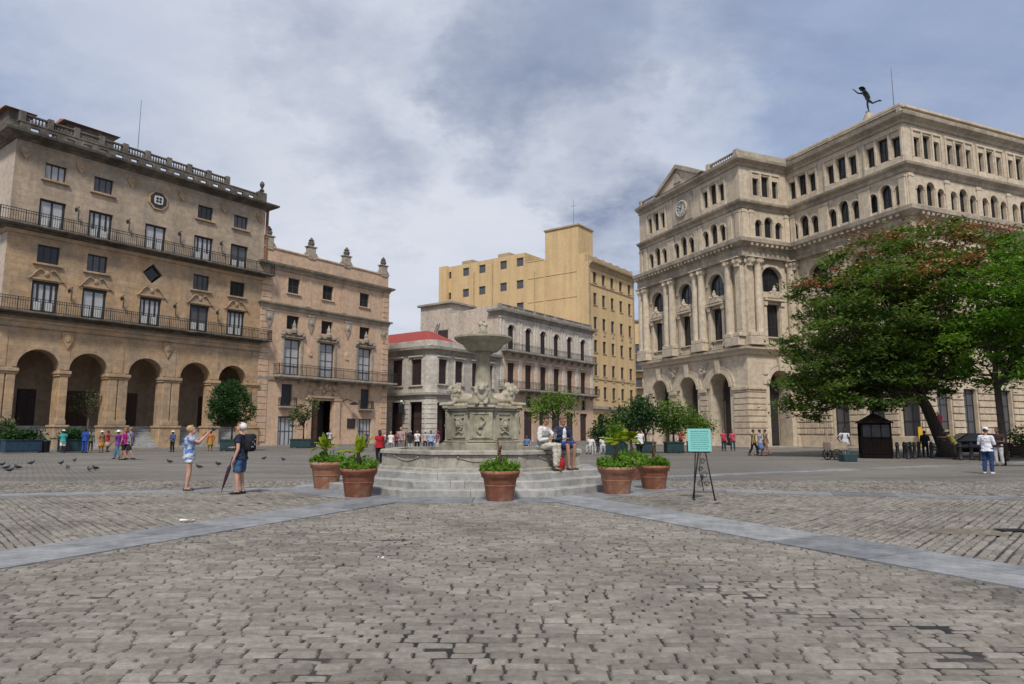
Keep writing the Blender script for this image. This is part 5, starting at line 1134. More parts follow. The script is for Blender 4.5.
def frond_mesh(s, o, az, L, up, droop, lw=.16, n=12):
    """one feathery frond: rib plus leaflets; s is a MB"""
    d = Vector((math.cos(az), math.sin(az), 0)); sd = Vector((-d.y, d.x, 0)); pts = []
    for i in range(n + 1): t = i / n; pts.append(Vector(o) + d * (L * t * math.cos(up) * (1 - .2 * t * droop)) + Vector((0, 0, L * (t * math.sin(up) - droop * .55 * t * t))))
    s.tube(pts, [.012 - .009 * i / n for i in range(n + 1)], 4)
    for i in range(2, n + 1):
        p = pts[i]; a = (pts[i] - pts[i - 1]).normalized(); w = lw * math.sin(math.pi * (.12 + .8 * i / n))
        for q in (-1, 1):
            for h in (0, .5):
                b = pts[i - 1].lerp(p, h); e = b + (sd * q * .8 + a * .55 + Vector((0, 0, -.12))).normalized() * w * 1.25; m = b.lerp(e, .5) + Vector((0, 0, .02)); s.add([b, m + a * .016, e, m - a * .016], [(0, 1, 2, 3)])
def pot(px, py, label, h=.68, rt=.4, rb=.29, kind='palm', tilt=0, lean=(0, 0), seed=1, nleaf=900):
    bx, by = gnd(px, py); t = thing('potted_plant', label, 'potted plant', (bx, by, 0), 0, 'terracotta pots round the fountain')
    s = MB(); s.lathe([(rb, 0), (rb + .01, .02), (rb + (rt - rb) * .74, h * .74), (rt - .02, h * .76), (rt + .01, h * .78), (rt + .02, h * .88), (rt + .035, h * .9), (rt + .035, h), (rt - .02, h + .005), (rt - .04, h - .06)], 32, cap=False)
    s.lathe([(rb + .085 * h + .012, h * .5), (rb + .085 * h + .02, h * .52), (rb + .085 * h + .012, h * .54)], 32, cap=False); p = s.build('pot', M[('terracotta', 'terracotta_pale', 'terracotta_dark')[seed % 3]], t, True)
    s = MB(); s.lathe([(.001, h - .05), (rt - .035, h - .05)], 20, cap=False); s.build('soil', M['soil'], p)
    g = np.random.default_rng(seed); n = nleaf; a = g.uniform(0, 2 * np.pi, n); r = (rt + .05) * np.sqrt(g.random(n)); zz = h - .02 + (.22 + .12 * np.sin(a * 3 + seed)) * g.random(n) * (1.1 - .5 * r / rt) + .03
    leaf_obj('ground_cover', np.stack([r * np.cos(a), r * np.sin(a), zz], 1), .055, M['leaf_pot'], t, .4, -.1, seed)
    s = MB(); rr = random.Random(seed)
    for k in range(26): a = rr.random() * 6.28; q = rr.random() * rt; s.tube([(q * math.cos(a), q * math.sin(a), h - .05), (1.25 * q * math.cos(a), 1.25 * q * math.sin(a), h + .1 + .2 * rr.random())], [.006, .003], 4)
    s.build('stems', M['leaf_pot'], t)
    if kind == 'palm':
        z0 = h + .32; s = MB(); s.tube([(0, 0, h - .05), (lean[0] * .5, lean[1] * .5, h + .2), (lean[0], lean[1], z0 + .06)], [.06, .05, .035], 8); st = s.build('palm_stem', M['bark_pale'], t, True)
        s = MB()
        for k in range(11): frond_mesh(s, (lean[0], lean[1], z0), 2 * math.pi * k / 11 + rr.uniform(-.25, .25), rr.uniform(.48, .74), R(rr.uniform(25, 78)), rr.uniform(.5, 1.1), .1, 15)
        for k in range(3): frond_mesh(s, (lean[0], lean[1], z0), 6.28 * rr.random(), .55, R(80), .3, .08, 14)
        s.build('palm_frond', M['frond'], t)
    elif kind == 'stump':
        s = MB(); s.tube([(0, 0, h - .05), (lean[0] * .4 + .02, 0, h + .32), (lean[0], 0, h + .7)], [.045, .035, .012], 7)
        for k in range(7): a = k * .9; z = h + .1 + .06 * k; s.tube([(.0, 0, z), (.07 * math.cos(a), .07 * math.sin(a), z + .1)], [.03, .008], 5)
        s.build('dry_stem', M['dead'], t, True)
    elif kind == 'bushy':
        s = MB(); s.tube([(0, 0, h - .05), (.0, 0, h + .75)], [.045, .03], 7)
        for k in range(8): a = k * .8; z = h + .25 + .05 * k; s.tube([(0, 0, z), (.1 * math.cos(a), .1 * math.sin(a), z + .08)], [.03, .01], 5)
        s.build('palm_stem', M['bark_pale'], t, True); s = MB()
        for k in range(16): frond_mesh(s, (0, 0, h + .62), 2 * math.pi * k / 16, rr.uniform(.35, .5), R(rr.uniform(0, 60)), rr.uniform(.4, .9), .14)
        s.build('palm_frond', M['frond'], t)
# ---------------------------------------------------------------- people
SKIN = {'pale': (.5, .28, .2), 'tan': (.36, .19, .12), 'brown': (.16, .075, .045), 'dark': (.06, .03, .02)}
_pm = {}
def pmat(k, c, **kw):
    if k not in _pm: _pm[k] = plain(k, c, **kw)
    return _pm[k]
ARM = {  # elbow and wrist offsets from the shoulder: (outward, forward, up), person facing +Y
    'down': ((.06, -.04, -.29), (.09, .04, -.54)), 'swingf': ((.05, .12, -.27), (.03, .30, -.44)), 'swingb': ((.06, -.14, -.26), (.09, -.20, -.5)),
    'hip': ((.17, -.06, -.25), (.06, .1, -.44)), 'front': ((.07, .02, -.29), (-.08, .24, -.26)), 'photo': ((.06, .24, -.1), (-.06, .44, .14)),
    'lift': ((.1, .2, -.16), (-.02, .32, .06)), 'reach': ((.04, .25, -.1), (.0, .5, -.08)), 'raise': ((.04, .26, .06), (.02, .5, .3)), 'lap': ((.08, .06, -.27), (-.05, .27, -.36)), 'chin': ((.06, .18, -.22), (-.12, .3, -.08))}
def hand(s, w, d, side, r=.009, curl=.5, fine=True):
    """palm, four unequal bent fingers and a thumb; d is the forearm direction, side the body side"""
    d = Vector(d).normalized(); up = Vector((0, 0, 1)) if abs(d.z) < .8 else Vector((0, 1, 0)); sd = d.cross(up).normalized(); nr = sd.cross(d).normalized()
    w = Vector(w); s.tube([w - d * .02, w + d * .03, w + d * .085], [(.026, .02), (.04, .018), (.036, .014)], 8)
    for i, L in enumerate((.062, .074, .07, .054)):
        b = w + d * .08 + sd * (.03 - .02 * i); m = b + d * L * .55 - nr * .012 * curl; e = m + (d * (1 - curl * .6) - nr * curl).normalized() * L * .55; s.tube([b - d * .02, m, e], [r, r * .95, r * .75], 6)
    b = w + d * .025 + sd * .032 * side; s.tube([b, b + d * .03 + sd * .03 * side - nr * .01, b + d * .065 + sd * .03 * side - nr * .025], [r * 1.25, r * 1.1, r * .85], 6)
def person(label, px, py, deg, H=1.7, legs='stand', arms=('down', 'down'), top=(.3, .3, .3), bot=('trousers', (.05, .06, .1)), skin='tan', hair=(.05, .03, .02), hat=None, shoes=(.03, .03, .03), sleeve=.5, pat=None, z=0, xy=None, female=False, fine=False, look=0, turn=0, bag=None, group=None, hairlen=0, stride=.26, seat=.5, lean=0, vest=None, jacket=None, grey=False, cat='person'):
    x, y = xy or gnd(px, py, z); k = H / 1.72
    root = thing('person', label, cat, (x, y, z), R(deg), group)
    V = lambda *p: Vector(p) * k
    sh = .165 if female else .19; hp = .1 if female else .09
    if legs == 'sit': ph = seat / k + .07
    else: ph = .92
    hip0 = Vector((0, 0, ph)); ln = Vector((0, math.sin(R(lean)), math.cos(R(lean)))); fw = Vector((0, math.cos(R(lean)), -math.sin(R(lean))))
    def tp(xx, yy, zz): return (hip0 + Vector((xx, 0, 0)) + fw * yy + ln * zz) * k   # torso frame
    neck = tp(0, -.01, .52); lk = R(look); bs = 'shorts' if bot[0] == 'minishorts' else bot[0]; hc = tp(0, .025, .64) 
    hr = Matrix.Rotation(R(turn), 3, 'Z') @ Matrix.Rotation(lk - R(lean) * .4, 3, 'X')
    hd = lambda a, b_, c: hc + hr @ (Vector((a, b_, c)) * k)
    S = MB(); nn = 12
    # torso, neck, head
    tw = .92 if female else 1.0
    prof = [(-.09, .11, .1), (-.02, .165, .115), (.06, .16, .11), (.18, .135 * tw, .1), (.3, .155 * tw, .115), (.4, .165 * tw, .11), (.46, .13, .09), (.5, .06, .06)]
    def loft(S_, rows, ex):
        pts = [tp(0, 0, r[0]) for r in rows]; S_.tube(pts, [((r[1] + ex) * k, (r[2] + ex) * k) for r in rows], 16)
    loft(S, prof, 0)
    S.tube([tp(0, -.01, .44), hd(0, -.01, -.05)], [.055 * k, .05 * k], 10)
    S.ball(hd(0, -.01, .03), (.076 * k, .096 * k, .098 * k), 14, 10, hr); S.ball(hd(0, .03, -.045), (.058 * k, .062 * k, .07 * k), 12, 8, hr); S.ball(hd(0, .094, -.01), (.014 * k, .022 * k, .022 * k), 8, 6, hr)
    S.ball(hd(0, .088, .03), (.045 * k, .012 * k, .012 * k), 8, 5, hr); S.ball(hd(0, .085, -.065), (.022 * k, .012 * k, .01 * k), 8, 5, hr)
    for q in (-1, 1): S.ball(hd(q * .078, -.01, .005), (.014 * k, .022 * k, .034 * k), 8, 6, hr)
    # limbs
    J = {}
    for q, key in ((-1, 0), (1, 1)):
        a = arms[key]; e, w = ARM[a]; s0 = tp(q * sh, -.01, .43); el = s0 + V(q * e[0], e[1], e[2]); wr = s0 + V(q * w[0], w[1], w[2]); J[q] = (s0, el, wr)
        S.tube([tp(q * .1, 0, .43), s0, s0.lerp(el, .5), el, el.lerp(wr, .3), wr], [.05 * k, .055 * k, .046 * k, .038 * k, .037 * k, .026 * k], nn); hand(S, wr, wr - el, -q, .010 if fine else .0125)
    LG = {}
    for q in (-1, 1):
        h = Vector((q * hp, 0, ph - .02))
        if legs == 'walk': d = stride * q; kn = Vector((q * hp, d * .5 + .06, .49)); an = Vector((q * hp * .9, d - (.04 if d < 0 else 0), .09 + (.05 if d < 0 else 0)))
        elif legs == 'sit': kn = Vector((q * .12, .44, ph + .0)); an = Vector((q * .11, .42 + .05 * q, .09))
        elif legs == 'onetoe': kn = Vector((q * .06, .05 if q < 0 else -.28, .5 if q < 0 else .62)); an = Vector((q * .05, 0.0, .1)) if q < 0 else Vector((.08, -.72, .8))
        else: kn = Vector((q * (hp + .02), .025, .49)); an = Vector((q * (hp + .03), -.02, .09))
        LG[q] = (h * k, kn * k, an * k); h, kn, an = LG[q]
        S.tube([h + V(0, 0, .06) if legs != 'sit' else h, h.lerp(kn, .3), h.lerp(kn, .75), kn, kn.lerp(an, .3), kn.lerp(an, .75), an], [.088 * k, .085 * k, .062 * k, .054 * k, .056 * k, .038 * k, .034 * k], nn)
        S.tube([an + V(0, -.05, -.05), an + V(0, .04, -.045), an + V(q * .02, .15, -.06)], [(.036 * k, .035 * k), (.042 * k, .036 * k), (.036 * k, .022 * k)], 10)
    body = S.build('body', pmat('skin_' + skin, SKIN[skin], rough=.55, var=.12, sc=5), root, True); fuse(body, .0125 if fine else .021, 2)
    if fine:
        e = MB()
        for q in (-1, 1): e.ball(hd(q * .032, .083, .014), (.012 * k, .008 * k, .007 * k), 8, 6, hr)
        e.build('eyes', pmat('eye', (.02, .015, .012)), body, True)
        e = MB(); e.ball(hd(0, .094, -.064), (.024 * k, .006 * k, .006 * k), 8, 5, hr); e.build('lips', pmat('lip', (.3, .1, .08)), body, True)
    vx = .014 if fine else .021
    # top garment
    G = MB(); ex = .026; hem = -.1 if bot[0] != 'none' else 0
    if legs == 'sit': hem = -.04
    rows = [(hem, .198, .14)] + [(r[0], r[1], r[2]) for r in prof[1:7]] + [(.485, .085, .075)]
    loft(G, rows, ex)
    for q in (-1, 1):
        s0, el, wr = J[q]; G.tube([tp(q * .1, 0, .43), s0, s0.lerp(el, .5)], [.07 * k, .074 * k, .066 * k], nn)
        if sleeve > .5: G.tube([s0.lerp(el, .45), el], [.064 * k, .055 * k], nn)
        if sleeve > .9: G.tube([el.lerp(s0, .1), el, el.lerp(wr, .85)], [.056 * k, .054 * k, .04 * k], nn)
    if top is not None: fuse(G.build('dress' if bot[0] == 'dress' else ('jacket' if jacket else 'shirt'), cloth(top, pat), root, True), vx, 2)
    if jacket:   # open front shows the shirt
        q = MB(); q.tube([tp(0, .125, .0), tp(0, .128, .2), tp(0, .125, .38), tp(0, .09, .47)], [(.07 * k, .022 * k), (.07 * k, .022 * k), (.06 * k, .02 * k), (.03 * k, .02 * k)], 10); q.build('t_shirt', cloth(jacket), root, True)
    if vest:
        q = MB(); loft(q, [(-.06, .17, .125), (.06, .165, .118), (.2, .15, .112), (.3, .165, .125), (.38, .15, .11), (.45, .1, .08)], .034); fuse(q.build('waistcoat', cloth(vest), root, True), vx, 2)
    # lower garment
    if bot[0] in ('trousers', 'shorts', 'capri', 'minishorts'):
        G = MB(); loft(G, [(-.12, .12, .11), (-.03, .162, .116), (.06, .152, .106)], .01)
        for q in (-1, 1):
            h, kn, an = LG[q]; end = {'minishorts': h.lerp(kn, .42), 'trousers': an.lerp(kn, .04), 'shorts': kn.lerp(h, .06), 'capri': an.lerp(kn, .5)}[bot[0]]
            st = h + V(0, 0, .05) if legs != 'sit' else h
            if bs == 'shorts': G.tube([st, h.lerp(end, .5), end], [.105 * k, .102 * k, (.092 if bot[0] == 'shorts' else .098) * k], nn)
            else: G.tube([st, h.lerp(kn, .35), kn, kn.lerp(end, .5), end], [.104 * k, .098 * k, .074 * k, .072 * k, .064 * k], nn)
        fuse(G.build(bs if bs != 'capri' else 'trousers', cloth(bot[1]), root, True), vx, 2)
    elif bot[0] in ('skirt', 'dress'):
        G = MB(); z1 = .5 if bot[0] == 'skirt' else .55; a = LG[1][1].lerp(LG[-1][1], .5)
        if legs == 'sit': G.tube([V(0, -.08, ph), V(0, .1, ph + .02), V(0, .45, ph)], [(.2 * k, .12 * k), (.2 * k, .11 * k), (.19 * k, .09 * k)], 14)
        else: G.tube([tp(0, 0, .08), tp(0, 0, -.05), V(0, a.y / k * .6, .62), V(0, a.y / k, z1 - .08)], [(.165 * k, .12 * k), (.195 * k, .15 * k), (.21 * k, .17 * k), (.23 * k, .19 * k)], 16)
        G.build('skirt', cloth(bot[1]), root, True)
    G = MB()
    for q in (-1, 1):
        an = LG[q][2]; G.tube([an + V(0, -.075, -.055), an + V(0, 0, -.05), an + V(q * .012, .1, -.06), an + V(q * .02, .175, -.066)], [(.03 * k, .032 * k), (.044 * k, .04 * k), (.047 * k, .034 * k), (.03 * k, .022 * k)], 10)
    G.build('shoes', cloth(shoes), root, True)
    # hair and hats
    if hair:
        G = MB(); G.ball(hd(0, -.028, .048), (.088 * k, .096 * k, .094 * k), 14, 9, hr); G.ball(hd(0, .03, .108), (.06 * k, .045 * k, .026 * k), 10, 7, hr)
        if hairlen: G.tube([hd(0, -.05, .05), hd(0, -.085, -.04), hd(0, -.08, -.06 - hairlen)], [(.085 * k, .06 * k), (.085 * k, .045 * k), (.06 * k, .025 * k)], 12)
        G.build('hair', pmat('hair_%d' % int(hair[0] * 100), hair, rough=.7, var=.4, sc=30), root, True)
    if hat:
        kind, c = hat; G = MB(); T = lambda a, b_, c_: hd(a / k, b_ / k, c_ / k)
        if kind == 'cap': G.lathe([(.104 * k, .05 * k), (.104 * k, .08 * k), (.085 * k, .135 * k), (.045 * k, .16 * k), (.001, .165 * k)], 14, (0, -.012 * k), T, False); G.tube([hd(0, .07, .06), hd(0, .17, .045)], [(.075 * k, .012 * k), (.055 * k, .008 * k)], 10)
        else: G.lathe([(.2 * k, .045 * k), (.19 * k, .055 * k), (.105 * k, .065 * k), (.1 * k, .13 * k), (.07 * k, .15 * k), (.001, .152 * k)], 16, (0, -.01 * k), T, False)
        G.build('cap' if kind == 'cap' else 'hat', cloth(c), root, True)
    if bag:
        kind, c = bag; G = MB()
        if kind == 'backpack':
            G.bbox(-.15, .15, -.32, -.12, 1.0, 1.42, .05, lambda a, b_, c_: tp(a, b_, c_ - .92)); pk = G.build('backpack', cloth(c), root, True); G = MB()
            for q in (-1, 1): G.tube([tp(q * .1, -.13, .45), tp(q * .12, 0, .5), tp(q * .12, .125, .38), tp(q * .14, .05, .14)], [(.028, .012)] * 4, 6)
            G.build('strap', cloth(c), pk)
        else:
            w = J[1][2]; s0 = J[1][0]; G.bbox(w.x + .0, w.x + .12, w.y - .14, w.y + .12, .72 * k, .98 * k, .03); G.tube([(w.x + .05, w.y - .1, .97 * k), tuple(s0 + Vector((.0, 0, .06))), (w.x + .05, w.y + .08, .97 * k)], .012, 5); G.build('shoulder_bag', cloth(c), root, True)
    root['_w'] = [list(J[-1][2]), list(J[1][2])]
    return root
def wrist(p, i):
    """world position of a wrist (0 left of body, 1 right of body)"""
    v = Vector(p['_w'][i]); return Matrix.Translation(p.location) @ (Matrix.Rotation(p.rotation_euler.z, 4, 'Z') @ v)

def people():
    # foreground visitors
    w = person('blonde woman in blue patterned top and white shorts raising a camera', 187, 491, -68, 1.7, 'stand', ('lift', 'photo'), (.08, .17, .42), ('minishorts', (.62, .6, .62)), 'pale', (.42, .27, .12), None, (.08, .06, .05), .1, (.5, .55, .65), female=True, fine=True, look=14)
    h = (wrist(w, 1) + wrist(w, 0)) / 2; d = Matrix.Rotation(w.rotation_euler.z, 3, 'Z') @ Vector((0, 1, .15)); c = wrist(w, 1) + d * .1 + Vector((0, 0, .07))
    t = thing('camera', 'small dark camera held up by the blonde woman in blue', 'camera', c, w.rotation_euler.z); s = MB(); s.bbox(-.07, .07, -.025, .025, -.04, .04, .01); s.bbox(-.03, .03, -.02, .02, .038, .058, .006); s.build('camera_body', M['iron'], t); s = MB(); s.lathe([(.03, 0), (.032, .03), (.028, .05)], 12, T=lambda x, y, z: (x, .02 + z, y)); s.build('lens', M['glass'], t)
    m = person('white haired man in dark shirt and denim shorts with a backpack looking up', 239, 494, 84, 1.76, 'stand', ('down', 'front'), (.03, .035, .055), ('shorts', (.06, .12, .22)), 'pale', (.62, .6, .58), None, (.04, .035, .03), .5, fine=True, look=32, bag=('backpack', (.025, .025, .03)))
    s = MB(); T = lambda a, b_, c_: (a, b_, c_)
    for a_, z_, w_, h_ in ((-.06, 1.14, .1, .05), (.03, 1.2, .08, .09), (-.07, 1.26, .07, .06), (.04, 1.32, .09, .04)): s.ball((a_, -.318, z_), (w_ * .6, .012, h_ * .7), 7, 5)
    pk = [c for c in kids(m) if c.name.startswith('backpack')][0]; s.build('white_print', M['white'], pk)
    q = wrist(m, 0); u = thing('folded_umbrella', 'long folded dark umbrella hanging tip down from the white haired man', 'umbrella', (q.x - .03, q.y - .02, 0)); tip = Vector((-.18, -.06, .12)); hd_ = Vector((0, 0, q.z + .02)); s = MB(); s.tube([hd_.lerp(tip, .18), hd_.lerp(tip, .3), hd_.lerp(tip, .6), tip], [.016, .045, .038, .01], 9); s.build('canopy', cloth((.05, .025, .04)), u, True)
    s = MB(); s.tube([hd_ + Vector((0, .05, .0)), hd_ + Vector((0, .03, .05)), hd_ + Vector((0, 0, .03)), hd_.lerp(tip, .2)], .011, 6); s.tube([tip, tip + (tip - hd_).normalized() * .05], .006, 5); s.build('handle', M['doorwood'], u, True)
    m['_w'] = 0; w['_w'] = 0
    B = Vector((.707, -.707)) ; e0 = Vector((.28, 17.26)); dr = Vector((.707, .707)); inn = Vector((-.707, .707))
    a = e0 + dr * .85 + inn * .14; b = e0 + dr * 1.6 + inn * .14
    person('man in white shirt, grey waistcoat and pale trousers seated on the fountain rim', 0, 0, -122, 1.72, 'sit', ('chin', 'front'), (.62, .6, .56), ('trousers', (.5, .46, .38)), 'tan', (.05, .035, .03), None, (.08, .06, .05), 1, z=.515, xy=(a.x, a.y), fine=True, look=-22, turn=-25, seat=.57, lean=8, vest=(.3, .29, .28))
    person('person in navy jacket, white t-shirt and navy shorts seated on the fountain rim', 0, 0, -146, 1.72, 'sit', ('lap', 'front'), (.03, .045, .09), ('shorts', (.04, .05, .14)), 'tan', (.16, .09, .05), None, (.1, .08, .07), 1, z=.515, xy=(b.x, b.y), fine=True, look=-18, turn=15, seat=.57, lean=6, jacket=(.66, .66, .7))
    c = (a + b) / 2 - inn * .3; t = thing('red_bag', 'red cloth bag resting on the fountain step between the seated pair', 'bag', (c.x, c.y, .515), R(45)); s = MB(); s.bbox(-.14, .14, -.08, .08, 0, .3, .05); s.build('bag_body', M['red'], t, True); s = MB(); s.tube([(-.09, 0, .28), (-.06, 0, .4), (.06, 0, .4), (.09, 0, .28)], .012, 6); s.build('strap', M['red'], t, True)
    person('man in white shirt, white cap and blue jeans standing under the right trees', 989, 474, -55, 1.68, 'stand', ('front', 'front'), (.68, .67, .72), ('trousers', (.03, .06, .15)), 'tan', (.04, .03, .02), ('cap', (.66, .66, .72)), (.6, .6, .6), .8, fine=True, look=-8)
    person('person in dark top and pale grey trousers beside the thin tree trunk', 1000, 466, 120, 1.72, 'stand', ('front', 'down'), (.05, .035, .035), ('trousers', (.5, .48, .46)), 'brown', (.02, .015, .015), None, (.05, .04, .04), .5)
    person('woman in red top and black trousers walking left of the fountain', 379, 465, 20, 1.62, 'walk', ('down', 'swingf'), (.38, .02, .03), ('trousers', (.015, .015, .02)), 'tan', (.03, .02, .015), None, (.02, .02, .02), .3, female=True, hairlen=.14, stride=.14)
    g = 'visitors before the grey corner building'
    for i, (px, py, d, H, lg, tp_, bt, hr, ht, lab) in enumerate([
        (385, 452, 170, 1.62, 'stand', (.6, .4, .45), (.06, .05, .07), (.3, .25, .2), None, 'person in pink white shirt, first of the group right of the red woman'),
        (390.5, 453, 150, 1.6, 'stand', (.7, .68, .64), (.2, .2, .2), (.3, .06, .04), None, 'person in white blouse with reddish hair in the group at the corner building'),
        (396, 451, 190, 1.6, 'stand', (.3, .05, .1), (.05, .05, .06), (.05, .03, .02), None, 'person in dark red top in the group at the corner building'),
        (401, 452, 160, 1.84, 'stand', (.36, .27, .26), (.2, .18, .17), (.4, .25, .2), None, 'tallest person of the group, in dusty pink shirt, beside the wall lamp pier'),
        (406.5, 450, 200, 1.72, 'stand', (.09, .09, .1), (.05, .05, .05), (.1, .08, .06), None, 'person in charcoal jacket in the middle of the group at the corner building'),
        (411, 453, 120, 1.66, 'stand', (.03, .03, .03), (.4, .38, .35), (.5, .45, .4), None, 'person in black top and light trousers in the group at the corner building'),
        (417, 452, 185, 1.68, 'stand', (.72, .72, .7), (.015, .015, .02), (.02, .02, .02), None, 'person in bright white shirt and black trousers in the group at the corner building'),
        (424.5, 452, 215, 1.62, 'stand', (.4, .38, .4), (.05, .05, .07), (.05, .04, .03), ('hat', (.5, .5, .5)), 'person in grey hat and grey top in the group at the corner building'),
        (431, 452, 160, 1.58, 'stand', (.3, .42, .55), (.03, .06, .18), (.04, .03, .02), None, 'person in pale blue top and blue trousers in the group at the corner building'),
        (437, 452, 150, 1.68, 'stand', (.22, .08, .16), (.5, .48, .46), (.4, .04, .06), ('hat', (.42, .03, .06)), 'person in purple top and red hat at the right end of the group')]):
        person(lab, px + (i * 37 % 5 - 2) * .35, py + (i * 53 % 7 - 3) * .45, d + (i * 71 % 120 - 60), H + (i * 29 % 9 - 4) * .018, lg, (('hip', 'down', 'chin', 'swingf')[i % 4], ('front', 'down', 'hip')[i % 3]), tp_, ('trousers', bt), ('tan', 'pale', 'brown')[i % 3], hr, ht, female=i % 2 == 0, group=g)
    g = 'people along the hotel arcade'
    for px, py, z, d, H, lg, ar, tp_, bt, sk, hr, ht, sl, kw, lab in [
        (39, 452.5, 0, 60, 1.66, 'walk', ('swingf', 'down'), (.36, .22, .19), ('skirt', (.3, .1, .07)), 'brown', (.03, .02, .02), ('cap', (.5, .2, .2)), .5, dict(female=True, bag=('bag', (.03, .02, .03))), 'person in dusty pink clothes with a dark shoulder bag beside the blue planters'),
        (62, 453, 0, 20, 1.66, 'walk', ('down', 'front'), (.05, .3, .32), ('shorts', (.66, .66, .62)), 'dark', (.02, .02, .02), ('cap', (.72, .72, .7)), .5, dict(stride=.12), 'person in white cap, turquoise shirt and white shorts by the hotel steps'),
        (84, 453, 0, -5, 1.78, 'stand', ('front', 'front'), (.03, .07, .32), ('trousers', (.03, .07, .3)), 'dark', (.02, .015, .015), None, 1, {}, 'worker in royal blue overalls standing with back turned'),
        (90, 451, 0, 30, 1.6, 'stand', ('down', 'down'), (.1, .12, .07), ('trousers', (.05, .05, .04)), 'brown', (.02, .02, .02), None, .5, {}, 'person in dull green close beside the worker in blue'),
        (101, 452.5, 0, 70, 1.6, 'stand', ('front', 'down'), (.25, .13, .09), ('skirt', (.5, .23, .04)), 'brown', (.02, .02, .02), ('hat', (.7, .68, .62)), .5, dict(female=True), 'woman in straw hat, brown blouse and orange skirt'),
        (107, 452, 0, -80, 1.62, 'stand', ('reach', 'reach'), (.35, .03, .03), ('skirt', (.45, .38, .3)), 'brown', (.02, .02, .02), None, .9, dict(female=True), 'woman in red top reaching out an arm beside the straw hat woman'),
        (117, 459, 0, 80, 1.62, 'walk', ('swingf', 'swingb'), (.16, .04, .25), ('trousers', (.08, .17, .25)), 'tan', (.05, .03, .02), ('hat', (.72, .72, .7)), .5, dict(female=True), 'woman in white hat and purple top walking in jeans'),
        (123.5, 460, 0, 75, 1.74, 'walk', ('down', 'swingf'), (.45, .03, .2), ('shorts', (.02, .02, .025)), 'tan', (.25, .12, .06), None, .3, dict(female=True, hairlen=.08), 'woman in magenta top and black shorts walking past the steps'),
        (129, 460, 0, 85, 1.78, 'walk', ('swingb', 'down'), (.19, .21, .33), ('shorts', (.03, .03, .035)), 'tan', (.25, .15, .08), None, .5, {}, 'person in grey blue shirt walking right behind the magenta top woman'),
        (97, 427, 2.05, 160, 1.74, 'stand', ('chin', 'down'), (.06, .1, .07), ('trousers', (.03, .03, .03)), 'dark', (.02, .02, .02), ('cap', (.6, .6, .55)), .5, {}, 'person in pale cap and dark green shirt up on the arcade floor'),
        (154, 429, 2.05, 200, 1.66, 'stand', ('down', 'down'), (.32, .04, .05), ('trousers', (.02, .02, .02)), 'dark', (.02, .02, .02), None, .5, {}, 'person in dark red top in the shade of the third arch'),
        (172, 452, 0, 165, 1.62, 'stand', ('front', 'front'), (.07, .1, .2), ('trousers', (.02, .025, .03)), 'dark', (.02, .02, .02), ('hat', (.62, .6, .55)), 1, {}, 'person in pale hat and navy clothes standing by the pier left of the blonde woman'),
        (210, 451, 0, 30, 1.6, 'stand', ('down', 'hip'), (.5, .17, .05), ('skirt', (.35, .25, .05)), 'brown', (.02, .02, .02), None, .5, dict(female=True), 'woman in orange and ochre clothes between the blonde woman and the round shrub')]:
        person(lab, px, py, d, H, lg, ar, tp_, bt, sk, hr, ht, sleeve=sl, z=z, group=g, **kw)
    person('person in lilac white shirt standing at the dark portal of the apricot mansion', 329, 447.5, -160, 1.74, 'stand', ('down', 'hip'), (.5, .48, .62), ('trousers', (.03, .03, .05)), 'dark', (.02, .02, .02), None)
    person('person in dark clothes at the right shop door of the apricot mansion', 366, 447.5, 150, 1.6, 'stand', ('front', 'down'), (.04, .06, .11), ('trousers', (.02, .03, .05)), 'brown', (.03, .02, .02), None)
    person('person in white shirt with dark shoulder bag and black trousers right of the fountain', 640.5, 458, 10, 1.7, 'walk', ('down', 'swingf'), (.7, .68, .7), ('trousers', (.015, .015, .02)), 'brown', (.02, .02, .02), None, sleeve=.5, stride=.12, bag=('bag', (.02, .02, .02)))
    g = 'people by the exchange arches'
    for px, py, d, tp_, bt, lab, kw in [
        (724, 451, 190, (.5, .06, .12), (.02, .05, .08), 'person in crimson shirt, left one of the pair behind the turquoise sign', {}),
        (733, 451, 170, (.52, .08, .14), (.03, .08, .08), 'person in pinkish red shirt, right one of the pair behind the turquoise sign', dict(female=True)),
        (681, 449, 180, (.4, .04, .05), (.03, .03, .04), 'person in red shirt behind the planter trees', {}),
        (754, 456, -80, (.16, .16, .06), (.02, .02, .03), 'person in olive shirt and dark trousers, leading the three walkers', dict(legs='walk')),
        (760.5, 456, -85, (.36, .44, .55), (.14, .24, .5), 'woman in pale blue dress in the middle of the three walkers', dict(legs='walk', female=True, bot='skirt')),
        (766, 456, 75, (.3, .22, .15), (.32, .2, .12), 'person in tan clothes, rightmost of the three walkers', dict(legs='walk', female=True, bot='shorts'))]:
        person(lab, px, py, d, 1.68, kw.get('legs', 'stand'), ('swingf', 'swingb') if 'legs' in kw else ('down', 'front'), tp_, (kw.get('bot', 'trousers'), bt), 'tan', (.03, .02, .02), female=kw.get('female', False), group=g)
    person('man in white shirt and dark open waistcoat standing by the hand cart', 846, 459, 165, 1.76, 'stand', ('down', 'hip'), (.55, .55, .6), ('trousers', (.12, .13, .15)), 'dark', (.02, .02, .02), None, bag=('backpack', (.03, .03, .04)))
    person('person in dark blue jacket among the bollards beside the leaning trunk', 926, 457, 150, 1.6, 'stand', ('front', 'down'), (.03, .035, .06), ('trousers', (.03, .03, .04)), 'dark', (.02, .02, .02), None, sleeve=1)
    person('person in straw yellow shirt bending beside the leaning trunk', 955.5, 459.5, 60, 1.7, 'stand', ('reach', 'front'), (.3, .27, .08), ('trousers', (.04, .03, .03)), 'brown', (.03, .02, .02), ('hat', (.4, .33, .2)), lean=25)
    g = 'people seated at the far cafe'
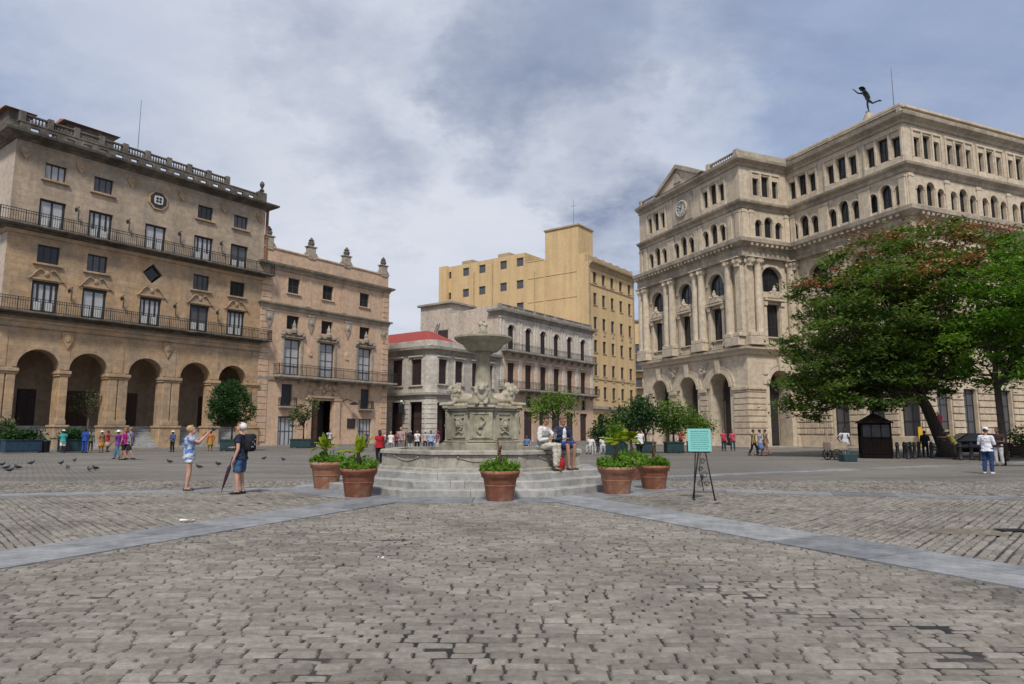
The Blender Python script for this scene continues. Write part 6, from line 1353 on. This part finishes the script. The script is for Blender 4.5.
    for px, py, d, c, lab in [(591, 454, 150, (.68, .66, .66), 'seated person in white, leftmost behind the navy jacket sitter'), (597.5, 452, 190, (.25, .27, .36), 'seated person in slate blue shirt at the far cafe'), (603.5, 454, 170, (.72, .72, .7), 'seated person in white shirt beside the dark green planter'), (527, 453, 160, (.1, .2, .36), 'seated person in blue right of the fountain pedestal')]:
        p = person(lab, px, py, d, 1.66, 'sit', ('lap', 'front'), c, ('trousers', (.4, .38, .36) if c[0] > .5 else (.04, .05, .09)), 'brown', (.02, .02, .02), group=g, seat=.46)
        chair(p.location, d, 'white plastic chair under the ' + lab.replace('seated person', 'sitter').split(',')[0].split(' at the')[0].split(' beside')[0].split(' right of')[0])
    for o in bpy.data.objects:
        if '_w' in o: del o['_w']
def chair(loc, deg, label, g='white plastic cafe chairs'):
    t = thing('plastic_chair', label, 'chair', (loc[0], loc[1], 0), R(deg), g); s = MB(); s.bbox(-.23, .23, -.22, .24, .42, .455, .012); s.build('seat', M['white'], t)
    s = MB(); s.bbox(-.21, .21, -.26, -.225, .5, .86, .012); s.build('backrest', M['white'], t)
    for x in (-.2, .2):
        for y in (-.22, .2): s = MB(); s.tube([(x, y, .45), (x * 1.15, y * 1.15, 0)], [.022, .017], 6); s.build('leg', M['white'], t)
        s = MB(); s.tube([(x, -.24, .62), (x, .18, .64), (x, .2, .45)], .016, 6); s.build('armrest', M['white'], t)

# ---------------------------------------------------------------- street things
def props():
    # easel sign
    x, y = gnd(703, 500); t = thing('easel_sign', 'turquoise notice card on a black wrought iron easel standing on the cobbles', 'sign', (x, y + .12, 0), R(-4))
    s = MB(); s.bbox(-.27, .25, -.02, .0, 1.06, 1.57, .006, lambda a, b, c: (a, b - (1.6 - c) * .12, c)); cd = s.build('card', M['teal_card'], t)
    rr = random.Random(4)
    for k in range(9):
        s = MB(); z = 1.5 - k * .048; u = -.2
        while u < .17: w = rr.uniform(.02, .07); s.box(u, min(u + w, .19), -.0235, -.021, z, z + (.016 if k else .026), lambda a, b, c: (a, b - (1.6 - c) * .12, c)); u += w + .014
        s.build('faded_text_line', M['teal_ink'], cd)
    for q, x0 in ((-1, -.17), (1, .17)): s = MB(); s.tube([(x0 * .55, -.02, 1.2), (x0 * 1.5 if q > 0 else x0 * 1.2, -.2, .0)], .017, 7); s.ball((x0 * 1.5 if q > 0 else x0 * 1.2, -.2, .02), .035, 8, 6); s.build('leg', M['iron'], t, True)
    s = MB(); s.tube([(0, .0, 1.25), (-.12, .35, 0)], .015, 7); s.build('leg', M['iron'], t, True)
    s = MB(); s.tube([(-.19, -.14, 1.045), (.19, -.14, 1.045)], .014, 6); s.tube([(-.2, -.17, .18), (.23, -.17, .18)], .01, 6)
    for cx, cz, r in ((.02, .85, .07), (-.03, .68, .06), (.05, .55, .08), (-.04, .36, .08), (.1, .36, .07)):
        s.tube([(cx + r * (1 - k / 26) * math.cos(k * .62), -.13 - (.9 - cz) * .07, cz + r * (1 - k / 26) * math.sin(k * .62)) for k in range(20)], .008, 5)
    s.tube([(-.02, -.12, 1.03), (-.05, -.16, .6), (.02, -.18, .2)], .01, 5); s.ball((.0, -.16, .5), (.03, .012, .06), 6, 5); s.build('scrollwork', M['iron'], t, True)
    # sentry box
    x, y = gnd(876, 458); t = thing('sentry_box', 'dark wooden sentry box with pyramid roof beside the rusticated wall', 'kiosk', (x, y, 0), R(-20)); w = .78
    s = MB(); s.bbox(-w, w, -w, w, 0, .18, .02)
    for a in (-1, 1):
        for b in (-1, 1): s.bbox(a * w - .08 * (a > 0) - .0, a * w + .08 * (a < 0), b * w - .08 * (b > 0), b * w + .08 * (b < 0), .18, 2.0, .01)
    s.box(-w + .04, w - .04, -w + .05, -w + .08, .18, 1.15); s.box(-w + .04, w - .04, w - .08, w - .05, .18, 2.0); s.box(-w + .05, -w + .08, -w + .05, w - .05, .18, 1.15); s.box(w - .08, w - .05, -w + .05, w - .05, .18, 1.15)
    for k in range(7): u = -w + .12 + k * .215; s.box(u, u + .17, -w + .03, -w + .06, .22, 1.12)
    s.bbox(-w, w, -w, w, 1.9, 2.02, .02); s.build('cabin', M['kiosk'], t)
    for a in (0, 90, 270):
        c, q = math.cos(R(a)), math.sin(R(a)); T = lambda u, v, z: (u * c - v * q, u * q + v * c, z); s = MB(); s.bbox(-w + .1, w - .1, -w + .02, -w + .07, 1.15, 1.22, .01, T)
        for u in (-.25, .25): s.box(u - .025, u + .025, -w + .02, -w + .06, 1.22, 1.9, T)
        f = s.build('window', M['kiosk'], t); s = MB(); s.add([T(-w + .1, -w + .05, 1.2), T(w - .1, -w + .05, 1.2), T(w - .1, -w + .05, 1.9), T(-w + .1, -w + .05, 1.9)], [(0, 1, 2, 3)]); s.build('pane', M['glass'], f)
    s = MB(); e = w + .16; s.add([(-e, -e, 2.0), (e, -e, 2.0), (e, e, 2.0), (-e, e, 2.0), (0, 0, 2.62)], [(0, 1, 4), (1, 2, 4), (2, 3, 4), (3, 0, 4), (3, 2, 1, 0)]); s.ball((0, 0, 2.66), .07, 8, 6); s.build('roof', M['kiosk'], t)
    # bollards
    bl = [(898, 458.5), (905, 458), (908.5, 459), (911, 458), (915, 458.5), (919.5, 457.5), (932, 458), (961, 460), (972, 460), (981.5, 460.5)]
    names = ['leftmost, right of the sentry box', 'second from the sentry box', 'third from the sentry box, in the close cluster', 'middle of the close cluster', 'right end of the close cluster', 'standing alone between cluster and leaning trunk', 'just left of the leaning trunk', 'in front of the black car, nearest the leaning trunk', 'in front of the middle of the black car', 'in front of the black car, nearest the man in the white cap']
    first = None
    for (px, py), nm in zip(bl, names):
        x, y = gnd(px, py)
        if first is None:
            first = thing('bollard', 'x', 'bollard', (x, y, 0), 0, 'black cannon shaped bollards'); s = MB(); s.lathe([(.13, 0), (.13, .06), (.1, .1), (.09, .4), (.08, .66), (.11, .7), (.11, .76), (.07, .8)], 14); s.build('post', M['iron'], first, True); s = MB(); s.lathe([(.07, .8), (.1, .84), (.08, .9), (.01, .94)], 12); s.build('knob', M['iron'], first, True); o = first
        else: o = dup(first, None, (x, y, 0))
        o['label'] = 'black iron bollard ' + nm
    s = None
    # parked black car, three quarter view
    x, y = gnd(972, 457); car(x + 1.2, y + 1.9, R(168))
    # hand cart
    x, y = gnd(836, 460); t = thing('hand_cart', 'pale wooden two wheeled hand cart left of the sentry box', 'cart', (x, y, 0), R(10)); s = MB(); s.bbox(-.5, .5, -.35, .35, .55, .62, .01)
    for a in (-.5, .47): s.bbox(a, a + .03, -.35, .35, .62, .95, .01)
    for b in (-.35, .32): s.bbox(-.47, .47, b, b + .03, .62, .92, .01)
    for a in (-.45, .45): s.bbox(a - .03, a + .03, -.03, .03, .95, 1.5, .01) if a < 0 else None
    s.build('tray', M['wood_pale'], t); s = MB()
    for b in (-.25, .25): s.tube([(.45, b, .6), (1.0, b, .8)], .025, 6); s.tube([(.4, b, .58), (.42, b, .0)], .025, 6)
    s.tube([(1.0, -.25, .8), (1.0, .25, .8)], .022, 6); s.build('handle', M['wood_pale'], t)
    for b in (-.42, .42): s = MB(); wheel(s, (-.2, b, .3), .3, .05); s.build('wheel', M['rubber'], t, True)
    s = MB(); rr = random.Random(6)
    for k in range(14): s.ball((rr.uniform(-.4, .4), rr.uniform(-.25, .25), .72 + .12 * rr.random()), .09, 8, 6)
    s.build('cargo', M['dead'], t, True)
    s = MB(); s.bbox(-.35, .35, -.3, .3, 0, .38, .03); x2, y2 = gnd(848, 461.5); tag(s.build('crate', M['planter'], None, False, (x2, y2, 0), R(5)), 'low dark green crate on the ground in front of the cart man', 'crate')
    # dark wooden bench at the frame edge
    x, y = gnd(1019, 466); t = thing('bench', 'dark slatted wooden bench with backrest cut by the right frame edge', 'bench', (x + .4, y, 0), R(-25)); s = MB()
    for k in range(4): s.bbox(-.9, .9, -.25 + k * .13, -.14 + k * .13, .43, .47, .008)
    s.build('seat', M['kiosk'], t); s = MB()
    for k in range(5): s.bbox(-.9, .9, .28, .31, .5 + k * .1, .58 + k * .1, .008)
    s.build('backrest', M['kiosk'], t)
    for a in (-.85, .85):
        for b in (-.2, .28): s = MB(); s.bbox(a - .04, a + .04, b - .03, b + .03, 0, 1.0 if b > 0 else .65, .008); s.build('leg', M['kiosk'], t)
    # banner post and yellow board near the wall
    x, y = gnd(957, 452); t = thing('flag', 'red and yellow flag hanging from a short dark pole by the ground window', 'flag', (x, y + 2, 0)); s = MB(); s.tube([(0, 0, 0), (0, 0, 3.1)], .03, 7); s.build('pole', M['iron'], t)
    s = MB(); n = 10; vs = [(.03 + .36 * i / n, .06 * math.sin(i * 1.3) + .05 * i / n * j, 2.95 - .28 * j - .25 * (i / n)) for j in range(6) for i in range(n + 1)]; s.add(vs, [(j * (n + 1) + i, j * (n + 1) + i + 1, (j + 1) * (n + 1) + i + 1, (j + 1) * (n + 1) + i) for j in range(3) for i in range(n)]); s.build('red_cloth', cloth((.2, .03, .05)), t, True)
    s = MB(); s.add(vs, [(j * (n + 1) + i, j * (n + 1) + i + 1, (j + 1) * (n + 1) + i + 1, (j + 1) * (n + 1) + i) for j in (3, 4) for i in range(n)]); s.build('yellow_cloth', M['yellow_paint'], t, True)
    x, y = gnd(930, 451); t = thing('yellow_board', 'upright yellow board on two posts against the exchange wall behind the leaning trunk', 'sign', (x, y + 1, 0), R(23)); s = MB(); s.bbox(-.32, .32, -.02, .02, .35, 1.9, .01); s.build('panel', M['yellow_paint'], t)
    for a in (-.26, .26): s = MB(); s.bbox(a - .03, a + .03, .02, .08, 0, 1.95, .01); s.build('post', M['iron'], t)
    # pigeons
    pg = [(2, 466.5), (10, 472.5), (17.5, 469.5), (31, 465), (61, 465), (67.5, 469.5), (74.5, 462), (89, 471.5), (95, 470.5), (169.5, 463.5), (199, 469), (218, 466), (264, 460), (283, 461), (6, 470)]
    lab = ['at the very left frame edge', 'nearest the camera in the left cluster', 'standing close right of the nearest left cluster bird', 'alone below the dark blue planters', 'below the turquoise shirt person', 'between the two birds below the worker in blue', 'farthest back below the worker in blue', 'left one of the close pair below the red top woman', 'right one of the close pair below the red top woman', 'left of the blonde woman', 'just right of the blonde woman, nearer one', 'between the blonde woman and the white haired man', 'right of the white haired man, left of two', 'right of the white haired man, right of two', 'beside the left frame edge bird, slightly nearer']
    first = None; rr = random.Random(12); order = sorted(range(len(pg)), key=lambda i: i)
    for i in order:
        x, y = gnd(*pg[i]); rz = rr.uniform(0, 6.28)
        if i in (0, 1, 4, 7): rz = R(20 * i)
        if first is None:
            first = thing('pigeon', 'x', 'pigeon', (x, y, 0), rz, 'pigeons walking on the cobbles'); s = MB()
            s.ball((0, 0, .13), (.15, .07, .072), 12, 8, Matrix.Rotation(R(-14), 3, 'Y')); s.ball((.1, 0, .18), (.06, .05, .07), 10, 7); s.ball((.135, 0, .245), (.034, .028, .03), 10, 7); s.tube([(.1, 0, .17), (.13, 0, .23)], [.05, .03], 8); s.tube([(.16, 0, .243), (.195, 0, .235)], [.012, .003], 6)
            s.tube([(-.1, 0, .11), (-.24, 0, .08)], [(.05, .02), (.045, .008)], 8); o = fuse(s.build('body', pmat('slate_feathers', (.06, .065, .08), rough=.6, var=.5, sc=12), first, True), .012, 1)
            for q in (-1, 1):
                s = MB(); s.ball((-.03, q * .062, .14), (.13, .018, .05), 10, 6, Matrix.Rotation(R(-10), 3, 'Y')); s.build('wing', pmat('dark_wing', (.035, .037, .045), rough=.6, var=.5, sc=10), first, True)
                s = MB(); s.tube([(.01, q * .03, .08), (.0, q * .03, .015), (.04, q * .03, .006)], [.01, .007, .006], 5); s.build('leg', pmat('pink_leg', (.3, .08, .07)), first)
            o = first
        else: o = None
        PG.append((o, (x, y, 0), rz, 'dark pigeon ' + lab[i]))
    # litter
    for px, py, lbl, sz in ((187, 522, 'crumpled pale blue paper scrap on the left slab band', .09), (381, 560, 'tiny white paper scrap on the cobbles left of centre', .03)):
        x, y = gnd(px, py); s = MB(); rr = random.Random(px); s.add([(a * sz * 1.3, b * sz * .6, .02 + .03 * rr.random()) for b in (-1, 0, 1) for a in (-1, -.3, .4, 1)], [(j * 4 + i, j * 4 + i + 1, j * 4 + i + 5, j * 4 + i + 4) for j in (0, 1) for i in range(3)]); tag(s.build('paper_scrap', M['white'], None, False, (x, y, .0), .3), lbl, 'litter')
    # bins, planter boxes without trees
    x, y = gnd(44, 452.5); t = thing('litter_bin', 'dark lidded litter bin standing by the hotel steps right of the blue planter', 'bin', (x, y, 0)); s = MB(); s.lathe([(.3, 0), (.33, .05), (.36, .75), (.38, .8)], 16); s.build('body', M['iron'], t, True); s = MB(); s.lathe([(.4, .8), (.38, .86), (.1, .95), (.01, .96)], 16); s.build('lid', M['planter'], t, True)
    for px, py, w, m, lbl in ((21, 453, 1.9, 'planter_blue', 'long dark blue planter of leafy plants, left of the pink clothed person'), (3, 452, 1.2, 'planter_blue', 'dark blue planter with grey green foliage at the left frame edge'), (72, 452.5, 1.4, 'planter', 'dark green planter behind the worker in blue'), (617, 455, 1.2, 'planter', 'dark green planter with yellow green bush right of the seated pair')):
        x, y = gnd(px, py); t = thing('planter_box', lbl, 'planter', (x, y, 0), AL, 'long planter boxes of low plants'); s = MB(); s.bbox(-w * .6, w * .6, -.45, .45, .06, .95, .02); s.bbox(-w * .6 - .05, w * .6 + .05, -.5, .5, .88, .96, .02)
        for k in range(3): s.box(-w * .55 + k * w * .38, -w * .55 + k * w * .38 + w * .32, -.47, .47, .2, .78)
        s.build('box', M[m], t); n = 1500; g = np.random.default_rng(int(px)); hh = 1.5 if px < 10 else (1.1 if px > 600 else .7); P = g.normal(size=(n, 3)) * [w * .27, .22, hh * .3] + [0, 0, .95 + hh * .35]; leaf_obj('foliage', P[P[:, 2] > .93], .14, M['leaf_olive' if px < 10 else ('leaf_lime' if px > 600 else 'leaf_dark')], t, .4, .1, int(px))
        s = MB(); rr = random.Random(int(px))
        for k in range(14): a = rr.uniform(-w * .5, w * .5); s.tube([(a, 0, .9), (a + rr.uniform(-.3, .3), rr.uniform(-.3, .3), .95 + hh * rr.uniform(.3, .9))], [.015, .006], 4)
        s.build('stems', M['bark'], t)
    x, y = gnd(541, 456); chair((x, y), 200, 'empty white plastic chair right of the fountain pedestal'); x, y = gnd(546, 455); chair((x, y), 140, 'empty white plastic chair beside the white shirted sitter')
    # Mercury on the exchange roof
    a = at(868.5, 113, 66); t = person('dark bronze winged figure poised on one foot upon the exchange roof', 0, 0, 82, 3.0, 'onetoe', ('swingb', 'raise'), None, ('none', 0), 'dark', None, ('hat', (.03, .035, .03)), xy=(a.x, a.y), z=a.z - .0, fine=True, cat='statue', lean=24, look=30)
    t.name = 'roof_statue'
    s = MB(); s.lathe([(.7, -1.6), (.6, -.7), (.35, -.12), (.25, .03)], 16); s.build('pedestal', M['exch_trim'], t)
    for c in kids(t):
        if c.type == 'MESH' and not c.name.startswith('pedestal'): c.data.materials.clear(); c.data.materials.append(M['bronze'])
        if c.name.startswith('shoes'):
            s = MB()
            s.tube([(.3, -.35, 1.2), (.32, -.2, 1.5), (.34, .1, 2.05)], .03, 6); st = s.build('caduceus', M['bronze'], t)
PG = []
def pigeons():
    src = PG[0][0]
    for o, l, rz, lb in PG:
        o = o or dup(src, None, l, rz); o.rotation_euler.z = rz; o['label'] = lb; o.scale = (.82, .82, .82)
def wheel(s, c, r, w):
    """spoked wheel, axle along y"""
    T = lambda x, y, z: (c[0] + x, c[1] + z, c[2] + y)
    s.lathe([(r * .86, -w / 2), (r, -w / 2), (r, w / 2), (r * .86, w / 2), (r * .86, -w / 2)], 20, T=T, cap=False); s.lathe([(r * .14, -w * .7), (r * .14, w * .7)], 10, T=T)
    for k in range(8): a = k * math.pi / 4; s.tube([T(r * .12 * math.cos(a), r * .12 * math.sin(a), 0), T(r * .88 * math.cos(a), r * .88 * math.sin(a), 0)], .018, 5)
def car(x, y, rz):
    t = thing('parked_car', 'black saloon car parked behind the bollards, partly hidden by the white capped man', 'car', (x, y, 0), rz)
    def sec(xx, pts): return [(xx, yy, zz) for yy, zz in pts]
    s = MB()   # body lofted from cross sections, length along x
    rows = [(-2.15, .62, .45, .72), (-2.05, .78, .32, .82), (-1.5, .84, .26, .92), (-.6, .86, .24, .95), (.6, .86, .24, .93), (1.3, .84, .25, .88), (1.95, .78, .3, .78), (2.15, .62, .42, .66)]
    vs = []
    for xx, hw, z0, z1 in rows:
        h = z1 - z0; vs += [(xx, -hw * .9, z0), (xx, -hw, z0 + h * .25), (xx, -hw, z0 + h * .7), (xx, -hw * .88, z1), (xx, hw * .88, z1), (xx, hw, z0 + h * .7), (xx, hw, z0 + h * .25), (xx, hw * .9, z0)]
    n = len(rows); s.add(vs, [(i * 8 + j, i * 8 + (j + 1) % 8, (i + 1) * 8 + (j + 1) % 8, (i + 1) * 8 + j) for i in range(n - 1) for j in range(8)] + [tuple(range(8)), tuple((n - 1) * 8 + j for j in range(8))]); s.build('body', M['carpaint'], t, True)
    s = MB(); cab = [(-1.75, .7, .9), (-1.1, .62, 1.36), (-.9, .6, 1.4), (.2, .6, 1.42), (.4, .62, 1.39), (1.15, .72, .88)]
    vs = []
    for xx, hw, z in cab: vs += [(xx, -hw, z), (xx, hw, z), (xx, -.76, .86), (xx, .76, .86)]
    s.add(vs, [(i * 4, i * 4 + 1, i * 4 + 5, i * 4 + 4) for i in range(1, 4)]); s.add([(x_ * 1.0, y_, z_ + .03) for x_, y_, z_ in [vs[4], vs[5], vs[17], vs[16]]], [(0, 1, 2, 3)])
    for q in (0, 1):
        sg = -1 if q == 0 else 1
        for a, b in (((-1.75, .9), (-1.0, 1.38)), ((-.35, .9), (-.35, 1.4)), ((1.15, .88), (.3, 1.4))): s.tube([(a[0], sg * .74, a[1]), (b[0], sg * .61, b[1])], .04, 6)
    s.build('roof', M['carpaint'], t)
    s = MB()
    for i in (0, 4): s.add([vs[i * 4], vs[i * 4 + 1], vs[i * 4 + 5], vs[i * 4 + 4]], [(0, 1, 2, 3)])
    for q in (0, 1): s.add([vs[0 + q]] + [vs[4 * i + q] for i in (1, 2, 3, 4)] + [vs[20 + q]], [(0, 1, 2, 3, 4, 5)])
    s.build('windows', M['glass_mid'], t)
    for xx in (-1.35, 1.35):
        for q in (-1, 1):
            s = MB(); s.lathe([(.2, -.1), (.31, -.1), (.33, -.06), (.33, .06), (.31, .1), (.2, .1)], 20, T=lambda a, b, c: (xx + a, q * .76 + c, .33 + b)); w = s.build('wheel', M['rubber'], t, True)
            s = MB(); s.lathe([(.2, -.105), (.2, .105), (.05, .12)], 16, T=lambda a, b, c: (xx + a, q * .76 + c * q, .33 + b)); s.build('hubcap', M['steel'], w, True)
    for q in (-1, 1):
        s = MB(); s.lathe([(.1, 0), (.09, .05), (.02, .06)], 12, T=lambda a, b, c: (2.1 + c, q * .5 + a, .62 + b)); s.build('headlight', M['lamp_glass'], t, True); s = MB(); s.bbox(-2.17, -2.1, q * .5 - .12, q * .5 + .12, .62, .74, .01); s.build('tail_light', M['red'], t)
    for xx in (-2.2, 2.16): s = MB(); s.bbox(xx, xx + .07, -.75, .75, .38, .5, .02); s.build('bumper', M['steel'], t)

# ---------------------------------------------------------------- sky, light, camera
def sky():
    w = bpy.data.worlds.new('World'); SC.world = w; w.use_nodes = True; nt = w.node_tree; bg = nt.nodes['Background']
    el, az = R(52), R(182)     # sun high behind the camera (azimuth from +Y, clockwise towards +X)
    sk = nt.nodes.new('ShaderNodeTexSky'); sk.sky_type = 'NISHITA'; sk.sun_disc = False; sk.sun_elevation = el; sk.sun_rotation = az; sk.air_density = 1.2; sk.dust_density = 2.0
    tc = nt.nodes.new('ShaderNodeTexCoord'); sp = nt.nodes.new('ShaderNodeSeparateXYZ'); nt.links.new(tc.outputs['Generated'], sp.inputs[0])
    zz = N(nt, 'ShaderNodeMath', operation='MAXIMUM'); zz.inputs[1].default_value = 0.0; nt.links.new(sp.outputs[2], zz.inputs[0])
    za = N(nt, 'ShaderNodeMath', operation='ADD'); za.inputs[1].default_value = .28; nt.links.new(zz.outputs[0], za.inputs[0])
    cb = nt.nodes.new('ShaderNodeCombineXYZ')
    for i in (0, 1):
        d = N(nt, 'ShaderNodeMath', operation='DIVIDE'); nt.links.new(sp.outputs[i], d.inputs[0]); nt.links.new(za.outputs[0], d.inputs[1]); nt.links.new(d.outputs[0], cb.inputs[i])
    def nz(scale, off, detail=7, rough=.55, st=(1, 1, 1), dist=.4):
        mp = nt.nodes.new('ShaderNodeMapping'); mp.inputs['Location'].default_value = off; mp.inputs['Scale'].default_value = st; nt.links.new(cb.outputs[0], mp.inputs[0])
        n = N(nt, 'ShaderNodeTexNoise', Scale=scale, Detail=detail, Roughness=rough, Distortion=dist); nt.links.new(mp.outputs[0], n.inputs['Vector']); return n.outputs[0]
    a = nz(1.25, (3.1, 1.7, 0)); b = nz(3.6, (8.4, 2.2, 0), 10, .66, (1, 1.5, 1)); c = nz(.7, (5.5, 9.1, 0), 3)
    cl = mixc(nt, ramp(nt, b, [(.35, 0.0), (.58, 1.0)]), SKY['grey'], SKY['white'])
    cl = mixc(nt, ramp(nt, a, [(.34, 0.0), (.52, 1.0)]), SKY['dark'], cl)
    cl = mixc(nt, ramp(nt, c, [(.38, .55), (.6, 0.0)]), cl, SKY['grey'])
    gap = ramp(nt, nz(1.6, (1.2, 6.3, 0), 7, .6), [(.54, 0.0), (.74, .6)])
    # cloud masses: darker bellies and brighter gaps lying in given directions of the sky
    nv = N(nt, 'ShaderNodeTexNoise', Scale=3.2, Detail=9, Roughness=.62); nt.links.new(cb.outputs[0], nv.inputs['Vector'])
    vm = N(nt, 'ShaderNodeVectorMath', operation='MULTIPLY_ADD'); vm.inputs[1].default_value = (.42, .42, .42); nt.links.new(nv.outputs['Color'], vm.inputs[0])
    sh = N(nt, 'ShaderNodeVectorMath', operation='SUBTRACT'); sh.inputs[1].default_value = (.21, .21, .21); nt.links.new(tc.outputs['Generated'], sh.inputs[0]); nt.links.new(sh.outputs[0], vm.inputs[2])
    cl = mixc(nt, gap, cl, sk.outputs[0])
    for px, py, r, amt, key in PATCH:
        d = ray(px, py).normalized(); ds = N(nt, 'ShaderNodeVectorMath', operation='DISTANCE'); ds.inputs[1].default_value = d; nt.links.new(vm.outputs[0], ds.inputs[0])
        cl = mixc(nt, ramp(nt, ds.outputs['Value'], [(r * .15, amt), (r * 1.2, 0.0)]), cl, SKY[key])
    nt.links.new(cl, bg.inputs['Color']); bg.inputs['Strength'].default_value = SKY['strength']
    L = bpy.data.lights.new('sun', 'SUN'); L.energy = SKY['sun']; L.angle = R(8); L.color = (1, .95, .88); o = bpy.data.objects.new('sun', L); COL.objects.link(o)
    d = Vector((math.sin(az) * math.cos(el), math.cos(az) * math.cos(el), math.sin(el))); o.rotation_euler = d.to_track_quat('Z', 'Y').to_euler()
SKY = dict(grey=(2.0, 2.38, 3.15), white=(3.7, 3.9, 4.35), dark=(1.3, 1.6, 2.35), blue=(1.35, 1.8, 2.9), strength=.1, sun=1.7)
PATCH = [(930, 40, .55, .7, 'blue'), (420, -60, .3, .4, 'grey'), (10, 80, .24, .9, 'blue'), (250, 130, .3, .6, 'white'), (460, 225, .3, .9, 'white'), (330, 250, .2, .6, 'white'), (560, 190, .12, .6, 'white'), (640, 130, .16, .55, 'white'), (90, 20, .16, .5, 'white'), (535, 92, .13, .95, 'dark'), (460, 70, .08, .5, 'dark'), (590, 62, .08, .5, 'dark'), (700, 180, .12, .4, 'white'), (560, 160, .1, .5, 'white'), (612, 218, .11, .95, 'dark'), (365, 168, .1, .55, 'dark'), (760, 20, .12, .4, 'dark'), (330, 40, .1, .45, 'dark')]
def camera():
    c = bpy.data.cameras.new('camera'); c.sensor_width = 36; c.lens = 36 * F_PX / 1024; c.clip_end = 3000; c.clip_start = .1
    o = bpy.data.objects.new('camera', c); COL.objects.link(o); o.location = (0, 0, EYE); o.rotation_euler = (R(90) + PITCH, 0, 0); SC.camera = o
    SC.render.resolution_x = 1024; SC.render.resolution_y = 684
    v = SC.view_settings; v.view_transform = 'Standard'; v.look = 'None'; v.exposure = .9; v.gamma = 1; v.use_curve_mapping = False
    cy = SC.cycles; cy.use_denoising = True; cy.max_bounces = 6; cy.diffuse_bounces = 3; cy.glossy_bounces = 2; cy.transmission_bounces = 3; cy.use_adaptive_sampling = True
    try: cy.denoiser = 'OPENIMAGEDENOISE'
    except Exception: pass

def plants():
    pot(326, 488.5, 'terracotta pot with lime green palm, left rear of the pair by the steps', .7, .41, .3, 'palm', seed=1, lean=(-.06, 0))
    pot(358, 497, 'terracotta pot with lime green palm standing in front at the left step corner', .66, .4, .29, 'palm', seed=2, lean=(-.02, 0))
    pot(500, 501, 'terracotta pot with dry brown spike standing before the fountain steps', .66, .4, .28, 'stump', seed=3, lean=(-.06, 0))
    pot(617, 494, 'terracotta pot with bushy green plant at the right step corner', .66, .43, .3, 'bushy', seed=4, nleaf=1500)
    pot(632, 480, 'terracotta pot half hidden behind the bushy right corner pot', .66, .42, .3, 'bushy', seed=5)
    pot(654, 489, 'terracotta pot with short dry stem, rightmost of the pots by the fountain', .62, .4, .29, 'stump', seed=6, lean=(.0, 0))
    planter_tree(231, 451, 'dense round dark green clipped tree in a planter before the last hotel arch', [(230, 402, 1.5, 1.5), (222, 412, 1.1, 1.0), (240, 410, 1.1, 1.0), (231, 392, 1.1, .9)], 'leaf_dark', 9000, .09, 1.3, .9, clump=.3, per=14, shell=.75)
    planter_tree(86, 449.5, 'sparse pale twiggy tree in front of the second hotel arch', [(86, 400, 1.1, 1.3), (98, 405, .9, 1.0), (78, 408, .8, 1.0)], 'leaf_olive', 700, .1, 1.1, .8, bark='bark_pale', forks=9)
    planter_tree(303, 448, 'slender olive toned tree in a wide dark planter left of the mansion portal', [(303, 412, .9, 1.0), (298, 420, .8, .8), (309, 406, .9, .8)], 'leaf_olive', 1100, .12, 1.9, .85, forks=7)
    planter_tree(553, 452, 'feathery yellow green tree behind the seated pair', [(553, 403, 1.9, .9), (540, 410, 1.2, .8), (567, 408, 1.2, .9), (553, 396, 1.0, .7)], 'leaf_lime', 2300, .1, 1.2, .7, clump=.8, per=30, shell=.2, forks=8)
    planter_tree(607, 452, 'small dark green tree in a planter before the yellow block shopfront', [(606, 428, .9, .9), (600, 434, .7, .6)], 'leaf_dark', 1900, .1, 1.0, .7)
    planter_tree(646, 453, 'broad dark green tree in a planter, tallest right of the fountain', [(640, 415, 1.7, 1.2), (630, 424, 1.3, 1.0), (655, 420, 1.4, 1.1), (640, 407, .9, .7)], 'leaf_dark', 4300, .11, 1.2, .8, clump=.7, per=40, shell=.35)
    planter_tree(674, 453, 'yellow green tree in a planter between the dark tree and the turquoise sign', [(674, 417, 1.4, 1.2), (686, 422, 1.2, .9), (663, 426, .8, .7), (676, 408, .7, .6)], 'leaf_lime', 2700, .1, 1.2, .8, clump=.75, per=36, shell=.25, forks=7)
    planter_tree(696, 452, 'mid green low tree directly behind the turquoise sign', [(696, 424, 1.1, .7), (706, 426, .7, .5)], 'leaf_lime', 1300, .1, 1.1, .8, clump=.7, per=30, shell=.3)
    planter_tree(1024, 457, 'green shrub in a box at the right frame edge behind the bench', [(1022, 438, .8, .7), (1028, 446, .7, .5)], 'leaf_lime', 1200, .09, 1.0, .6)

palette(); sky(); camera(); ground(); hotel(); ornate(); cornerblock(); arcadehouse(); yellowblock(); faredge(); exchange()
fountain(); flame_tree(); side_tree(); plants(); people(); props(); do_remesh(); pigeons()
